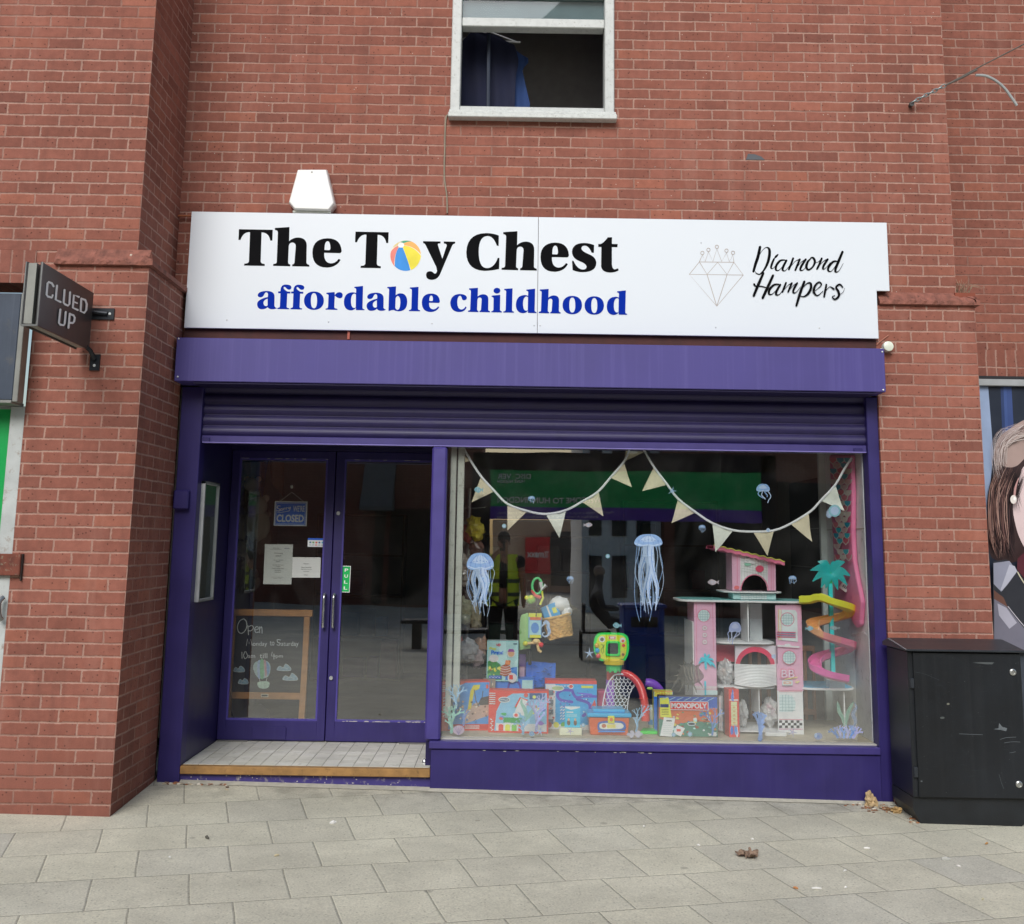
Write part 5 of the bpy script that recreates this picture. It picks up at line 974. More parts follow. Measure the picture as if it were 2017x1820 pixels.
# ================================================================== WINDOW DISPLAY
ZF = .339
C4 = lambda x, y: (846.3+x/5.668, 1167.3+y/5.668); C5 = lambda x, y: (1167.3+x/5.668, 1167.3+y/5.668)
C7 = lambda x, y: (1313.2+x/3.896, 1021.4+y/3.896); C6 = lambda x, y: (1284+x/4.32, 846.3+y/4.32); CW = lambda x, y: (846.3+x/4.32, 992.2+y/4.32); C3 = lambda x, y: (846.3+x/4.32, 846.3+y/4.32)
def toybox(name, label, tl, br, y, dep, front, side, floor=True, rot=0., cat='toy box', z0=None, group='boxed toys along the window'):
    a, b = P(*tl, y), P(*br, y); x0, x1 = a.x, b.x; zb = ZF if floor else (z0 if z0 is not None else b.z)
    t = thing(name, label, cat, ((x0+x1)/2, y+dep/2, zb), group)
    R = Matrix.Translation(((x0+x1)/2, y, 0)) @ Matrix.Rotation(rot, 4, 'Z') @ Matrix.Translation((-(x0+x1)/2, -y, 0))
    mb = MB(side); mb.xf = R; mb.box(x0, x1, y, y+dep, zb, a.z); mb.build('carton', t, bev=.002)
    A = Art(lambda u, v: R @ Vector((x0+(x1-x0)*u, y, zb+(a.z-zb)*v)), n=R.to_3x3() @ Vector((0, -1, 0)), base=.0006, step=.0001)
    A.rect(.0, .0, 1, 1, front); A.sx = x1-x0; A.sz = a.z-zb; return t, A
M = lambda c: mat(c, .4, var=.06, sc=30)
def scatter(A, n, cols, x0, y0, x1, y1, s, seed):
    r = random.Random(seed)
    for i in range(n):
        x, y = r.uniform(x0, x1), r.uniform(y0, y1); k = r.uniform(.5, 1.3)*s
        A.poly([(x+k*math.cos(a)*r.uniform(.5, 1.1), y+k*math.sin(a)*r.uniform(.5, 1.1)) for a in [j*math.pi/3 for j in range(6)]], M(r.choice(cols)))
# 1 leftmost red box with a digger
t, A = toybox('play_dough_box', 'leftmost red toy box with a yellow digger arm picture', C4(130, 985), C4(665, 1565), .30, .12, M('#b3382e'), M('#b03a30'), rot=.16)
A.poly([(.16, .03), (.20, .55), (.32, .88), (.5, .97), (.99, .98), (.99, .03)], M('#3f78b5')); A.poly([(.45, .12), (.99, .30), (.99, .62), (.7, .55), (.5, .4)], M('#9a8478')); A.poly([(.62, .5), (.76, .52), (.82, .66), (.99, .7), (.99, .52)], M('#3c3a38'))
A.poly([(.55, .42), (.60, .80), (.66, .92), (.80, .93), (.78, .84), (.68, .80), (.62, .44)], M('#d6a32b')); A.line([(.68, .82), (.72, .6), (.78, .48)], .02, M('#57504a'), 0); A.line([(.86, .8), (.84, .62)], .015, M('#2f2f33'), 0)
A.ellp(.32, .84, .09, .06, M('#d8ddda')); A.ellp(.32, .84, .075, .045, M('#4a5560')); A.rect(.2, .03, .99, .13, M('#a22f27')); [A.rect(.02, .9-.035*i, .14, .915-.035*i, M('#d8b8ae')) for i in range(4)]
[A.rect(.5, .04+.025*i, .8, .052+.025*i, M('#d8c0b8')) for i in range(3)]; A.rect(.92, .85, .97, .93, M('#c9473c')); scatter(A, 40, ['#8a7468', '#5a4a44', '#b39a84', '#6f6058', '#3f6a9a', '#c9b8a6'], .3, .16, .95, .60, .028, 21); [A.line([(.05, .3+.06*i), (.10, .33+.06*i)], .014, M('#e3c9c2'), 0) for i in range(7)]; A.build('print', t)
# 2 second box
t, A = toybox('dough_factory_box', 'red and blue toy box with a playset picture, behind the lilac coral sticker', C4(662, 1090), C4(1325, 1562), .24, .12, M('#b8392f'), M('#b03a30'), rot=-.05)
A.poly([(.10, .04), (.13, .5), (.22, .78), (.40, .93), (.97, .96), (.97, .04)], M('#6b97c0')); A.rect(.13, .04, .97, .22, M('#d9dcd8')); scatter(A, 26, ['#5a6ea8', '#c34a3c', '#e2e0da', '#2f8a4d', '#e1c43a', '#8d7f70', '#7a5aa0', '#dcd6c8'], .2, .2, .9, .72, .045, 4)
A.rect(.25, .24, .56, .36, M('#267a3e')); A.poly([(.44, .5), (.52, .85), (.64, .8), (.62, .45)], M('#e3dccb')); A.line([(.45, .62), (.53, .84), (.64, .78)], .03, M('#b83a30'), 0); A.ellp(.46, .42, .055, .07, M('#d9d5cc')); A.ellp(.46, .42, .03, .04, M('#c0392f'))
A.ellp(.26, .78, .10, .07, M('#d9dfe0')); A.ellp(.26, .78, .085, .05, M('#536474')); A.line([(.20, .78), (.24, .79), (.28, .77), (.32, .78)], .012, M('#e5e7e6'), 3); A.ellp(.62, .9, .035, .05, M('#c9463c')); A.rect(.68, .80, .94, .95, M('#24466f')); A.ellp(.76, .86, .03, .04, M('#e1cf5a'))
for i, c in enumerate(['#b5352c', '#d8c93b', '#5f9a3a', '#c0392f']): A.rect(.17+.11*i, .05, .25+.11*i, .17, M(c)); A.ellp(.21+.11*i, .17, .04, .03, M(c))
[A.line([(.055, .05+.05*i), (.055+.02*(-1)**i, .07+.05*i)], .02, M('#d9c5bf'), 0) for i in range(6)]; [A.rect(.01, .92-.05*i, .11, .94-.05*i, M('#dcb7ae')) for i in range(6)]; A.build('print', t)
# 3 marble run
t, A = toybox('marble_run_box', 'blue box with a purple track picture and red top edge', C4(1290, 978), C4(1865, 1530), .42, .14, M('#2b82c4'), M('#b8423a'))
A.rect(0, .93, 1, 1, M('#b5342d')); A.rect(.01, .0, .20, .92, M('#b9c3c6')); A.line([(.52, .56), (.30, .60), (.24, .72), (.34, .80), (.52, .80)], .06, M('#4b3a92')); A.line([(.52, .80), (.60, .66), (.78, .68), (.98, .68)], .055, M('#4b3a92')); A.line([(.62, .62), (.84, .54), (.86, .40), (.74, .28)], .06, M('#43348a'))
A.line([(.66, .74), (.9, .72)], .03, M('#5f4ea6')); A.ellp(.24, .84, .13, .06, M('#dfe3df')); A.ellp(.24, .84, .11, .04, M('#8a9a70')); A.ellp(.50, .88, .05, .05, M('#d9dcdc')); A.ellp(.50, .88, .035, .035, M('#b83a32')); A.rect(.70, .85, .93, .90, M('#c9b93e'))
[A.line([(.30+.05*j, .2+.06*i), (.33+.05*j, .23+.06*i)], .02, M('#e1e6e8'), 0) for i in range(5) for j in range(2)]; [A.rect(.05, .1+.2*i, .16, .2+.2*i, M('#4f5c68')) for i in range(4)]; A.poly([(.88, .45), (.96, .62), (.995, .45)], M('#c23c31')); scatter(A, 34, ['#5a4aa6', '#3b2f80', '#7a6ac0', '#9fd0e8', '#1f6aa8'], .26, .34, .95, .80, .016, 22); scatter(A, 22, ['#5f6f7c', '#8b979e', '#3f4a54', '#c9473c'], .03, .12, .18, .80, .02, 23); [A.rect(.3+.06*i, .88, .34+.06*i, .90, M('#e6e8ea')) for i in range(3)]; A.rect(0, 0, 1, .10, M('#c9c4b9'))
for i, c in enumerate(['#8f2c26', '#d9cf3f', '#4f8f3a']): A.ellp(.08+.14*i, .09, .055, .06, M(c))
A.build('print', t)
# 4 blue box behind, 5 pirate box on top
t, A = toybox('arch_track_box', 'blue box with a purple arch lying behind the front boxes', C4(720, 960), C4(1160, 1500), .50, .16, M('#3567ae'), M('#3a6db3')); A.line([(.35, .72), (.38, .90), (.5, .96), (.63, .90), (.68, .72)], .05, M('#43327e')); A.rect(.70, .78, .97, .98, M('#8fb3cf')); A.rect(0, .97, .5, 1, M('#dcd6a8')); A.build('print', t)
zt4 = P(*C4(900, 985), .5).z
t, A = toybox('pirate_game_box', 'upright pale blue pirate barrel game box standing on other boxes', C4(642, 535), C4(985, 985), .49, .09, M('#7fb7dc'), M('#a9b9c0'), floor=False, z0=zt4-.002)
A.rect(.02, .02, .98, .98, M('#8ec3e4')); A.poly([(.03, .03), (.03, .48), (.2, .55), (.45, .4), (.5, .03)], M('#3f7a4a')); A.poly([(.6, .03), (.6, .32), (.97, .36), (.97, .03)], M('#2f6aa8')); A.ellp(.22, .56, .16, .09, M('#cfe6ee')); scatter(A, 14, ['#2e6b3f', '#d9b23c', '#7a4f2e', '#5fa050', '#e8c84a'], .05, .14, .45, .4, .05, 6)
A.poly([(.42, .16), (.46, .38), (.60, .42), (.74, .38), (.80, .18), (.6, .12)], M('#8a4a30')); [A.line([(.43, .2+.06*i), (.6, .17+.06*i), (.79, .22+.06*i)], .012, M('#d8c8b8'), 3) for i in range(4)]; A.poly([(.58, .42), (.60, .52), (.76, .52), (.74, .40)], M('#d56a3c')); A.ellp(.77, .70, .14, .11, M('#e9ece9')); A.ellp(.77, .69, .10, .08, M('#c98f70')); A.poly([(.66, .73), (.7, .80), (.84, .80), (.89, .73)], M('#7f4c86'))
A.text('Pop', .08, .76, .30, .84, M('#e8d53a'), .03); A.text('up', .30, .85, .44, .93, M('#c2303c'), .03); A.text('Pirate!', .14, .66, .52, .76, M('#1f57b0'), .03); A.rect(.07, .06, .48, .14, M('#1f4f9c')); [A.rect(.09+.05*i, .085+.02*(i%2), .125+.05*i, .105+.01*(i%2), M('#e8ecef')) for i in range(7)]; A.ellp(.82, .09, .15, .12, M('#c9c2bc')); A.rect(.72, .05, .84, .16, M('#b5392f')); A.rect(.84, .92, .96, .94, M('#2c3e56')); A.build('print', t)
# 6 small blue card pack and its stand
t, A = toybox('blue_card_pack', 'small bright blue upright card pack on a pale wooden block', C4(1510, 1265), C4(1680, 1505), .20, .03, M('#2f93c9'), M('#3a86b5'), floor=False)
A.poly([(.02, .9), (.4, .82), (.98, .92), (.98, .98), (.02, .98)], M('#d5e2e8')); A.rect(.1, .68, .55, .74, M('#d8e6ec')); [A.rect(.1, .60-.05*i, .8, .615-.05*i, M('#9cc7de')) for i in range(3)]
for x in (.25, .68): A.ellp(x, .22, .11, .13, M('#5b4436')); A.ellp(x, .36, .07, .07, M('#b98d70'))
A.build('print', t)
a, b = P(*C4(1450, 1500), .17), P(*C4(1700, 1592), .17); mb = MB(mat('#c3b59b', .7)); mb.box(a.x, b.x, .17, .25, ZF, P(*C4(1510, 1505), .20).z); mb.build('wooden_block', label='pale wooden block under the small blue card pack', cat='block', bev=.003)
# 7 property board game
t, A = toybox('board_game_box', 'wide board game box with red title bar reading MONOPOLY leaning in the window', C5(733, 1150), C5(1403, 1612), .17, .06, M('#5c5648'), M('#2b2b2c'))
A.rect(.01, .02, .99, .985, M('#a5583a')); A.rect(.01, .72, .99, .985, M('#2c4a90')); A.poly([(.01, .02), (.99, .02), (.99, .35), (.6, .40), (.3, .3), (.01, .45)], M('#3f6a5c')); scatter(A, 60, ['#c26a3a', '#2f5f8a', '#d5cfbf', '#3d7a5a', '#1f2f3a', '#8fb0b5', '#d9a24e', '#7a3a2c', '#5f8f86', '#c9d3cd'], .25, .05, .95, .62, .035, 8)
A.rect(.19, .66, .84, .875, M('#d8c9b5')); A.rect(.20, .675, .83, .86, M('#b02d2a')); A.text('MONOPOLY', .215, .70, .815, .835, M('#ece7df'), .045); A.poly([(.02, .95), (.17, .96), (.22, .48), (.03, .48)], M('#c9b440')); A.rect(.03, .72, .17, .80, M('#27335f')); [A.rect(.05, .66-.04*i, .17, .675-.04*i, M('#6f6526')) for i in range(4)]
A.poly([(.09, .48), (.28, .46), (.22, .01), (.02, .03)], M('#b9c4c0')); A.rect(.13, .38, .22, .41, M('#2d3a3a')); [A.rect(.07, .33-.05*i, .22, .335-.05*i, M('#8b9894')) for i in range(6)]; A.poly([(.31, .30), (.44, .22), (.37, .02), (.24, .10)], M('#d2d6d2')); A.rect(.30, .14, .37, .20, M('#b5483c'))
[A.line([(.05+.13*i, .90), (.15+.13*i, .97)], .012, M('#8fb0e0'), 0) for i in range(7)]; A.rect(.90, .04, .965, .14, M('#cfd3d0')); A.ellp(.55, .33, .07, .05, M('#9fc3d5')); A.ellp(.55, .33, .06, .03, M('#27343c')); A.build('print', t)
t, A = toybox('giant_game_box', 'yellow and blue box edge standing behind the left end of the board game', C5(682, 1095), C5(900, 1560), .34, .08, M('#2c5fae'), M('#d2b83c')); A.rect(.02, .86, .98, .985, M('#dcc440')); A.text('GIANT', .08, .885, .9, .965, M('#a8782a'), .02); A.rect(0, .985, 1, 1, M('#b5362d')); A.build('print', t)
# 8 tower block game
t, A = toybox('tower_game_box', 'tall thin red box with a window showing a stacked block tower', C5(1517, 1078), C5(1642, 1610), .20, .11, M('#b5322c'), M('#9a3028'), rot=.1)
A.rect(.2, .24, .8, .74, M('#c9b489')); [A.rect(.22, .26+.08*i, .78, .265+.08*i, M('#8d7450')) for i in range(6)]; [A.ellp(.5, .30+.08*i, .14, .02, M('#a98d60')) for i in range(5)]; A.rect(.08, .76, .92, .79, M('#e6e2dc')); scatter(A, 7, ['#e6e2dc', '#2f5ca8', '#d9d5ce'], .15, .82, .85, .96, .09, 3); scatter(A, 7, ['#2f5ca8', '#e6e2dc', '#3a74b8'], .15, .03, .85, .18, .12, 5); A.build('print', t)

# toolbox
a, b = P(*C4(1768, 1300), .19), P(*C5(415, 1590), .19); t = thing('toy_toolbox', 'orange plastic toy toolbox with bright blue lid and yellow latch', 'toolbox', ((a.x+b.x)/2, .27, ZF)); zl = P(*C4(1900, 1390), .19).z
mb = MB(mat('#cf4f26', .35, var=.04, coat=.3)); x0, x1 = a.x+.005, b.x; mb.add([(x0+.012, .20, ZF), (x1-.012, .20, ZF), (x1, .19, zl), (x0, .19, zl), (x0+.012, .35, ZF), (x1-.012, .35, ZF), (x1, .36, zl), (x0, .36, zl)], [(0, 1, 2, 3), (5, 4, 7, 6), (4, 0, 3, 7), (1, 5, 6, 2), (4, 5, 1, 0), (3, 2, 6, 7)]); mb.build('body', t, bev=.008, seg=3)
mb = MB(mat('#1c86cf', .3, var=.04, coat=.4)); mb.box(x0-.012, x1+.012, .178, .372, zl, zl+.028); mb.box(x0+.03, x1-.03, .20, .35, zl+.028, a.z); mb.build('lid', t, bev=.008, seg=3)
q = P(*C5(208, 1415), .17); mb = MB(mat('#e0b62c', .35, coat=.3)); mb.box(q.x-.022, q.x+.022, .168, .192, q.z-.025, q.z+.022); l_ = mb.build('latch', t, bev=.004); mb = MB(mat('#d0632a', .4)); mb.lathe((q.x, .168, q.z), [(.012, 0), (.012, -.003)], ax='y', n=14); mb.build('latch_knob', l_)
A = Art(lambda u, v: P(*C5(u, v), .184), base=.006, step=.0003); A.poly([q2[:2] for q2 in catmull([(55, 1480), (80, 1440), (200, 1430), (330, 1435), (368, 1480), (350, 1530), (200, 1540), (70, 1535)], 5, True)], M('#2a4f8c')); A.poly([q2[:2] for q2 in catmull([(75, 1482), (100, 1458), (200, 1452), (310, 1455), (345, 1485), (320, 1515), (200, 1522), (95, 1518)], 5, True)], M('#c9b9a4'))
A.ellp(125, 1485, 26, 22, M('#9a5a3c')); A.ellp(300, 1488, 28, 22, M('#b8c5cf')); A.rect(160, 1470, 255, 1508, M('#c9a557')); A.rect(60, 1542, 360, 1556, M('#2f6fb5')); A.build('print', t)

# football / basketball activity toy
YT = .46
st = thing('sports_activity_toy', 'green and yellow plastic hoop toy with red goal arch and white net', 'toy', (P(*C5(300, 1500), YT).x, YT+.1, ZF))
def T5(x, y, yy=YT): return P(*C5(x, y), yy)
outl = [(20, 520), (60, 460), (120, 448), (300, 450), (370, 470), (402, 520), (405, 640), (380, 730), (330, 765), (110, 765), (60, 730), (15, 650)]
sm = [q2[:2] for q2 in catmull(outl, 5, True)]; xz = lambda L, yy=YT: [(P(*C5(*q2), yy).x, P(*C5(*q2), yy).z) for q2 in L]
MB(mat('#2fc04a', .3, var=.03, coat=.4)).prism(xz(sm), YT, YT+.04).build('backboard', st, bev=.006, seg=2)
inn = [(210+(x-210)*.86, 607+(y-607)*.86) for x, y in sm]; mb = MB(mat('#a9b82c', .3, coat=.3)); mb.prism(xz(inn), YT-.006, YT); mb.build('face_plate', st, bev=.002)
sq = [(150, 555), (165, 540), (290, 540), (305, 555), (308, 690), (292, 708), (155, 705), (140, 690)]; mb = MB(mat('#2fc04a', .3, coat=.4)); mb.prism([xz(sq), xz([(222+(x-222)*.72, 622+(y-622)*.72) for x, y in sq])], YT-.018, YT-.004); mb.build('screen_surround', st, bev=.003)
MB(mat('#22282c', .3)).prism(xz([(222+(x-222)*.74, 622+(y-622)*.74) for x, y in sq]), YT-.010, YT-.005).build('screen', st)
for c, x, y in (('#e08a2a', 47, 588), ('#2a86cf', 52, 645), ('#cf3a3a', 62, 705)): q = T5(x, y); MB(mat(c, .3, coat=.4)).ell((q.x, YT-.008, q.z), (.017, .012, .017)).build('button', st, smooth=True)
A = Art(lambda u, v: P(*C5(u, v), YT-.006), base=.0006, step=.0001)
for x, y, r, c in [(105, 520, 34, '#dfe0da'), (105, 522, 20, '#4a4a44'), (335, 530, 30, '#e0dcd2'), (338, 540, 16, '#b5503a'), (345, 590, 18, '#c33a30'), (338, 680, 32, '#d6a23c'), (340, 690, 16, '#6b4a2c')]: A.ellp(x, y, r, r, M(c))
A.rect(180, 485, 258, 522, M('#e6e4dc')); A.rect(184, 489, 254, 518, M('#b5453a')); A.rect(194, 495, 244, 512, M('#e6e4dc')); A.line([(110, 680), (95, 640), (120, 600), (100, 575)], 6, M('#3f5a26')); A.line([(125, 670), (120, 620), (130, 580)], 5, M('#3f5a26')); A.build('print', st)
q = T5(238, 775, YT-.09); rr_ = P(*C5(352, 775), YT-.09).x-q.x; mb = MB(mat('#e39a1f', .3, coat=.4)); mb.lathe((q.x, YT-.09, q.z), [(rr_-.012, -.012), (rr_, -.014), (rr_+.002, .012), (rr_-.012, .014), (rr_-.014, 0)], n=28); mb.build('hoop', st, smooth=True)
mb = MB(mat('#2a9a50', .8)); pr = []; mb2 = []; V = []; Fs = []
for k in range(33):
    w = 2*math.pi*k/32; V += [(q.x+math.cos(w)*(rr_-.012), YT-.09+math.sin(w)*(rr_-.012), q.z-.01), (q.x+math.cos(w)*(rr_-.02), YT-.09+math.sin(w)*(rr_-.02), q.z-.055-(.012 if k % 4 < 2 else 0))]
    if k: Fs.append((2*k-2, 2*k, 2*k+1, 2*k-1))
mb.add(V, Fs); mb.build('hoop_net', st)
a, b = T5(158, 860, YT+.02), T5(235, 1100, YT+.02); mb = MB(mat('#c9352e', .3, coat=.4)); mb.box(a.x, b.x, YT, YT+.05, ZF+.02, a.z+.01); mb.build('upright', st, bev=.006, seg=2); MB(mat('#7a3fa0', .3)).box(a.x-.004, b.x+.004, YT-.004, YT+.054, ZF+.05, T5(158, 975, YT).z).build('collar', st, bev=.004); MB(mat('#e0a52c', .3)).box(a.x-.002, b.x+.002, YT-.002, YT+.052, a.z-.01, T5(158, 840, YT).z).build('neck', st, bev=.004)
ar = [(235, 900), (330, 895), (430, 930), (510, 1010), (555, 1110), (580, 1230), (590, 1330), (592, 1430)]; mb = MB(mat('#cf3a33', .3, var=.04, coat=.4)); pts = [P(*C5(x, y), YT-.05-.12*min(1, i/5)) for i, (x, y) in enumerate(ar)]; mb.tube([tuple(p) for p in pts], [.018, .024, .026, .027, .027, .027, .028, .030], sm=4, n=12)
for i in (4.6, 5.3, 6.0): p = pts[int(i)].lerp(pts[min(7, int(i)+1)], i-int(i)); mb.ell((p.x, p.y, p.z), (.033, .03, .012))
mb.build('goal_arch', st, smooth=True)
q = P(*C5(625, 1480), .30); mb = MB(mat('#35b83f', .35, coat=.3)); mb.add([(P(*C5(530, 1520), .26).x, .26, ZF), (P(*C5(730, 1520), .26).x, .26, ZF), (P(*C5(700, 1445), .4).x, .40, ZF), (P(*C5(560, 1445), .4).x, .40, ZF)]+[(P(*C5(530, 1520), .26).x, .26, ZF+.02), (P(*C5(730, 1520), .26).x, .26, ZF+.02), (P(*C5(700, 1445), .4).x, .40, ZF+.02), (P(*C5(560, 1445), .4).x, .40, ZF+.02)],
      [(0, 1, 2, 3), (4, 5, 6, 7), (0, 1, 5, 4), (1, 2, 6, 5), (2, 3, 7, 6), (3, 0, 4, 7)]); mb.build('base', st, bev=.004)
# the white scale-pattern net on the goal
A = Art(lambda u, v: P(*C5(u, v), .36), base=.001, step=.00005); nw_ = mat('#e6e9e6', .5, var=.03)
ln_ = [(250, 915), (205, 960), (160, 1040), (130, 1150), (110, 1270), (108, 1320)]; rn_ = [(430, 930), (462, 985), (465, 1040), (430, 1090), (400, 1180), (385, 1320)]
A.line(ln_, 12, nw_); A.line([(250, 915), (330, 908), (430, 930)], 16, nw_); A.line(rn_, 10, nw_)
def at_row(L, y):
    for (x0, y0), (x1, y1) in zip(L, L[1:]):
        if y0 <= y <= y1: return x0+(x1-x0)*(y-y0)/(y1-y0)
    return L[-1][0]
for r in range(11):
    y = 940+36*r; xa, xb = at_row(ln_, y), at_row(rn_, y); n = max(3, int((xb-xa)/42))
    for k in range(n):
        w = (xb-xa)/n; cxx = xa+w*(k+.5)+(w/2 if r % 2 else 0)
        if cxx+w/2 > xb+4: continue
        A.line([(cxx-w/2, y), (cxx-w*.42, y+20), (cxx, y+34), (cxx+w*.42, y+20), (cxx+w/2, y)], 7, nw_, 3)
A.build('goal_net', st)
a, b = P(*C4(1870, 1090), .62), P(*C5(160, 1290), .62); mb = MB(mat('#a83a68', .4, coat=.2)); mb.box(a.x, b.x, .6, .72, ZF, a.z); mb.build('pink_storage_tub', label='magenta plastic tub behind the blue toolbox lid', cat='tub', bev=.012, seg=3)
mb = MB(mat('#6a3f9e', .35, coat=.3)); pts = [P(*C5(x, y), .58) for x, y in [(590, 1000), (660, 1015), (720, 1050), (775, 1090)]]; mb.tube([tuple(p) for p in pts], [.028, .032, .030, .018], sm=4, n=12); t = mb.build('purple_toy_handle', label='purple curved plastic toy behind the red goal arch', cat='toy', smooth=True)
q = P(*C5(640, 1070), .54); MB(mat('#8fb04a', .4)).ell((q.x, .545, q.z), (.022, .01, .010)).build('trigger', t)
a = P(*C5(655, 1300), .42); mb = MB(mat('#b9c0cc', .3, alpha=.75, coat=.3)); mb.lathe((a.x, .42, ZF), [(.022, 0), (.022, .10), (.014, .14), (.010, .15), (.010, .17)], n=16); t = mb.build('bottle_toy', label='translucent grey bottle between the red arch and the board game', cat='bottle', smooth=True); MB(mat('#2c6fc2', .4)).lathe((a.x, .42, ZF+.04), [(.0228, 0), (.0228, .035)], n=16).build('bottle_label', t)

# items left: fabric bag, basket, hanging bags, jointed toy
def G4(x, y, yy): return P(*C4(x, y), yy)
cloth('shark_bag', [C4(1078, 800), C4(1110, 770), C4(1380, 800), C4(1408, 780), C4(1400, 1055), C4(1170, 1060), C4(1075, 960)], .66, mat('#2158a8', .85), '', 2, .012)
mb = cloth('shark_bag', [C4(1078, 780), C4(1110, 765), C4(1380, 775), C4(1408, 770), C4(1400, 1060), C4(1170, 1065), C4(1075, 960)], .66, mat('#2158a8', .85), '', 2, .012); t = mb.build('shark_fabric_bag', label='blue fabric bag with dark fish shapes hanging behind the marble run box', cat='bag', smooth=True)
A = Art(lambda u, v: P(*C4(u, v), .645), base=.001, step=.0003); rs = random.Random(3)
for i in range(26): x, y, w = rs.uniform(1095, 1385), rs.uniform(810, 1040), rs.uniform(-.6, .6); A.line([(x-26*math.cos(w), y-26*math.sin(w)), (x, y), (x+26*math.cos(w), y+26*math.sin(w))], [0, 11, 2], mat('#143a74', .8), 3)
A.build('print', t)
bk_ = thing('wicker_basket', 'tilted wicker basket filled with blue and white toys hanging in the window', 'basket', tuple(G4(1450, 500, .62)))
c0 = G4(1435, 375, .66); Rb = Matrix.Translation(c0) @ Matrix.Rotation(math.radians(-13), 4, 'Y'); rx = (G4(1595, 330, .66).x-G4(1270, 330, .66).x)/2; hz = (G4(1400, 260, .66).z-G4(1400, 490, .66).z)/2*1.02
mb = MB(wicker()); mb.xf = Rb; nr = 9
for k in range(nr):
    z = -hz+2*hz*(k+.5)/nr; sc_k = .84+.16*(k/nr)
    for ph in (0, 1): mb.tube([((rx*sc_k+.004*math.cos(12*w+math.pi*(k+ph)))*math.cos(w), (.10+.004*math.cos(12*w+math.pi*(k+ph)))*math.sin(w), z+(ph-.5)*hz/nr*.9) for w in [2*math.pi*j/48 for j in range(49)]], hz/nr*.52, n=6)
for j in range(24): w = 2*math.pi*j/24; mb.tube([(rx*.84*math.cos(w), .085*math.sin(w), -hz), (rx*math.cos(w), .10*math.sin(w), hz)], .0035, n=5)
mb.build('weave', bk_, smooth=True); mb = MB(wicker()); mb.xf = Rb; mb.tube([(rx*1.02*math.cos(w), .105*math.sin(w), hz) for w in [2*math.pi*j/32 for j in range(33)]], .009, n=8); mb.box(-rx*.8, rx*.8, -.08, .08, -hz-.004, -hz+.004); mb.build('rim', bk_, smooth=True)
p = G4(1350, 210, .62); mb = MB(M('#2b7fc4')); mb.xf = Matrix.Translation(p) @ Matrix.Rotation(math.radians(-22), 4, 'Y'); mb.box(-.06, .06, -.02, .02, -.06, .05); t = mb.build('blue_packet', label='blue packet with a white stripe sticking out of the wicker basket', cat='packet', bev=.006); mb = MB(M('#dfe6ea')); mb.xf = Matrix.Translation(p) @ Matrix.Rotation(math.radians(-22), 4, 'Y'); mb.box(-.018, -.005, -.022, -.0205, -.058, .048); mb.build('stripe', t); mb = MB(M('#d9cf4a')); mb.xf = Matrix.Translation(p) @ Matrix.Rotation(math.radians(-22), 4, 'Y'); mb.box(.015, .045, -.022, -.0205, -.02, .02); mb.build('badge', t)
p = G4(1450, 130, .64); mb = MB(mat('#b9b9b0', .5, bump=.6, bsc=60)); mb.ell(tuple(p), (.075, .05, .055), nz=.3, seed=2); mb.ell((p.x+.05, p.y, p.z-.05), (.045, .04, .05), nz=.4, seed=5); mb.build('wrapped_toy', label='pale grey wrapped toy bulging out of the wicker basket', cat='toy', smooth=True)
mb = cloth('g', [C4(1030, 240), C4(1095, 225), C4(1110, 300), C4(1140, 520), C4(1120, 640), C4(1005, 645), C4(1002, 420), C4(1012, 280)], .55, mat('#7fa06a', .9, bump=.4), '', 7, .02); mb.build('green_cloth_bag', label='long soft green cloth bag hanging beside the wicker basket', cat='bag', smooth=True)
t, A = toybox('hanging_card_toy', 'yellow topped blister card toy hanging next to the green cloth bag', C4(1105, 228), C4(1248, 505), .53, .02, M('#5f86b5'), M('#8fa2b0'), floor=False, group=None, cat='card toy'); A.rect(.0, .84, 1, 1, M('#d9b93a')); A.rect(.1, .72, .95, .84, M('#c25a3a')); A.rect(.06, .12, .94, .70, M('#86a7c9')); A.ellp(.5, .4, .3, .22, M('#4c74a8')); A.rect(.1, 0, .95, .12, M('#d0ac2f')); A.build('print', t)
jt_ = thing('jointed_wooden_toy', 'small wooden figure with yellow and red ball ends under the hanging card toy', 'wooden toy', tuple(G4(1180, 600, .52))); wd2 = mat('#c29766', .5)
def rod(pts, r, m=wd2): return MB(m).tube([tuple(G4(x, y, .52)) for x, y in pts], r, n=10)
rod([(1070, 568), (1140, 562), (1230, 560), (1260, 580)], .010).build('arm', jt_, smooth=True); q = G4(1190, 545, .52); MB(wd2).ell((q.x, .52, q.z), (.028, .02, .02)).build('body', jt_, smooth=True); rod([(1205, 580), (1215, 640), (1245, 665)], .011).build('leg', jt_, smooth=True)
for x, y, c in ((1068, 568, '#dcb92a'), (1245, 582, '#c2272a')): q = G4(x, y, .515); MB(mat(c, .3, coat=.3)).ell(tuple(q), .018).build('ball', jt_, smooth=True)
ht = thing('hanging_activity_toy', 'cluster of bright plastic ring and rattle toys hanging above the basket', 'toy', tuple(P(*CW(930, 860), .5)))
def W_(x, y, yy=.5): return P(*CW(x, y), yy)
mb = MB(mat('#4aa86a', .4)); c = W_(915, 700); mb.tube([(c.x+.035*math.cos(w), .5, c.z+.055*math.sin(w)) for w in [2*math.pi*j/20 for j in range(21)]], .009); mb.build('ring', ht, smooth=True)
MB(mat('#c9c4c6', .5)).tube([tuple(W_(945, 665)), tuple(W_(955, 730)), tuple(W_(990, 690))], .016).build('ribbon', ht, smooth=True)
MB(mat('#c9413c', .4)).tube([tuple(W_(868, 735)), tuple(W_(900, 780)), tuple(W_(945, 800))], [.010, .014, .012]).build('red_handle', ht, smooth=True)
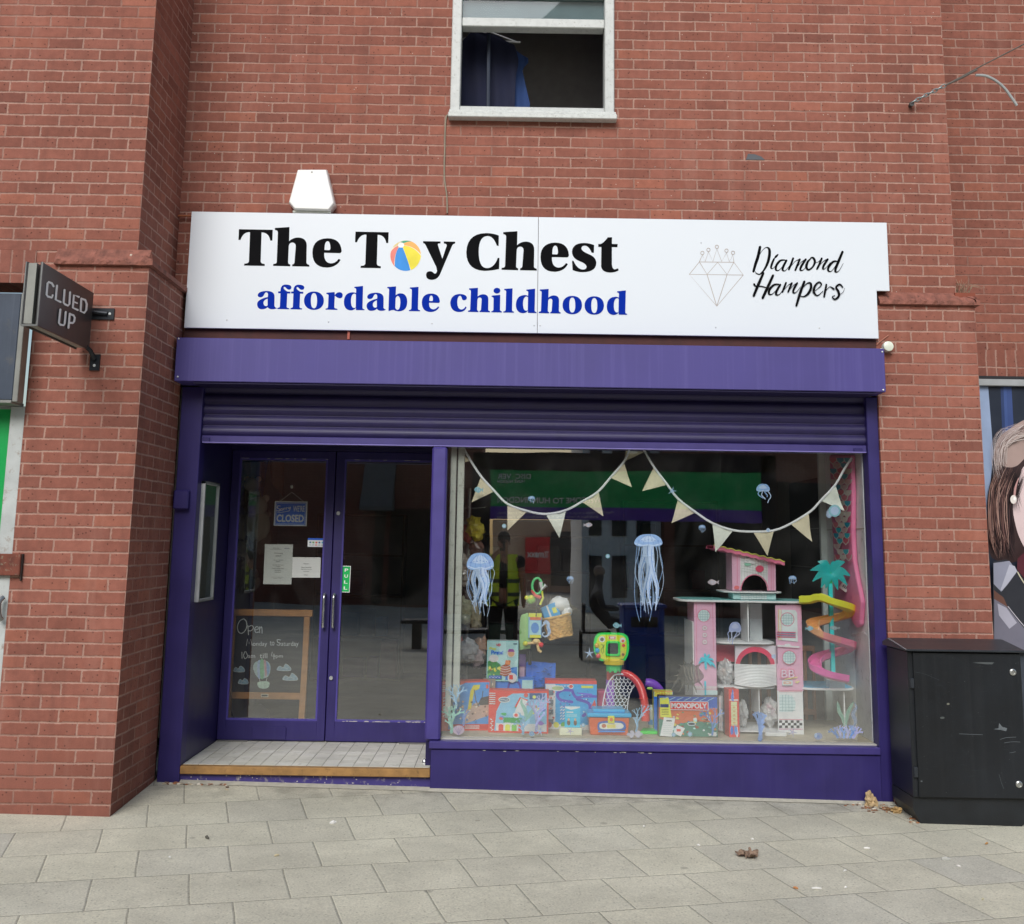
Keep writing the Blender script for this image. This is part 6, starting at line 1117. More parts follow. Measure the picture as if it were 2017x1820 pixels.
MB(mat('#d9c02e', .4)).tube([tuple(W_(955, 740)), tuple(W_(965, 800)), tuple(W_(940, 860))], .008).build('yellow_strap', ht, smooth=True)
MB(mat('#6a9a30', .5)).ell(tuple(W_(860, 815)), (.035, .03, .03), nz=.2).build('green_base', ht, smooth=True)
for x, y in ((826, 800), (865, 797)): MB(mat('#dcc42c', .3)).ell(tuple(W_(x, y, .48)), .017).build('knob', ht, smooth=True)
MB(mat('#3d3b38', .6)).tube([tuple(W_(930, 600)), tuple(W_(928, 700)), tuple(W_(905, 960))], .003).build('cord', ht)
mb = MB(mat('#23221f', .8)); mb.tube([tuple(G4(1115, 640, .56)), tuple(G4(1120, 800, .6))], .012); mb.build('black_clip_cord', label='black cord running down to the blue fabric bag', cat='cord')

mb = MB(mat('#7a5f9c', .6)); mb.box(*[G4(1000, 700, .7).x, G4(1075, 700, .7).x], .7, .74, ZF, G4(1000, 690, .7).z); mb.build('purple_book', label='dull purple upright book between the pirate box and blue fabric bag', cat='book', bev=.003)
mb = MB(mat('#c58a94', .6)); mb.box(G4(1000, 850, .64).x, G4(1060, 850, .64).x, .64, .68, ZF, G4(1000, 830, .64).z); mb.build('pink_book', label='small pink upright book below the purple one beside the blue bag', cat='book', bev=.003)
t, A = toybox('photo_print_box', 'grey-brown picture box filling the gap behind the first two red boxes', C4(600, 960), C4(725, 1560), .46, .06, M('#7d7468'), M('#5b564f'), group=None); scatter(A, 30, ['#3a3632', '#b5a898', '#8a6f5c', '#d0c8bc', '#5f6a70'], .05, .05, .95, .95, .07, 31); A.build('print', t)
t, A = toybox('dark_pattern_box', 'narrow dark patterned box left of the red tower game box', C5(1465, 1085), C5(1520, 1600), .30, .05, M('#4c463f'), M('#4c463f'), group=None); scatter(A, 26, ['#8a8378', '#2f6ab0', '#c9c2b8', '#23211f', '#b54a3a'], .1, .03, .9, .97, .12, 32); A.build('print', t)
t, A = toybox('pale_card_box', 'pale pink and grey box edge beside the right end of the board game', C5(1408, 1160), C5(1470, 1590), .40, .06, M('#c4a6a6'), M('#a89a9a'), group=None); scatter(A, 22, ['#d8b4b4', '#8f8a90', '#e6e2e0', '#b97a80', '#6a86b0'], .1, .03, .9, .97, .14, 33); A.build('print', t)
# dark revolving rack of bagged toys at the left of the window
rk = thing('toy_spinner_rack', 'dim wire spinner rack of bagged soft toys at the left of the window', 'rack', (P(920, 1200, .85).x, .85, ZF))
rxx = P(920, 1200, .85).x; mb = MB(mat('#8d8a84', .4, metal=.6)); mb.tube([(rxx, .85, ZF), (rxx, .85, 2.0)], .014); [mb.tube([(rxx, .85, z), (rxx+.12*math.cos(w), .85+.12*math.sin(w), z+.01)], .004) for z in (.75, 1.15, 1.5, 1.85) for w in (0, 1.57, 3.14, 4.71)]; mb.build('pole', rk, smooth=True)
MB(mat('#8d8a84', .4, metal=.6)).lathe((rxx, .85, ZF), [(.16, 0), (.16, .012), (.02, .02)]).build('base', rk)
bags = [(385, 205, .060, '#c98a2c', 'bagged orange balloon toy at the top of the spinner rack'), (340, 250, .055, '#7d3b32', 'bagged dull red toys below the orange one on the rack'), (290, 240, .06, '#6b675f', 'grey bagged toy at the top left of the spinner rack'), (400, 380, .05, '#5b4138', 'dark red square packet behind the first large jellyfish'), (285, 560, .075, '#857c72', 'beige fluffy toy left of the first large jellyfish'),
        (330, 800, .05, '#4d443e', 'dark bag at mid height of the spinner rack'), (275, 900, .065, '#8b8a72', 'olive-grey soft toy low on the spinner rack'), (370, 950, .06, '#7b735f', 'brown-grey soft toy with a yellow tag on the rack'), (240, 1180, .04, '#a83f30', 'red packet at the left edge above the digger box'), (330, 1240, .06, '#b0aaa8', 'pale bagged books leaning at the left of the window'), (400, 1310, .05, '#b58a8a', 'dusty pink bagged toy beside the pirate box'), (440, 1210, .05, '#8c6a52', 'brown paper-like packet left of the pirate box')]
for i, (x, y, r, c, lab) in enumerate(bags):
    q = W_(x, y, .72+.05*(i % 3)); DG[0] = 2.4; mb = MB(mat(c, .35, var=.35, sc=30, coat=.6, bump=.8, bsc=40)); DG[0] = 2.0; mb.ell(tuple(q), (r*1.05, r*.7, r*1.25), n=16, k=10, nz=.55, ns=2.6, seed=i)
    if i in (0, 4, 6, 7): mb.ell((q.x+.02, q.y-.02, q.z-r*1.0), (r*.7, r*.6, r*.6), nz=.5, ns=3, seed=i+20)
    mb.build('bagged_toy', label=lab, cat='toy', group='bagged toys around the spinner rack', smooth=True)
q = W_(470, 1215, .8)

# ------------------------------------------------------------------ dollhouse
YD = .34; YK = .72
dh = thing('dollhouse', 'tall pink and white dollhouse with spiral slide, pool deck and palm tree', 'dollhouse', (P(*C7(640, 1600), YD).x, .5, ZF))
H = lambda x, y, yy=YD: P(*C7(x, y), yy)
pk = mat('#c9879a', .4, var=.05); pkd = mat('#a8546c', .45); wh = mat('#d4d6cf', .45, var=.04); red = mat('#a82440', .5); tile = mat('#a3bfc0', .4); tln = mat('#5f7f84', .5)
def HB(x0, y0, x1, y1, m, ya=YD, yb=YK, name=None, bev=0): a, b = H(x0, y0, ya), H(x1, y1, ya); mb = MB(m); mb.box(a.x, b.x, ya, yb, b.z, a.z); return mb.build(name, dh, bev=bev) if name else mb
a, b = H(208, 625), H(372, 1355); xa, xb = H(212, 900).x, H(378, 900).x
mb = MB(pk); mb.box(xa, xb, YD, YD+.012, H(0, 1280).z, a.z); mb.box(xa, xa+.008, YD+.012, YK-.1, H(0, 1280).z, a.z); tw = mb.build('left_tower', dh); MB(wh).box(xa-.002, xb, YD+.001, YD+.013, ZF, H(0, 1280).z).build('left_tower_base', dh); MB(wh).box(xa-.008, xa-.001, YD+.02, YK, ZF, H(0, 790).z).build('left_wall_edge', dh)
ra, rb = H(842, 1000).x, H(1032, 1000).x; mb = MB(pk); mb.box(ra, rb, YD, YD+.012, H(0, 1308).z, H(0, 650).z); mb.box(rb-.010, rb+.012, YD+.012, YK-.05, H(0, 1308).z, H(0, 650).z); mb.build('right_tower', dh); mb = MB(mat('#cfc4c6', .45)); mb.box(ra, rb+.003, YD+.001, YD+.014, ZF, H(0, 1308).z); mb.build('right_tower_base', dh)
def deck(x0, x1, y, th, name, m=wh, ya=YD-.03, yb=YK, top=None):
    a, b, z = H(x0, y, ya), H(x1, y, ya), H(x0, y, ya).z; r = min((yb-ya)/2, .10); L = []
    for cx0, cy0, s in ((b.x-r, ya+r, -90), (b.x-r, yb-r, 0), (a.x+r, yb-r, 90), (a.x+r, ya+r, 180)): L += [(cx0+r*math.cos(math.radians(s+15*k)), cy0+r*math.sin(math.radians(s+15*k))) for k in range(7)]
    mb = MB(m); mb.prism(L, z-th, z, ax='z'); d = mb.build(name, dh, bev=.002)
    if top: mb = MB(top); mb.prism([((q[0]-(a.x+b.x)/2)*.95+(a.x+b.x)/2, (q[1]-(ya+yb)/2)*.92+(ya+yb)/2) for q in L], z+.0005, z+.002, ax='z'); mb.build('deck_print', d)
    return d
deck(100, 1110, 622, .014, 'roof_deck', top=mat('#5f9390', .5)); deck(380, 850, 948, .012, 'upper_floor', ya=YD+.012); deck(385, 860, 1288, .014, 'middle_floor', ya=YD+.005); deck(1030, 1465, 1300, .014, 'pool_deck', top=mat('#3f8fb5', .4)); deck(390, 1060, 1625, .010, 'ground_floor', ya=YD-.01)
HB(618, 645, 634, 945, wh, YD+.02, YD+.25, 'divider'); HB(704, 1310, 716, 1510, wh, YD+.02, YD+.25, 'divider'); HB(634, 650, 735, 940, mat('#a9aeb0', .5), YD+.26, YD+.27, 'brick_print_wall'); HB(1358, 1335, 1375, 1615, wh, YD+.01, YD+.04, 'pool_leg')
HB(382, 968, 522, 1100, red, YD+.16, YD+.17, 'red_wall'); HB(842, 975, 852, 1115, wh, YD, YD+.02, 'trim_post')
# arch
A0_ = []; cxa, cya = 680, 1125
out = [(525, 1128), (525, 975), (848, 975), (848, 1128), (815, 1128)]+[(680+135*math.cos(math.radians(k)), 1128-105*math.sin(math.radians(k))) for k in range(0, 181, 12)]
mb = MB(mat('#cfa9b2', .5)); mb.prism([(H(x, y, YD+.05).x, H(x, y, YD+.05).z) for x, y in out], YD+.05, YD+.06); mb.build('arch_wall', dh)
ring_ = [(680+150*math.cos(math.radians(k)), 1128-145*math.sin(math.radians(k))) for k in range(0, 181, 10)]+[(680+118*math.cos(math.radians(k)), 1128-105*math.sin(math.radians(k))) for k in range(180, -1, -10)]
mb = MB(mat('#b52c48', .45)); mb.prism([(H(x, y, YD+.044).x, H(x, y, YD+.044).z) for x, y in ring_], YD+.044, YD+.049); mb.build('arch_trim', dh)
V = []; Fs = []; a, b = H(527, 1118, YD-.02), H(855, 1285, YD-.02); nl_ = 15                       # curved louvred balcony
for i in range(nl_*2+1):
    z = a.z+(b.z-a.z)*i/(nl_*2)
    for j in range(13): u = j/12; V.append((a.x+(b.x-a.x)*u, YD+.02-.05*math.sin(math.pi*u)-(.004 if i % 2 else 0), z-.012*math.sin(math.pi*u)*(i/(nl_*2))))
for i in range(nl_*2):
    for j in range(12): Fs.append((i*13+j, i*13+j+1, (i+1)*13+j+1, (i+1)*13+j))
MB(mat('#dfe3dc', .4)).add(V, Fs).build('balcony', dh)
# top house
th = [(500, 250), (835, 330), (838, 552), (775, 552)]+[(672+100*math.cos(math.radians(k)), 552-118*math.sin(math.radians(k))) for k in range(0, 181, 12)]+[(505, 552)]
mb = MB(pk); mb.prism([(H(x, y, YD+.03).x, H(x, y, YD+.03).z) for x, y in th], YD+.03, YD+.04); mb.build('attic_front', dh); 
A = Art(lambda u, v: P(*C7(u, v), YD+.03), base=.0006, step=.0001)
A.poly([(565, 275), (775, 325), (775, 552)]+[(672+100*math.cos(math.radians(k)), 552-118*math.sin(math.radians(k))) for k in range(0, 181, 12)]+[(566, 552)], mat('#bfc4b4', .5))
for i in range(12): A.line([(566, 300+i*20), (775, 345+i*18)] if i < 6 else [(566, 300+i*20), (572, 300+i*20)], 1.6, M('#7c857c'), 0)
for i in range(10): x = 575+i*21; yb_ = 552-118*math.sqrt(max(0, 1-((x-672)/100)**2)); A.line([(x, 275+.24*(x-565)), (x, min(540, yb_-8))], 1.4, M('#7c857c'), 0)
A.line([(672+104*math.cos(math.radians(k)), 552-122*math.sin(math.radians(k))) for k in range(0, 181, 12)], 7, pkd, 0); A.ellp(712, 385, 32, 26, M('#c04058')); A.ellp(620, 350, 26, 12, M('#6f9a86')); A.line([(540, 290), (540, 500)], 3, pkd, 0); A.line([(800, 335), (800, 545)], 3, pkd, 0); A.line([(815, 340), (815, 545)], 3, pkd, 0)
A.ellp(535, 528, 20, 14, M('#c25a5a')); A.build('attic_print', dh)
HB(500, 250, 506, 552, pk, YD+.04, YK-.12, 'attic_side'); HB(832, 335, 838, 552, pk, YD+.04, YK-.12, 'attic_side')
V = []; Fs = []
for i in range(41):
    u = i/40; x, y = 360+545*u, 207+125*u; w = .004*math.sin(u*56)
    for yy, dz in ((YD-.01, 0), (YK-.1, 0)): p = H(x, y, YD-.01); V += [(p.x, yy, p.z+w), (p.x, yy, p.z-.022+w)]
for i in range(40):
    k = i*4; Fs += [(k, k+4, k+6, k+2), (k+1, k+3, k+7, k+5), (k, k+1, k+5, k+4), (k+2, k+6, k+7, k+3)]
MB(mat('#d05a74', .45)).add(V, Fs).build('roof', dh); V2 = [(v[0], YD-.013, v[2]+.004) for v in V[0::4]]; MB(mat('#d9b04a', .5)).tube(V2, .0035, n=5).build('roof_edge', dh)
deck(440, 905, 558, .010, 'attic_floor', ya=YD-.0); mb = HB(510, 574, 838, 622, mat('#8fa8a8', .5), YD+.03, YD+.2); mb.build('attic_base', dh)
A = Art(lambda u, v: P(*C7(u, v), YD+.03), base=.0006, step=.0001); A.rect(568, 576, 768, 620, mat('#c3cdc8', .5)); [A.line([(568+20*i, 577), (568+20*i, 619)], 1.4, tln, 0) for i in range(11)]; [A.line([(568, 590+15*i), (768, 590+15*i)], 1.4, tln, 0) for i in range(2)]; A.build('tile_print', dh)
# prints on the towers
A = Art(lambda u, v: P(*C7(u, v), YD), base=.0006, step=.0001)
def rwin(cx0, cy0, r, q=False):
    A.ellp(cx0, cy0, r+5, r+5, pkd, 28); A.ellp(cx0, cy0, r, r, tile, 28)
    for k in (-.6, -.2, .2, .6): h = r*math.sqrt(1-k*k); A.line([(cx0+k*r, cy0-h), (cx0+k*r, cy0+h)], 2.4, tln, 0); A.line([(cx0-h, cy0+k*r), (cx0+h, cy0+k*r)], 2.4, tln, 0)
rwin(285, 745, 46)
for y in (840, 893, 947): A.ellp(291, y, 20, 20, M('#8a5564')); A.ellp(291, y, 17, 17, M('#ddd5d2')); A.ellp(291, y, 9, 9, M('#8a5564')); A.ellp(291, y, 6, 6, M('#c98796'))
A.line([(226, 650), (232, 1260)], 2.5, pkd, 0); A.line([(350, 650), (360, 1020)], 2.5, pkd, 0)
A.poly([(850, 697), (985, 702), (1000, 725), (1005, 945), (850, 930)], mat('#a8c8c8', .45)); [A.line([(856+12*i, 697), (858+12*i, 930)], 5, M(['#c47b4e', '#c9a25a', '#d08a8a'][i]), 0) for i in range(3)]; rwin(925, 773, 48); [A.line([(846, 870+18*i), (985, 874+18*i)], 7, M('#a03a5a'), 0) for i in range(3)]; [A.line([(846, 878+18*i), (985, 882+18*i)], 3, M('#4f6a8a'), 0) for i in range(2)]
A.line([(852, 975), (1010, 985)], 14, M('#d9d2cf'), 0); A.ellp(925, 968, 24, 9, M('#d9d2cf')); A.line([(852, 984), (1010, 994)], 2.5, pkd, 0); rwin(937, 1065, 50)
A.text('BB', 870, 1225, 985, 1150, M('#b86a80'), .04); A.text('BB', 878, 1217, 977, 1158, M('#d9a3b0'), .0); A.line([(905, 1232), (1000, 1215), (985, 1255), (1015, 1245)], 6, M('#d9c060'), 0); A.line([(985, 1255), (1000, 1258), (1015, 1245)], 5, M('#d9c060'), 0); A.rect(883, 1240, 962, 1278, M('#9fb4c9')); A.rect(892, 1247, 953, 1270, M('#d58a7a')); A.rect(910, 1254, 935, 1262, M('#f0e2d0'))
[A.line([(395-155, 1130+0*i), (395-155, 1130)], 1, pkd, 0) for i in range(0)]
A.line([(292, 1250), (296, 1352)], 14, M('#2f9fae'), 0)
for dx, dy in ((-60, 30), (-50, -5), (-15, -50), (30, -40), (60, 5), (75, 60), (40, 50), (-10, 55)): A.line([(300, 1085), (300+dx*.6, 1085+dy*.6-12), (300+dx, 1085+dy)], [14, 18, 2], M('#2f9fae'), 4)
A.line([(300, 1090), (298, 1150)], 12, M('#2f9fae'), 3); A.rect(300, 1318, 386, 1350, M('#9cc3c6')); [A.line([(222, 1288+10*i), (386, 1290+10*i)], 2.5, pkd, 0) for i in range(3)]
A.build('tower_print', dh)
A = Art(lambda u, v: P(*C7(u, v), YD+.001), base=.0006, step=.0001)
A.poly([(864, 1350), (930, 1352), (965, 1365), (990, 1410), (985, 1455), (960, 1482), (866, 1484)], tile); [A.line([(864+24*i, 1352), (866+24*i, 1482)], 2.4, tln, 0) for i in range(1, 5)]; [A.line([(864, 1352+24*i), (985, 1352+24*i)], 2.4, tln, 0) for i in range(1, 6)]
A.rect(862, 1548, 1040, 1606, M('#e3e3de'))
for r in range(3):
    for c in range(8):
        if (r+c) % 2 == 0: A.rect(862+22.2*c, 1548+19.3*r, 884.2+22.2*c, 1567.3+19.3*r, M('#1e2128'))
A.line([(862, 1540), (1040, 1543)], 4, pkd, 0); A.line([(862, 1614), (1040, 1616)], 5, pk, 0); [A.line([(862, 1316+10*i), (1035, 1318+10*i)], 3, pkd, 0) for i in range(2)]; A.build('base_print', dh)
q = H(655, 310, YD-.0); mb = MB(mat('#d9dbd6', .6)); mb.xf = Matrix.Translation((q.x-.01, YD+.02, q.z)) @ Matrix.Rotation(math.radians(8), 4, 'Y'); mb.box(-.036, .036, -.001, .001, -.030, .030); t = mb.build('price_label', label='white handwritten price label stuck on the dollhouse attic', cat='label'); mb = MB('#3b3f45'); mb.xf = Matrix.Translation((q.x-.01, YD+.02, q.z)) @ Matrix.Rotation(math.radians(8), 4, 'Y'); [mb.box(-.030, -.030+w, -.0018, -.0012, z, z+.003) for w, z in ((.045, .015), (.02, 0), (.05, .006), (.022, -.018))]; mb.build('writing', t)
# slide
ps, pe = H(1258, 340, YD-.0), H(1275, 1190, YD); pxx = (ps.x+pe.x)/2+.0; YS = YD+.0
mb = MB(mat('#25a7a6', .35, coat=.3)); mb.box(pxx-.014, pxx+.014, YS-.002, YS+.03, H(0, 1190).z, H(0, 480).z); mb.build('pole', dh, bev=.003); MB(mat('#1f8f58', .35)).box(pxx-.013, pxx+.013, YS-.001, YS+.029, H(0, 480).z, H(0, 340).z).build('pole_top', dh, bev=.003)
kp = [(1020, 628, .00, '#d9c62c'), (1110, 625, -.03, '#d9c62c'), (1180, 610, -.07, '#d9c62c'), (1290, 650, -.10, '#e0b22c'), (1395, 690, -.06, '#e39a2c'), (1405, 730, .0, '#e08a2c'), (1320, 760, .06, '#dd7e3a'), (1210, 785, .05, '#dd7a44'), (1130, 810, .0, '#e0804a'), (1130, 850, -.06, '#e07f5a'), (1200, 900, -.10, '#dd6a6a'), (1310, 940, -.09, '#d85a72'), (1405, 975, -.03, '#d6536e'), (1380, 1010, .04, '#d6536e'), (1290, 1035, .07, '#cf4c78'), (1180, 1070, .04, '#cf4c80'), (1135, 1120, -.02, '#cc4884'), (1170, 1170, -.08, '#cc4884'), (1270, 1210, -.09, '#cc4884'), (1370, 1232, -.05, '#cc4884')]
Q = [(*H(x, y, YS-.02+d), i) for i, (x, y, d, c) in enumerate(kp)]; Q = catmull(Q, 5); mb = MB(); prof = [(-.030, .016), (-.026, -.006), (-.012, -.013), (.012, -.013), (.026, -.006), (.030, .016), (.026, .016), (.022, 0), (.010, -.006), (-.010, -.006), (-.022, 0), (-.026, .016)]
rings = []
for i, a in enumerate(Q):
    d = (Vector(Q[min(i+1, len(Q)-1)][:3])-Vector(Q[max(i-1, 0)][:3])); d.normalize(); s_ = d.cross(Vector((0, 0, 1))); s_.normalize(); u = Vector((0, 0, 1)); rings.append([Vector(a[:3])+s_*p0*1.5+u*p1*1.9 for p0, p1 in prof])
for i in range(len(Q)-1):
    c = kp[min(len(kp)-1, int(Q[i][3]))][3]; mb.add(rings[i]+rings[i+1], [(k, (k+1) % 12, (k+1) % 12+12, k+12) for k in range(12)], mat(c, .3, var=.02, coat=.4))
mb.build('slide', dh, smooth=True)
A = MB(mat('#14807f', .4)); pc = H(1258, 420, YS)
for k, (dx, dy, l) in enumerate([(-150, -20, 1), (-135, 60, 1), (-90, -85, 1), (-40, 110, .9), (60, -75, .8), (110, -85, 1), (150, 20, 1), (120, 85, 1), (50, 120, 1), (-75, 105, 1)]):
    s = .00095; e = Vector((pc.x+dx*s, YS-.005+.004*(k % 3), pc.z-dy*s)); m_ = pc.lerp(e, .5)+Vector((0, -.01, .028)); n_ = Vector((-(e.z-pc.z), 0, e.x-pc.x)).normalized(); L = catmull([(*pc, .020), (*m_, .026), (*e, .003)], 6)
    V = []; Fs = []
    for i, q in enumerate(L): p = Vector(q[:3]); V += [p+n_*q[3], p-n_*q[3], p+n_*q[3]+Vector((0, .003, 0)), p-n_*q[3]+Vector((0, .003, 0))]
    for i in range(len(L)-1): b_ = 4*i; Fs += [(b_, b_+1, b_+5, b_+4), (b_+2, b_+6, b_+7, b_+3), (b_, b_+4, b_+6, b_+2), (b_+1, b_+3, b_+7, b_+5)]
    A.add(V, Fs)
A.build('palm_leaves', dh)
HB(1250, 1242, 1370, 1308, mat('#a6b4cc', .2, alpha=.5, coat=.4), YD-.02, YD+.08, 'splash_pool', bev=.003)
def poly_bag(name, pts, lab, c='#b9bcc8', seed=0, al=.6, yy=YD+.12, cols=()):
    L = [H(x, y, yy) for x, y in pts]; cx0 = sum(p.x for p in L)/len(L); cz = sum(p.z for p in L)/len(L); rx = (max(p.x for p in L)-min(p.x for p in L))/2; rz = (max(p.z for p in L)-min(p.z for p in L))/2
    t = MB(mat(c, .25, var=.2, sc=30, alpha=al, coat=.5, bump=1., bsc=25)).ell((cx0, yy, cz), (rx, .07, rz), n=24, k=16, nz=.45, ns=2.5, seed=seed).build(name, label=lab, cat='bag', group='clear bags of dollhouse pieces')
    for i, cc in enumerate(cols): MB(mat(cc, .5)).ell((cx0+rx*.35*math.cos(i*2.1+seed), yy, cz+rz*.35*math.sin(i*2.1+seed)), (rx*.35, .03, rz*.35), nz=.3, seed=i).build('contents', t)
poly_bag('parts_bag', [(390, 1085), (520, 1270)], 'clear bag of white pieces on the middle floor of the dollhouse', seed=1, cols=('#c9ccd2', '#c98a7a', '#d8d8dc')); poly_bag('parts_bag', [(730, 1380), (855, 1580)], 'clear bag with pink and red pieces under the white balcony', seed=2, cols=('#c23a68', '#b5b5c2', '#8a2a58', '#cfcbd6')); poly_bag('parts_bag', [(545, 1400), (620, 1590)], 'clear bag just right of the red tower game box', seed=3, cols=('#b9bcc8',)); poly_bag('parts_bag', [(395, 1350), (450, 1600)], 'clear bag with pale pink pieces left of the red tower game box', seed=4, cols=('#d59aa5', '#c9c9d0', '#3a6fb5'))
a = H(755, 1640, YD-.09); b = H(920, 1695, YD-.09); t = MB(mat('#d0d5d0', .4)).box(a.x, b.x, YD-.10, YD-.02, ZF, a.z).build('white_base_piece', label='small white slotted plastic strip lying in front of the dollhouse', cat='toy part', bev=.004)
# mermaid tail
XM = 2.41; PMX = lambda a, b: P(a, b, x=XM)
mt = thing('mermaid_tail', 'long pink mermaid tail costume with teal and coral scales hanging at the right', 'costume', tuple(PMX(*C7(1440, 800))))
tp = [C6(1508, 215), C6(1520, 500), C6(1530, 800), C6(1545, 1100), C6(1555, 1300), C6(1545, 1520), C7(1400, 720), C7(1425, 800), C7(1452, 838), C7(1480, 815), C7(1490, 640), C7(1455, 470), C7(1430, 330), C7(1418, 120), C6(1700, 560), C6(1690, 215)]
lp = [(PMX(a, b).y, PMX(a, b).z) for a, b in tp]; mb = MB(mat('#cf5f7e', .55, var=.08, sc=8, bump=.4, bsc=15)); mb.prism(lp, XM, XM+.035, ax='x'); mb.build('tail_fabric', mt, bev=.012, seg=3, smooth=True)
A = Art(lambda u, v: PMX(u, v), n=(-1, 0, 0), base=.003, step=.0002); rs = random.Random(6)
for r in range(19):
    y = C6(0, 240)[1]+r*10.6; xl_ = 1634+r*.9; xr2 = 1679+(4 if r > 14 else 0); n = 3
    for k in range(n):
        w = (xr2-xl_)/n; cxx = xl_+w*(k+.5)+(w/2 if r % 2 else 0)
        if cxx+w*.5 > xr2+1 or (r > 14 and rs.random() < .35): continue
        c = rs.choice(['#1f7f96', '#c24a5a', '#d98f8f', '#2a93a0', '#c9606a', '#e0a59c']); A.poly([(cxx-w*.62, y), (cxx-w*.5, y+7), (cxx, y+13), (cxx+w*.5, y+7), (cxx+w*.62, y)][::-1], M('#dcb3a8')); A.poly([(cxx-w*.5, y), (cxx-w*.4, y+6), (cxx, y+11), (cxx+w*.4, y+6), (cxx+w*.5, y)][::-1], M(c))
A.build('scales', mt); ym = .5
q = P(*C7(1365, 522), .42); mb = MB(mat('#d5d5cc', .6)); mb.xf = Matrix.Translation(q) @ Matrix.Rotation(math.radians(35), 4, 'Y'); mb.box(-.030, .030, -.001, .001, -.028, .028); t = mb.build('price_tag', label='white price tag hanging on the pink mermaid tail', cat='label'); mb = MB('#3b3f45'); mb.xf = Matrix.Translation(q) @ Matrix.Rotation(math.radians(35), 4, 'Y'); [mb.box(-.014+.012*i, -.006+.012*i, -.0018, -.0012, -.01, .01) for i in range(3)]; mb.build('writing', t)
# wooden rail behind
wr = thing('wooden_play_rail', 'dim brown wooden railing behind the dollhouse slide', 'railing', (P(*C7(1150, 1250), 1.5).x, 1.5, .15)); mb = MB(mat('#7d5130', .6))
a, b = P(*C7(640, 980), 1.5), P(*C7(1270, 990), 1.5); mb.box(a.x, b.x, 1.5, 1.54, a.z-.03, a.z+.01); mb.box(a.x, b.x, 1.5, 1.54, .30, .34); [mb.box(a.x+(b.x-a.x)*i/9-.012, a.x+(b.x-a.x)*i/9+.012, 1.502, 1.538, .15, a.z) for i in range(10)]; mb.build('rails', wr)

DG[0] = 1.35
# ------------------------------------------------------------------ bunting
YU = .13
bn = thing('bunting', 'string of cream hessian triangle flags looped across the top of the window', 'bunting', tuple(P(1290, 1040, YU)))
U = lambda a, b: P(a, b, YU)
s1 = [(910, 878), C3(285, 150), C3(350, 265), C3(440, 400), C3(550, 520), C3(660, 630), C3(825, 690), C3(985, 718), C3(1160, 685), C3(1300, 610), C3(1430, 530), C3(1540, 405), C3(1655, 270), (1240, 884)]
s2 = [(1268, 884), C3(1835, 190), C3(1910, 320), C6(130, 465), C6(220, 585), C6(370, 700), C6(515, 795), C6(690, 855), C6(860, 868), C6(1035, 858), C6(1180, 800), C6(1350, 695), C6(1435, 605), C6(1560, 470), C6(1640, 330), C6(1700, 240)]
mb = MB(mat('#dcdcd6', .8))
for s in (s1, s2): mb.tube([tuple(U(*q)) for q in s], .0075, sm=3, n=6, sq=(1, .5))
mb.build('string', bn, smooth=True)
flags = [(C3(205, 150), C3(345, 265), C3(215, 300), 0), (C3(437, 400), C3(550, 525), C3(357, 618), 0), (C3(662, 625), C3(828, 697), C3(662, 858), 0), (C3(985, 715), C3(1160, 690), C3(1105, 920), 1), (C3(1298, 615), C3(1437, 528), C3(1480, 738), 0), (C3(1540, 410), C3(1652, 278), C3(1720, 488), 0), (C3(1668, 180), C3(1830, 188), C3(1655, 272), 0),
         (C3(1908, 320), C6(133, 468), C3(1807, 523), 0), (C6(225, 588), C6(372, 705), C6(168, 795), 0), (C6(515, 797), C6(692, 857), C6(543, 1042), 1), (C6(860, 868), C6(1037, 860), C6(985, 1072), 0), (C6(1182, 805), C6(1332, 715), C6(1363, 953), 0), (C6(1440, 605), C6(1562, 475), C6(1635, 690), 1)]
for k, (a, b, c, w) in enumerate(flags):
    a, b, c = [P(*q, YU+.004) for q in (a, b, c)]; mb = MB(mat('#c9bea3' if not w else '#cfd3c6', .9, var=.06, sc=60, bump=.5, bsc=200)); V = []; Fs = []; N = 8; id_ = {}
    for i in range(N+1):
        for j in range(N+1-i):
            p = a+(b-a)*(j/N)+(c-a)*(i/N) if N else a
            p = p+Vector((0, .010*math.sin(i*.6+k)*i/N+.004*math.sin(j*.9+k), 0)); id_[i, j] = len(V); V.append(p)
    for i in range(N):
        for j in range(N-i):
            Fs.append((id_[i, j], id_[i, j+1], id_[i+1, j]))
            if j < N-i-1: Fs.append((id_[i, j+1], id_[i+1, j+1], id_[i+1, j]))
    mb.add(V, Fs); n0 = len(V); mb.add([v+Vector((0, .002, 0)) for v in V], [tuple(reversed(f)) for f in Fs]); mb.build('flag', bn, smooth=True, label='whiter flag' if w else None)
mb = cloth('g', [C3(160, 148), C3(235, 148), C3(240, 290), C3(215, 320), C3(205, 250)], YU+.01, mat('#b3a58a', .9), '', 3, .01); mb.build('bunched_flag', bn, smooth=True)

DG[0] = 1.05
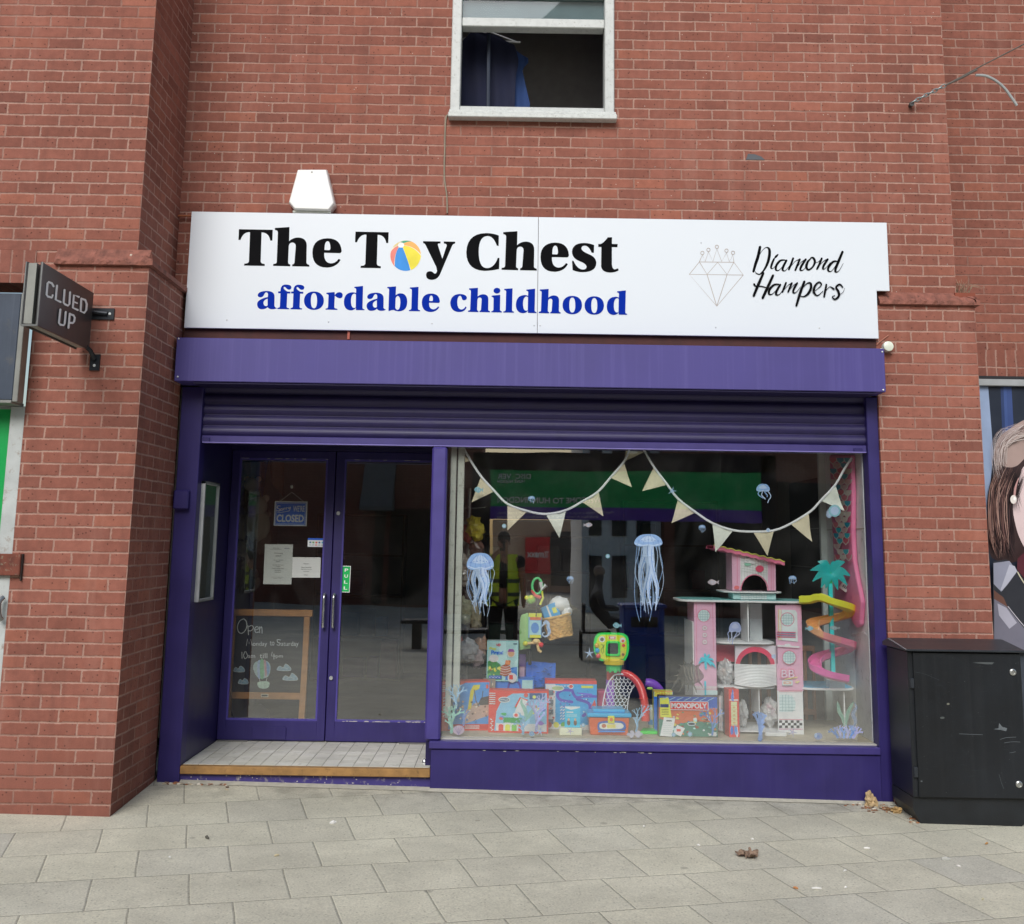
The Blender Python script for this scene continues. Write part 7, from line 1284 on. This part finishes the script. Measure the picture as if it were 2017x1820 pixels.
# ------------------------------------------------------------------ sea-life window stickers (truly flat, on the inside of the pane)
YS_ = .0665
ca, cb2, cc = mat('#8fb2e2', .5, var=.08, sc=60, alpha=.93), mat('#b9cdf2', .5, var=.05, sc=60, alpha=.95), mat('#5f86c9', .5, alpha=.93)
def stk(name, label, cat, fn, grp='sea creature stickers on the window'):
    A = Art(lambda u, v: P(u, v, YS_), n=(0, -1, 0), base=0, step=.00003); fn(A)
    return A.build(name, label=label, cat=cat, group=grp)
def jelly(x, y, w, h, seed=0, big=False, mm=(ca, cb2, cc), lean=0):
    def f(A):
        r = random.Random(seed); hb = (w*.66 if lean == 1 else w*.46) if big else h*.42
        nt_ = 7 if big else 4
        for i in range(nt_*2 if big else nt_):
            u = (i+.5)/(nt_*2 if big else nt_)-.5; xx = x+u*w*.86; L = h*r.uniform(.65, 1.); pts = [(xx, y+hb*.75)]; a0 = r.uniform(0, 6)
            for k in range(1, 6): pts.append((xx+u*w*.30*math.sin(k*.8)+w*.07*math.sin(a0+k*1.3)+lean*k/5, y+hb*.75+(L-hb*.75)*k/5))
            A.line(pts, w*(.022 if big else .07), mm[i % 2], 4)
        if big:
            for i in range(4):
                u = (i+.5)/4-.5; pts = [(x+u*w*.35, y+hb*.8)]; a0 = r.uniform(0, 6)
                for k in range(1, 8): pts.append((x+u*w*(.35+.45*k/7)+w*.08*math.sin(a0+k), y+hb*.8+(h*r.uniform(.92, 1.)-hb)*.88*k/7))
                A.line(pts, [w*.13, w*.20, w*.18, w*.16, w*.14, w*.12, w*.08, w*.02], mm[1], 3)
                A.line([(a+w*.02, b) for a, b in pts[:-1]], [w*.02]*7, mm[2], 3)
                for k in range(14): t = k/14*6.8; j = int(t); p = pts[j]; q = pts[min(7, j+1)]; fx = t-j; A.ellp(p[0]+(q[0]-p[0])*fx+w*.05*(-1)**k, p[1]+(q[1]-p[1])*fx, w*.035, w*.03, mm[k % 2], 7)
        L = [(x-w/2, y+hb*.8), (x-w*.47, y+hb*.42), (x-w*.28, y+hb*.08), (x, y), (x+w*.28, y+hb*.08), (x+w*.47, y+hb*.42), (x+w/2, y+hb*.8), (x+w*.3, y+hb*.98), (x, y+hb*.9), (x-w*.3, y+hb*.98)]
        A.poly([q[:2] for q in catmull(L, 4, True)], mm[0]); A.line([(x-w*.46, y+hb*.76), (x-w*.2, y+hb*.9), (x, y+hb*.84), (x+w*.2, y+hb*.9), (x+w*.46, y+hb*.76)], w*.05, mm[1], 4); A.poly([q[:2] for q in catmull([(x-w*.3, y+hb*.5), (x, y+hb*.12), (x+w*.3, y+hb*.5), (x, y+hb*.62)], 4, True)], mm[1])
        if big:
            for i in range(7): A.ellp(x+(i-3)*w*.12, y+hb*(.45+.03*abs(i-3)), w*.025, w*.02, mm[2], 8)
            for i in range(5): A.line([(x+(i-2)*w*.07, y+hb*.12), (x+(i-2)*w*.16, y+hb*.5), (x+(i-2)*w*.2, y+hb*.85)], w*.012, mm[2], 4)
    return f
stk('jellyfish_sticker', 'large pale blue jellyfish sticker at the left, in front of the toy rack', 'sticker', jelly(946, 1089, 52, 128, 1, True, lean=1))
stk('jellyfish_sticker', 'largest jellyfish sticker, mid window with trailing frilly arms', 'sticker', jelly(1277, 1052, 54, 174, 2, True))
tm_ = (mat('#a9b4e0', .5, alpha=.85), mat('#c6cbe8', .5, alpha=.85), mat('#7f8fc4', .5, alpha=.85))
stk('jellyfish_sticker', 'lilac jellyfish sticker in front of the open rooms of the dollhouse', 'sticker', jelly(1448, 1225, 24, 50, 3, False, tm_, -8)); stk('jellyfish_sticker', 'medium jellyfish sticker high up over the green reflection', 'sticker', jelly(1503, 953, 26, 38, 4, False, lean=5))
for x, y, w, lab in ((1047, 977, 13, 'tiny jellyfish sticker on the left bunting loop'), (1123, 1135, 13, 'tiny jellyfish sticker between the two large jellyfish'), (1383, 1034, 13, 'tiny jellyfish sticker under the right bunting loop'), (1561, 1134, 15, 'tiny jellyfish sticker between the attic and the teal palm')): stk('jellyfish_sticker', lab, 'sticker', jelly(x, y, w, w*1.15, int(x)))
def star(x, y, r, m, rot=0.):
    def f(A):
        L = []
        for i in range(10): a = rot+math.pi*i/5-math.pi/2; q = r if i % 2 == 0 else r*.22; L.append((x+q*math.cos(a), y+q*math.sin(a)))
        A.poly(L, m); [A.line([(x, y), (x+r*.8*math.cos(rot+math.pi*2*i/5-math.pi/2), y+r*.8*math.sin(rot+math.pi*2*i/5-math.pi/2))], r*.08, cb2, 0) for i in range(5)]
    return f
pkm = mat('#c9a6bd', .5, alpha=.9)
for x, y, r, m, ro, lab in ((1324, 967, 10, ca, .3, 'blue starfish sticker on the right bunting string'), (1161, 1287, 12, cb2, 0, 'pale starfish sticker left of the green hoop toy'), (1064, 1441, 10, ca, .2, 'blue starfish sticker at the foot of the lilac coral'), (1123, 1440, 9, pkm, .5, 'pinkish starfish sticker on the pale wooden block'), (1561, 1442, 11, pkm, .4, 'pinkish starfish sticker at the foot of the checkered tower')): stk('starfish_sticker', lab, 'sticker', star(x, y, r, m, ro))
def fish(x, y, w, h, m, d=1):
    def f(A):
        A.poly([q[:2] for q in catmull([(x-w*.4*d, y), (x-w*.1*d, y-h*.5), (x+w*.25*d, y-h*.2), (x+w*.3*d, y+h*.1), (x, y+h*.45)], 5, True)], m); A.poly([(x+w*.25*d, y), (x+w*.5*d, y-h*.35), (x+w*.45*d, y), (x+w*.5*d, y+h*.35)], m); A.ellp(x-w*.22*d, y-h*.05, h*.07, h*.07, cc, 8)
        A.line([(x-w*.1*d, y-h*.2), (x-.03*w, y), (x-w*.1*d, y+h*.2)], h*.06, cb2, 3); A.line([(x+w*.1*d, y-h*.15), (x+w*.14, y), (x+w*.1*d, y+h*.15)], h*.06, cb2, 3)
    return f
aq = mat('#8fc3cf', .5, alpha=.92); pf = mat('#d3c4cb', .5, alpha=.92); gf = mat('#9aa3a3', .5, alpha=.8)
for x, y, w, h, m, d, lab in ((942, 965, 20, 13, aq, 1, 'aqua fish sticker over the leftmost hanging bunting flag'), (1159, 1034, 20, 10, pf, -1, 'pink-white fish sticker under the left bunting loop'), (1215, 1232, 20, 12, aq, 1, 'aqua fish sticker above the green hoop toy'), (1404, 1147, 25, 12, pf, 1, 'pale fish sticker left of the dollhouse attic'), (1595, 1238, 18, 10, aq, -1, 'small aqua fish sticker on the orange slide'), (1643, 1237, 24, 9, gf, 1, 'grey fish sticker on the teal palm pole')): stk('fish_sticker', lab, 'sticker', fish(x, y, w, h, m, d))
for x, y, r, lab in ((993, 1036, 4.3, 'pale round bubble sticker above the photographer reflection'), (1197, 1095.5, 4.3, 'pale round bubble sticker left of the largest jellyfish'), (1513, 1044, 3.8, 'pale round bubble sticker on the right bunting string'), (1524, 1293, 4.5, 'pale round bubble sticker on the dollhouse arch'), (1149, 1428, 4.2, 'pale round bubble sticker beside the small blue pack'), (1327, 1447, 4.2, 'blue round bubble sticker at the lower left of the board game'), (1359, 1446, 5, 'blue round bubble sticker at the lower middle of the board game')): stk('bubble_sticker', lab, 'sticker', lambda A, x=x, y=y, r=r: (A.ellp(x, y, r, r, aq if x < 1400 else cb2, 16), A.ellp(x, y, r*.6, r*.6, cb2, 12)))
def urchin(A, x=1644, y=1006, r=12):
    for i in range(9): a = math.pi*.55+i*.22; A.line([(x, y), (x+r*1.35*math.cos(a+.5), y+r*1.2*math.sin(a))], 1.6, cb2, 0)
    A.ellp(x, y, r, r, aq, 20); A.ellp(x, y, r*.7, r*.7, cb2, 16)
stk('jellyfish_sticker', 'round fringed pale sticker overlapping the last bunting flag', 'sticker', urchin); stk('urchin_sticker', 'round translucent blue sticker on the sill right of the dollhouse tower', 'sticker', lambda A: (A.ellp(1612, 1450, 8, 7, mat('#8f9fcf', .5, alpha=.75), 18), A.ellp(1612, 1451, 3, 3, cc, 10), A.ellp(1607, 1448, 3, 4, cb2, 10)))
def seahorse(A):
    K = lambda x, y: C4(x, y); A.line([K(1275, 340), K(1300, 325), K(1325, 350), K(1322, 385), K(1335, 430), K(1325, 470), K(1290, 490), K(1262, 475), K(1265, 450), K(1285, 448)], [4, 6.5, 6, 6, 6.5, 4.5, 3, 2.4, 2, 1.4], cb2, 4); A.line([K(1285, 345), K(1255, 372), K(1240, 388)], [3.5, 2.4, 1.6], cb2, 3); A.poly([K(1325, 395), K(1348, 415), K(1340, 445), K(1322, 440)], ca); A.line([K(1300, 335), K(1318, 390), K(1325, 440)], 1.2, ca, 3)
stk('seahorse_sticker', 'white-blue seahorse sticker over the wicker basket', 'sticker', seahorse)
def branch(A, x, y, ang, L, w, m, dep, r, spread=.5, rat=.72):
    x2, y2 = x+L*math.sin(ang), y-L*math.cos(ang); A.line([(x, y), ((x+x2)/2+L*.06, (y+y2)/2), (x2, y2)], [w, w*.9, w*.7], m, 3)
    if dep:
        for s in (-1, 1): branch(A, x2, y2, ang+s*spread*r.uniform(.6, 1.2), L*rat*r.uniform(.8, 1.1), w*.75, m, dep-1, r, spread, rat)
        if dep > 1: branch(A, (x+x2)/2, (y+y2)/2, ang-spread*r.choice((-1, 1)), L*.5, w*.6, m, dep-2, r, spread, rat)
def coral(x, y, L, w, m, seed, dep=4, spread=.5, ang=0.): return lambda A: branch(A, x, y, ang, L, w, m, dep, random.Random(seed), spread)
cg, cl_, cb3, cbl = mat('#8cc2b0', .5, var=.1, sc=50, alpha=.92), mat('#a2a6cf', .5, var=.1, sc=50, alpha=.92), mat('#8fb9d6', .5, var=.1, sc=50, alpha=.92), mat('#6f93cf', .5, var=.1, sc=50, alpha=.9)
stk('coral_sticker', 'sea-green coral sticker on the leftmost red box', 'sticker', coral(889, 1442, 19, 6.5, cg, 1, 4, .5)); stk('coral_sticker', 'tall pale blue coral sticker above the sea-green one', 'sticker', coral(898, 1395, 17, 4.5, cb3, 2, 4, .42)); stk('coral_sticker', 'small blue coral sticker right of the sea-green one', 'sticker', coral(913, 1428, 13, 4, cbl, 3, 3, .4, .1))
stk('coral_sticker', 'tall lilac coral sticker right of centre on the second red box', 'sticker', coral(1056, 1440, 25, 6, cl_, 4, 5, .38)); stk('coral_sticker', 'pale blue coral sticker at the foot of the long green leaves', 'sticker', coral(1030, 1445, 11, 5.5, cb3, 5, 4, .6))
stk('coral_sticker', 'blue branching coral sticker on the lower right of the board game', 'sticker', coral(1403, 1447, 20, 4, cbl, 6, 4, .5)); stk('coral_sticker', 'blue-white coral sticker between the toolbox and the green base', 'sticker', coral(1253, 1440, 19, 4, cb3, 7, 4, .38, .15)); stk('coral_sticker', 'stout blue coral sticker left of the checkered tower', 'sticker', coral(1497, 1456, 18, 9, mat('#7f9fd6', .5, var=.15, sc=50, alpha=.85), 8, 4, .3)); stk('coral_sticker', 'blue and lilac coral clump sticker at the lower right corner', 'sticker', lambda A: [branch(A, 1650+6*i, 1452, -.5+.22*i, 9, 5.5, (cbl, cl_)[i % 2], 3, random.Random(i+20), .5) for i in range(6)])
def leaves(pts, m): return lambda A: [A.line([q for q in L], [2, 6.5, 7.5, 5, .5], m, 4) for L in pts]
stk('seaweed_sticker', 'long pale green seaweed sticker on the second red box', 'sticker', leaves([[C4(1045, 1440), C4(1075, 1370), C4(1060, 1300), C4(1025, 1230), C4(1035, 1165)], [C4(1060, 1440), C4(1100, 1390), C4(1140, 1330), C4(1170, 1290), C4(1195, 1265)]], cg)); stk('seaweed_sticker', 'green kelp leaf sticker at the lower right corner of the window', 'sticker', leaves([[C7(1360, 1590), C7(1350, 1530), C7(1325, 1480), C7(1315, 1430), C7(1310, 1400)], [C7(1375, 1600), C7(1380, 1540), C7(1395, 1480), C7(1420, 1430), C7(1435, 1402)]], mat('#86b09c', .5, alpha=.88))); stk('seaweed_sticker', 'wavy translucent blue seaweed sticker right of the green kelp', 'sticker', leaves([[C7(1420, 1620), C7(1450, 1560), C7(1430, 1500), C7(1455, 1450), C7(1440, 1410)]], mat('#86a0c9', .5, alpha=.6)))
def shell(A): L = [C4(265, 1560), C4(262, 1520), C4(290, 1490), C4(330, 1482), C4(372, 1495), C4(388, 1530), C4(370, 1565), C4(322, 1590)]; A.poly([q[:2] for q in catmull(L, 4, True)], mat('#cdb4cc', .5, alpha=.93)); [A.line([C4(322, 1585), C4(275+24*i, 1500)], .9, mat('#9d8ab8', .5), 0) for i in range(5)]
stk('shell_sticker', 'pinkish lilac scallop shell sticker on the sill by the leftmost box', 'sticker', shell); stk('shell_sticker', 'small round blue shell sticker at the foot of the coral stickers', 'sticker', lambda A: (A.ellp(*C4(1140, 1575), 5.5, 5, cb3, 16), A.line([C4(1150, 1590), C4(1165, 1570), C4(1140, 1550), C4(1120, 1575), C4(1142, 1585)], 1.1, cbl, 4)))
stk('flower_sticker', 'pale petal-like sea flower sticker beneath the blue toolbox corner', 'sticker', lambda A: [A.poly([q[:2] for q in catmull([C5(470, 1580), C5(470+70*math.cos(a)-18*math.sin(a), 1580+34*math.sin(a)+18*math.cos(a)), C5(470+90*math.cos(a), 1580+45*math.sin(a)), C5(470+70*math.cos(a)+18*math.sin(a), 1580+34*math.sin(a)-18*math.cos(a))], 3, True)], mat('#c9c6d6', .5, alpha=.85)) for a in (0, .9, 2.2, 3.1, 4.2, 5.4)])
lf = mat('#4c4740', .5, var=.3, sc=60, alpha=.72); lfo = mat('#8a8378', .5, alpha=.7)
def lion(A):
    A.poly([q[:2] for q in catmull([C5(960, 900), C5(1000, 810), C5(1090, 790), C5(1170, 830), C5(1230, 900), C5(1240, 950), C5(1180, 1000), C5(1090, 1030), C5(1000, 1010)], 4, True)], lf)
    for a, b in (((960, 880), (930, 850)), ((955, 920), (895, 930)), ((960, 960), (900, 1020)), ((1000, 1010), (1000, 1080)), ((1060, 1020), (1050, 1120)), ((1120, 1020), (1160, 1120)), ((1180, 990), (1230, 1060)), ((990, 820), (950, 790)), ((1030, 795), (1010, 740)), ((1100, 790), (1110, 740)), ((1160, 820), (1200, 790)), ((960, 940), (880, 1080)), ((1020, 1010), (960, 1110))): A.line([C5(*a), C5((a[0]+b[0])/2+12, (a[1]+b[1])/2+8), C5(*b)], [4, 2.5, .6], lf, 3); A.line([C5(*a), C5(*b)], .7, lfo, 0)
    for i in range(5): A.line([C5(1020+40*i, 830), C5(1030+38*i, 900), C5(1060+34*i, 970)], 2., lfo, 3)
    for i in range(16): A.line([C5(1300, 700+0*i), C5(1300, 700)], .1, lfo, 0) if 0 else None
stk('lionfish_sticker', 'dark translucent spiny fish sticker left of the dollhouse tower', 'sticker', lion)

DG[0] = 1.
# ================================================================== ACROSS THE STREET (seen only mirrored in the glass)
def MR(px_, py_, y):                                  # real point at depth y (street side) whose mirror image falls on this pixel
    q = P(px_, py_, 2*.06-y); return Vector((q.x, y, q.z))
BF = brick(0, 0, 0, tone=.8)
fb2 = thing('opposite_building', 'dark brick building with tiled canopy across the street behind the camera', 'building', (-6, -20.5, 0))
mb = MB(BF); mb.box(-22, -.6, -24, -19.5, -.3, 9); mb.build('wall', fb2)
mb = MB(mat('#0f0f10', .3)); mb.box(-3.42, -3.14, -19.49, -19.46, .0, 2.4); mb.box(-3.0, -1.9, -19.49, -19.46, .0, 2.4); mb.box(-12, -8, -19.49, -19.46, .2, 3.2); mb.build('dark_shop_window', fb2)
mb = MB(mat('#6d6d6b', .8, bump=.6, bsc=8)); mb.add([(-3.7, -18.6, 2.45), (-2.9, -18.6, 2.45), (-2.9, -19.3, 3.7), (-3.7, -19.3, 3.7), (-3.7, -18.6, 2.35), (-2.9, -18.6, 2.35), (-2.9, -19.3, 2.35), (-3.7, -19.3, 2.35)], [(0, 1, 2, 3), (4, 7, 6, 5), (0, 4, 5, 1), (1, 5, 6, 2), (3, 7, 4, 0)]); mb.build('tiled_canopy', fb2)
far = thing('far_store', 'cream low store building with red sign across the square behind the camera', 'building', (0, -34, 0))
mb = MB(mat('#cdbfa8', .8)); mb.box(-.5, 5.1, -36, -34, -.3, 2.45); mb.build('wall', far)
mb = MB(mat('#33363a', .3)); [mb.box(1.7+1.1*i, 2.4+1.1*i, -33.99, -33.96, .1, 2.0) for i in range(3)]; mb.build('dark_shop_window', far)
a, b = MR(1035, 1058, -33.9), MR(1083, 1130, -33.9); mb = MB(mat('#e02838', .4)); mb.box(a.x, b.x, -33.95, -33.8, b.z, a.z); sgn = mb.build('red_sign', far)
A = Art(lambda u, v: Vector((b.x-(b.x-a.x)*u, -33.8, b.z+(a.z-b.z)*v)), n=(0, 1, 0), base=.01, step=.003); A.text('TK', .04, .40, .22, .60, mat('#f4f4f4', .4), .03); A.text('maxx', .24, .40, .94, .56, mat('#f4f4f4', .4), .04); A.build('sign_lettering', far)
wb = thing('white_cafe_building', 'white rendered building with dark windows and a lantern behind the camera', 'building', (9, -22, 0))
mb = MB(mat('#d9dde0', .8)); mb.box(1.95, 4.0, -26, -21, -.3, 7); mb.build('wall', wb); mb = MB(mat('#1d2430', .3)); [mb.box(2.15+.62*i, 2.5+.62*i, -20.99, -20.96, .3+1.5*j, 1.3+1.5*j) for i in range(3) for j in range(4)]; mb.build('dark_window', wb)
mb = MB('#17181a'); mb.tube([(2.6, -21, 2.9), (2.6, -20.7, 3.0), (2.6, -20.6, 2.8)], .02); mb.lathe((2.6, -20.6, 2.4), [(.05, 0), (.11, .05), (.13, .32), (.02, .42)], n=6); mb.build('lantern', wb)
db = thing('dark_corner_building', 'dark brick building with unlit shop windows right of the white building, behind the camera', 'building', (10, -22, 0)); MB(BF).box(4.02, 22, -26, -20.5, -.3, 8).build('wall', db); mb = MB(mat('#0d0e11', .3)); [mb.box(4.3+2.6*i, 6.5+2.6*i, -20.49, -20.46, .1, 3.2) for i in range(6)]; mb.build('dark_shop_window', db)
ib = thing('welcome_board', 'green and purple welcome signboard on dark posts standing behind the camera', 'signboard', (2.4, -14.6, 0))
YB2 = -14.5; a, b = MR(966, 925, YB2), MR(1500, 1030, YB2); g1 = MR(1200, 1001, YB2)
mb = MB(mat('#10141c', .4)); mb.box(a.x-.35, a.x, YB2-.12, YB2, -.3, a.z+.35); mb.box(b.x, b.x+.3, YB2-.12, YB2, -.3, a.z+.35); mb.box(a.x-.35, b.x+.3, YB2-.12, YB2, a.z, a.z+.36); mb.build('frame', ib)
MB(mat('#1fb566', .35)).box(a.x, b.x, YB2-.1, YB2-.02, g1.z, a.z).build('green_panel', ib); MB(mat('#5f3fae', .35)).box(a.x, b.x, YB2-.1, YB2-.02, b.z, g1.z).build('purple_panel', ib)
A = Art(lambda u, v: (lambda q: Vector((q.x, YB2-.02, q.z)))(MR(u, v, YB2)), n=(0, 1, 0), base=.006, step=.001); wt = mat('#f0f0ea', .5)
def rt_(s, x0, yb_, x1, yt, bold=.02): A.text(s, x1, yb_, x0, yt, wt, bold)        # the street side reads left to right, its mirror image reversed
rt_('DISC  VER', 979, 943, 1047, 933); rt_('HUNT NGDON', 979, 951, 1034, 945); rt_('WELCOME TO HUNTINGDON', 979, 992, 1186, 980)
for k, (s, x1) in enumerate((('Huntingdon boasts a range of attractive independent and high street shops,', 1210), ('great bars & restaurants along the River, and a stunning', 1180), ('St. Ives and the nearby Huntingdon woods, meadows are', 1127))): rt_(s, 979, 1013.5+8*k, x1, 1008+8*k, .0)
A.build('lettering', ib)
lb = thing('litter_bin', 'navy blue street litter bin out of frame beside the camera', 'litter bin', (1.6, -5.4, -.15)); a, b = MR(1229, 1197, -5.2), MR(1312, 1352, -5.2)
nb_ = mat('#1d44a0', .35, coat=.2); mb = MB(nb_); mb.box(a.x, b.x, -5.7, -5.2, -.15, a.z); mb.build('body', lb, bev=.03, seg=2); MB('#0b0d12').box(a.x+.08, b.x-.08, -5.2, -5.195, a.z-.22, a.z-.10).build('slot', lb); mb = MB(nb_); mb.box(a.x-.02, b.x+.02, -5.72, -5.18, a.z, a.z+.04); mb.build('lid', lb, bev=.01)
be = thing('street_bench', 'black slab bench on thick legs on the paving behind the camera', 'bench', (-1.0, -8.7, -.2)); a, b = MR(765, 1237, -8.5), MR(860, 1247, -8.5)
mb = MB(mat('#1c1b1c', .5)); mb.box(a.x, a.x+1.9, -8.95, -8.5, b.z, a.z); mb.build('seat', be, bev=.02); l0 = MR(792, 1250, -8.5).x; l1 = MR(812, 1250, -8.5).x; mb = MB(mat('#1c1b1c', .5)); mb.box(l0, l1, -8.85, -8.55, -.25, b.z); mb.build('leg', be); mb = MB(mat('#1c1b1c', .5)); mb.box(l0+1.2, l1+1.2, -8.85, -8.55, -.25, b.z); mb.build('leg', be)
# the photographer, mirrored in the display window: phone raised in front of the face
def skin(name, joints, bones, m, parent=None, sub=2, **tags):
    me = bpy.data.meshes.new(name); me.from_pydata([j[:3] for j in joints], bones, []); o = bpy.data.objects.new(name, me); COL.objects.link(o)
    s = o.modifiers.new('skin', 'SKIN'); s.use_smooth_shade = True
    for i, j in enumerate(joints): r = j[3]; me.skin_vertices[0].data[i].radius = r if isinstance(r, tuple) else (r, r)
    me.skin_vertices[0].data[0].use_root = True
    o.modifiers.new('sub', 'SUBSURF').levels = sub; o.modifiers['sub'].render_levels = sub; me.materials.append(m if not isinstance(m, str) else mat(m))
    if parent: o.parent = parent; o.location = Vector((0, 0, 0))-parent.location
    return tagp(o, **tags)
gz = zg(0, -7.7); X0, Yp = -.02, -7.72
J = [(X0, Yp, gz+.98, (.165, .12)), (X0, Yp, gz+1.20, (.17, .12)), (X0, Yp, gz+1.42, (.18, .11)), (X0, Yp, gz+1.53, .062), (X0, Yp+.02, gz+1.60, .06), (X0, Yp+.02, gz+1.70, (.078, .10)), (X0, Yp+.01, gz+1.80, (.066, .085)),
     (X0-.21, Yp, gz+1.46, .06), (X0-.30, Yp+.05, gz+1.24, .048), (X0-.13, Yp+.24, gz+1.52, .036), (X0-.05, Yp+.25, gz+1.60, .03),
     (X0+.21, Yp, gz+1.46, .06), (X0+.27, Yp+.02, gz+1.18, .046), (X0+.27, Yp+.10, gz+.93, .034), (X0+.27, Yp+.13, gz+.84, (.04, .02)),
     (X0-.10, Yp, gz+.92, .10), (X0-.11, Yp+.02, gz+.50, .068), (X0-.12, Yp-.01, gz+.09, .042), (X0-.12, Yp+.14, gz+.04, .04),
     (X0+.10, Yp, gz+.92, .10), (X0+.12, Yp+.02, gz+.50, .068), (X0+.14, Yp-.01, gz+.09, .042), (X0+.14, Yp+.14, gz+.04, .04)]
E_ = [(0, 1), (1, 2), (2, 3), (3, 4), (4, 5), (5, 6), (2, 7), (7, 8), (8, 9), (9, 10), (2, 11), (11, 12), (12, 13), (13, 14), (0, 15), (15, 16), (16, 17), (17, 18), (0, 19), (19, 20), (20, 21), (21, 22)]
ph = thing('person', 'person in yellow hi-vis vest and dark clothes photographing the shop, mirrored in its window', 'person', (X0, Yp, gz))
skin('body', J, E_, mat('#b0836b', .6), ph)
for k in range(4): q = (X0-.06+.0*k, Yp+.27, gz+1.62+.018*k); skin('finger', [(q[0]-.02, q[1]-.01, q[2], .010), (q[0]+.02, q[1]+.012, q[2]+.008, .009), (q[0]+.055-.004*k, q[1]+.008, q[2]+.006, .008)], [(0, 1), (1, 2)], mat('#b0836b', .6), ph, 1)
mb = MB(mat('#101014', .9)); mb.ell((X0, Yp, gz+1.24), (.195, .135, .30)); mb.ell((X0-.22, Yp, gz+1.42), (.075, .08, .10)); mb.ell((X0+.22, Yp, gz+1.42), (.075, .08, .10)); mb.build('shirt', ph, smooth=True)
skin('trousers', [(X0, Yp, gz+1.0, (.175, .13)), (X0-.10, Yp, gz+.90, .115), (X0-.11, Yp+.02, gz+.50, .088), (X0-.12, Yp, gz+.10, .075), (X0+.10, Yp, gz+.90, .115), (X0+.12, Yp+.02, gz+.50, .088), (X0+.14, Yp, gz+.10, .075)], [(0, 1), (1, 2), (2, 3), (0, 4), (4, 5), (5, 6)], mat('#0d0d12', .9), ph)
vy = mat('#d8ff30', .7); gy = mat('#3d4038', .5)
def vest(z0, z1, m, gap=.055, e=0., name='vest'):
    V = []; Fs = []; n = 26
    for i in range(n+1):
        w = math.radians(90)+math.asin(min(.9, gap/.2))+(2*math.pi-2*math.asin(min(.9, gap/.2)))*i/n
        for z in (z0, (z0+z1)/2, z1): k = 1+e-.12*max(0, z-1.35)/.2; V.append((X0+.215*k*math.cos(w), Yp+.152*k*math.sin(w), gz+z))
    for i in range(n): Fs += [(3*i, 3*i+1, 3*i+4, 3*i+3), (3*i+1, 3*i+2, 3*i+5, 3*i+4)]
    return MB(m).add(V, Fs).build(name, ph, smooth=True)
vest(.86, 1.53, vy); vest(.98, 1.03, gy, e=.03, name='reflective_band'); vest(1.16, 1.21, gy, e=.03, name='reflective_band')
mb = MB(mat('#120f0e', .9)); mb.ell((X0, Yp-.005, gz+1.765), (.092, .112, .095)); mb.build('hair', ph, smooth=True)
mb = MB(mat('#a37860', .6)); mb.ell((X0, Yp+.12, gz+1.675), (.016, .022, .02)); mb.ell((X0-.085, Yp+.01, gz+1.69), (.012, .02, .03)); mb.ell((X0+.085, Yp+.01, gz+1.69), (.012, .02, .03)); mb.build('nose_and_ears', ph, smooth=True)
mb = MB('#14110f'); mb.ell((X0-.032, Yp+.105, gz+1.705), (.013, .01, .007)); mb.ell((X0+.032, Yp+.105, gz+1.705), (.013, .01, .007)); mb.ell((X0, Yp+.108, gz+1.63), (.026, .008, .006)); mb.build('eyes_and_mouth', ph)
phn = MB('#0c0c0e').box(X0-.052, X0+.018, -7.452-.02, -7.442-.02, 1.48, 1.63).build('phone', label='black phone held up in front of the photographer face', cat='phone', bev=.004)
# a customer sitting at a cafe table
gz2 = zg(2, -9.4); cxp, cyp = 1.35, -9.4
p2 = thing('person', 'seated person in a dark blue jacket at a cafe behind the camera', 'person', (cxp, cyp, gz2))
J2 = [(cxp, cyp, gz2+.55, (.15, .15)), (cxp+.02, cyp, gz2+.80, (.14, .17)), (cxp+.05, cyp, gz2+1.02, (.12, .19)), (cxp+.08, cyp, gz2+1.13, .06), (cxp+.10, cyp, gz2+1.22, (.09, .075)), (cxp+.10, cyp, gz2+1.33, (.085, .07)),
      (cxp+.42, cyp+.1, gz2+.56, .085), (cxp+.45, cyp+.1, gz2+.1, .05), (cxp+.58, cyp+.1, gz2+.05, .04), (cxp+.42, cyp-.1, gz2+.56, .085), (cxp+.45, cyp-.1, gz2+.1, .05), (cxp+.58, cyp-.1, gz2+.05, .04),
      (cxp+.06, cyp+.21, gz2+1.02, .06), (cxp+.14, cyp+.26, gz2+.78, .05), (cxp+.38, cyp+.18, gz2+.78, .04), (cxp+.06, cyp-.21, gz2+1.02, .06), (cxp+.14, cyp-.26, gz2+.78, .05), (cxp+.38, cyp-.18, gz2+.78, .04)]
skin('body', J2, [(0, 1), (1, 2), (2, 3), (3, 4), (4, 5), (0, 6), (6, 7), (7, 8), (0, 9), (9, 10), (10, 11), (2, 12), (12, 13), (13, 14), (2, 15), (15, 16), (16, 17)], mat('#20242f', .8), p2)
MB(mat('#7b6f66', .8)).ell((cxp+.09, cyp, gz2+1.32), (.098, .086, .09)).build('hair', p2, smooth=True)
ch_ = thing('cafe_chair', 'dark cafe chair under the seated person behind the camera', 'chair', (cxp, cyp, gz2)); mb = MB('#17181b'); mb.box(cxp-.2, cxp+.25, cyp-.22, cyp+.22, gz2+.40, gz2+.43); mb.box(cxp-.17, cxp-.14, cyp-.22, cyp+.22, gz2+.43, gz2+.85); mb.build('seat', ch_)
for a in (-.19, .22):
    for b in (-.2, .2): MB('#17181b').tube([(cxp+a, cyp+b, gz2), (cxp+a, cyp+b, gz2+.4)], .015).build('leg', ch_)
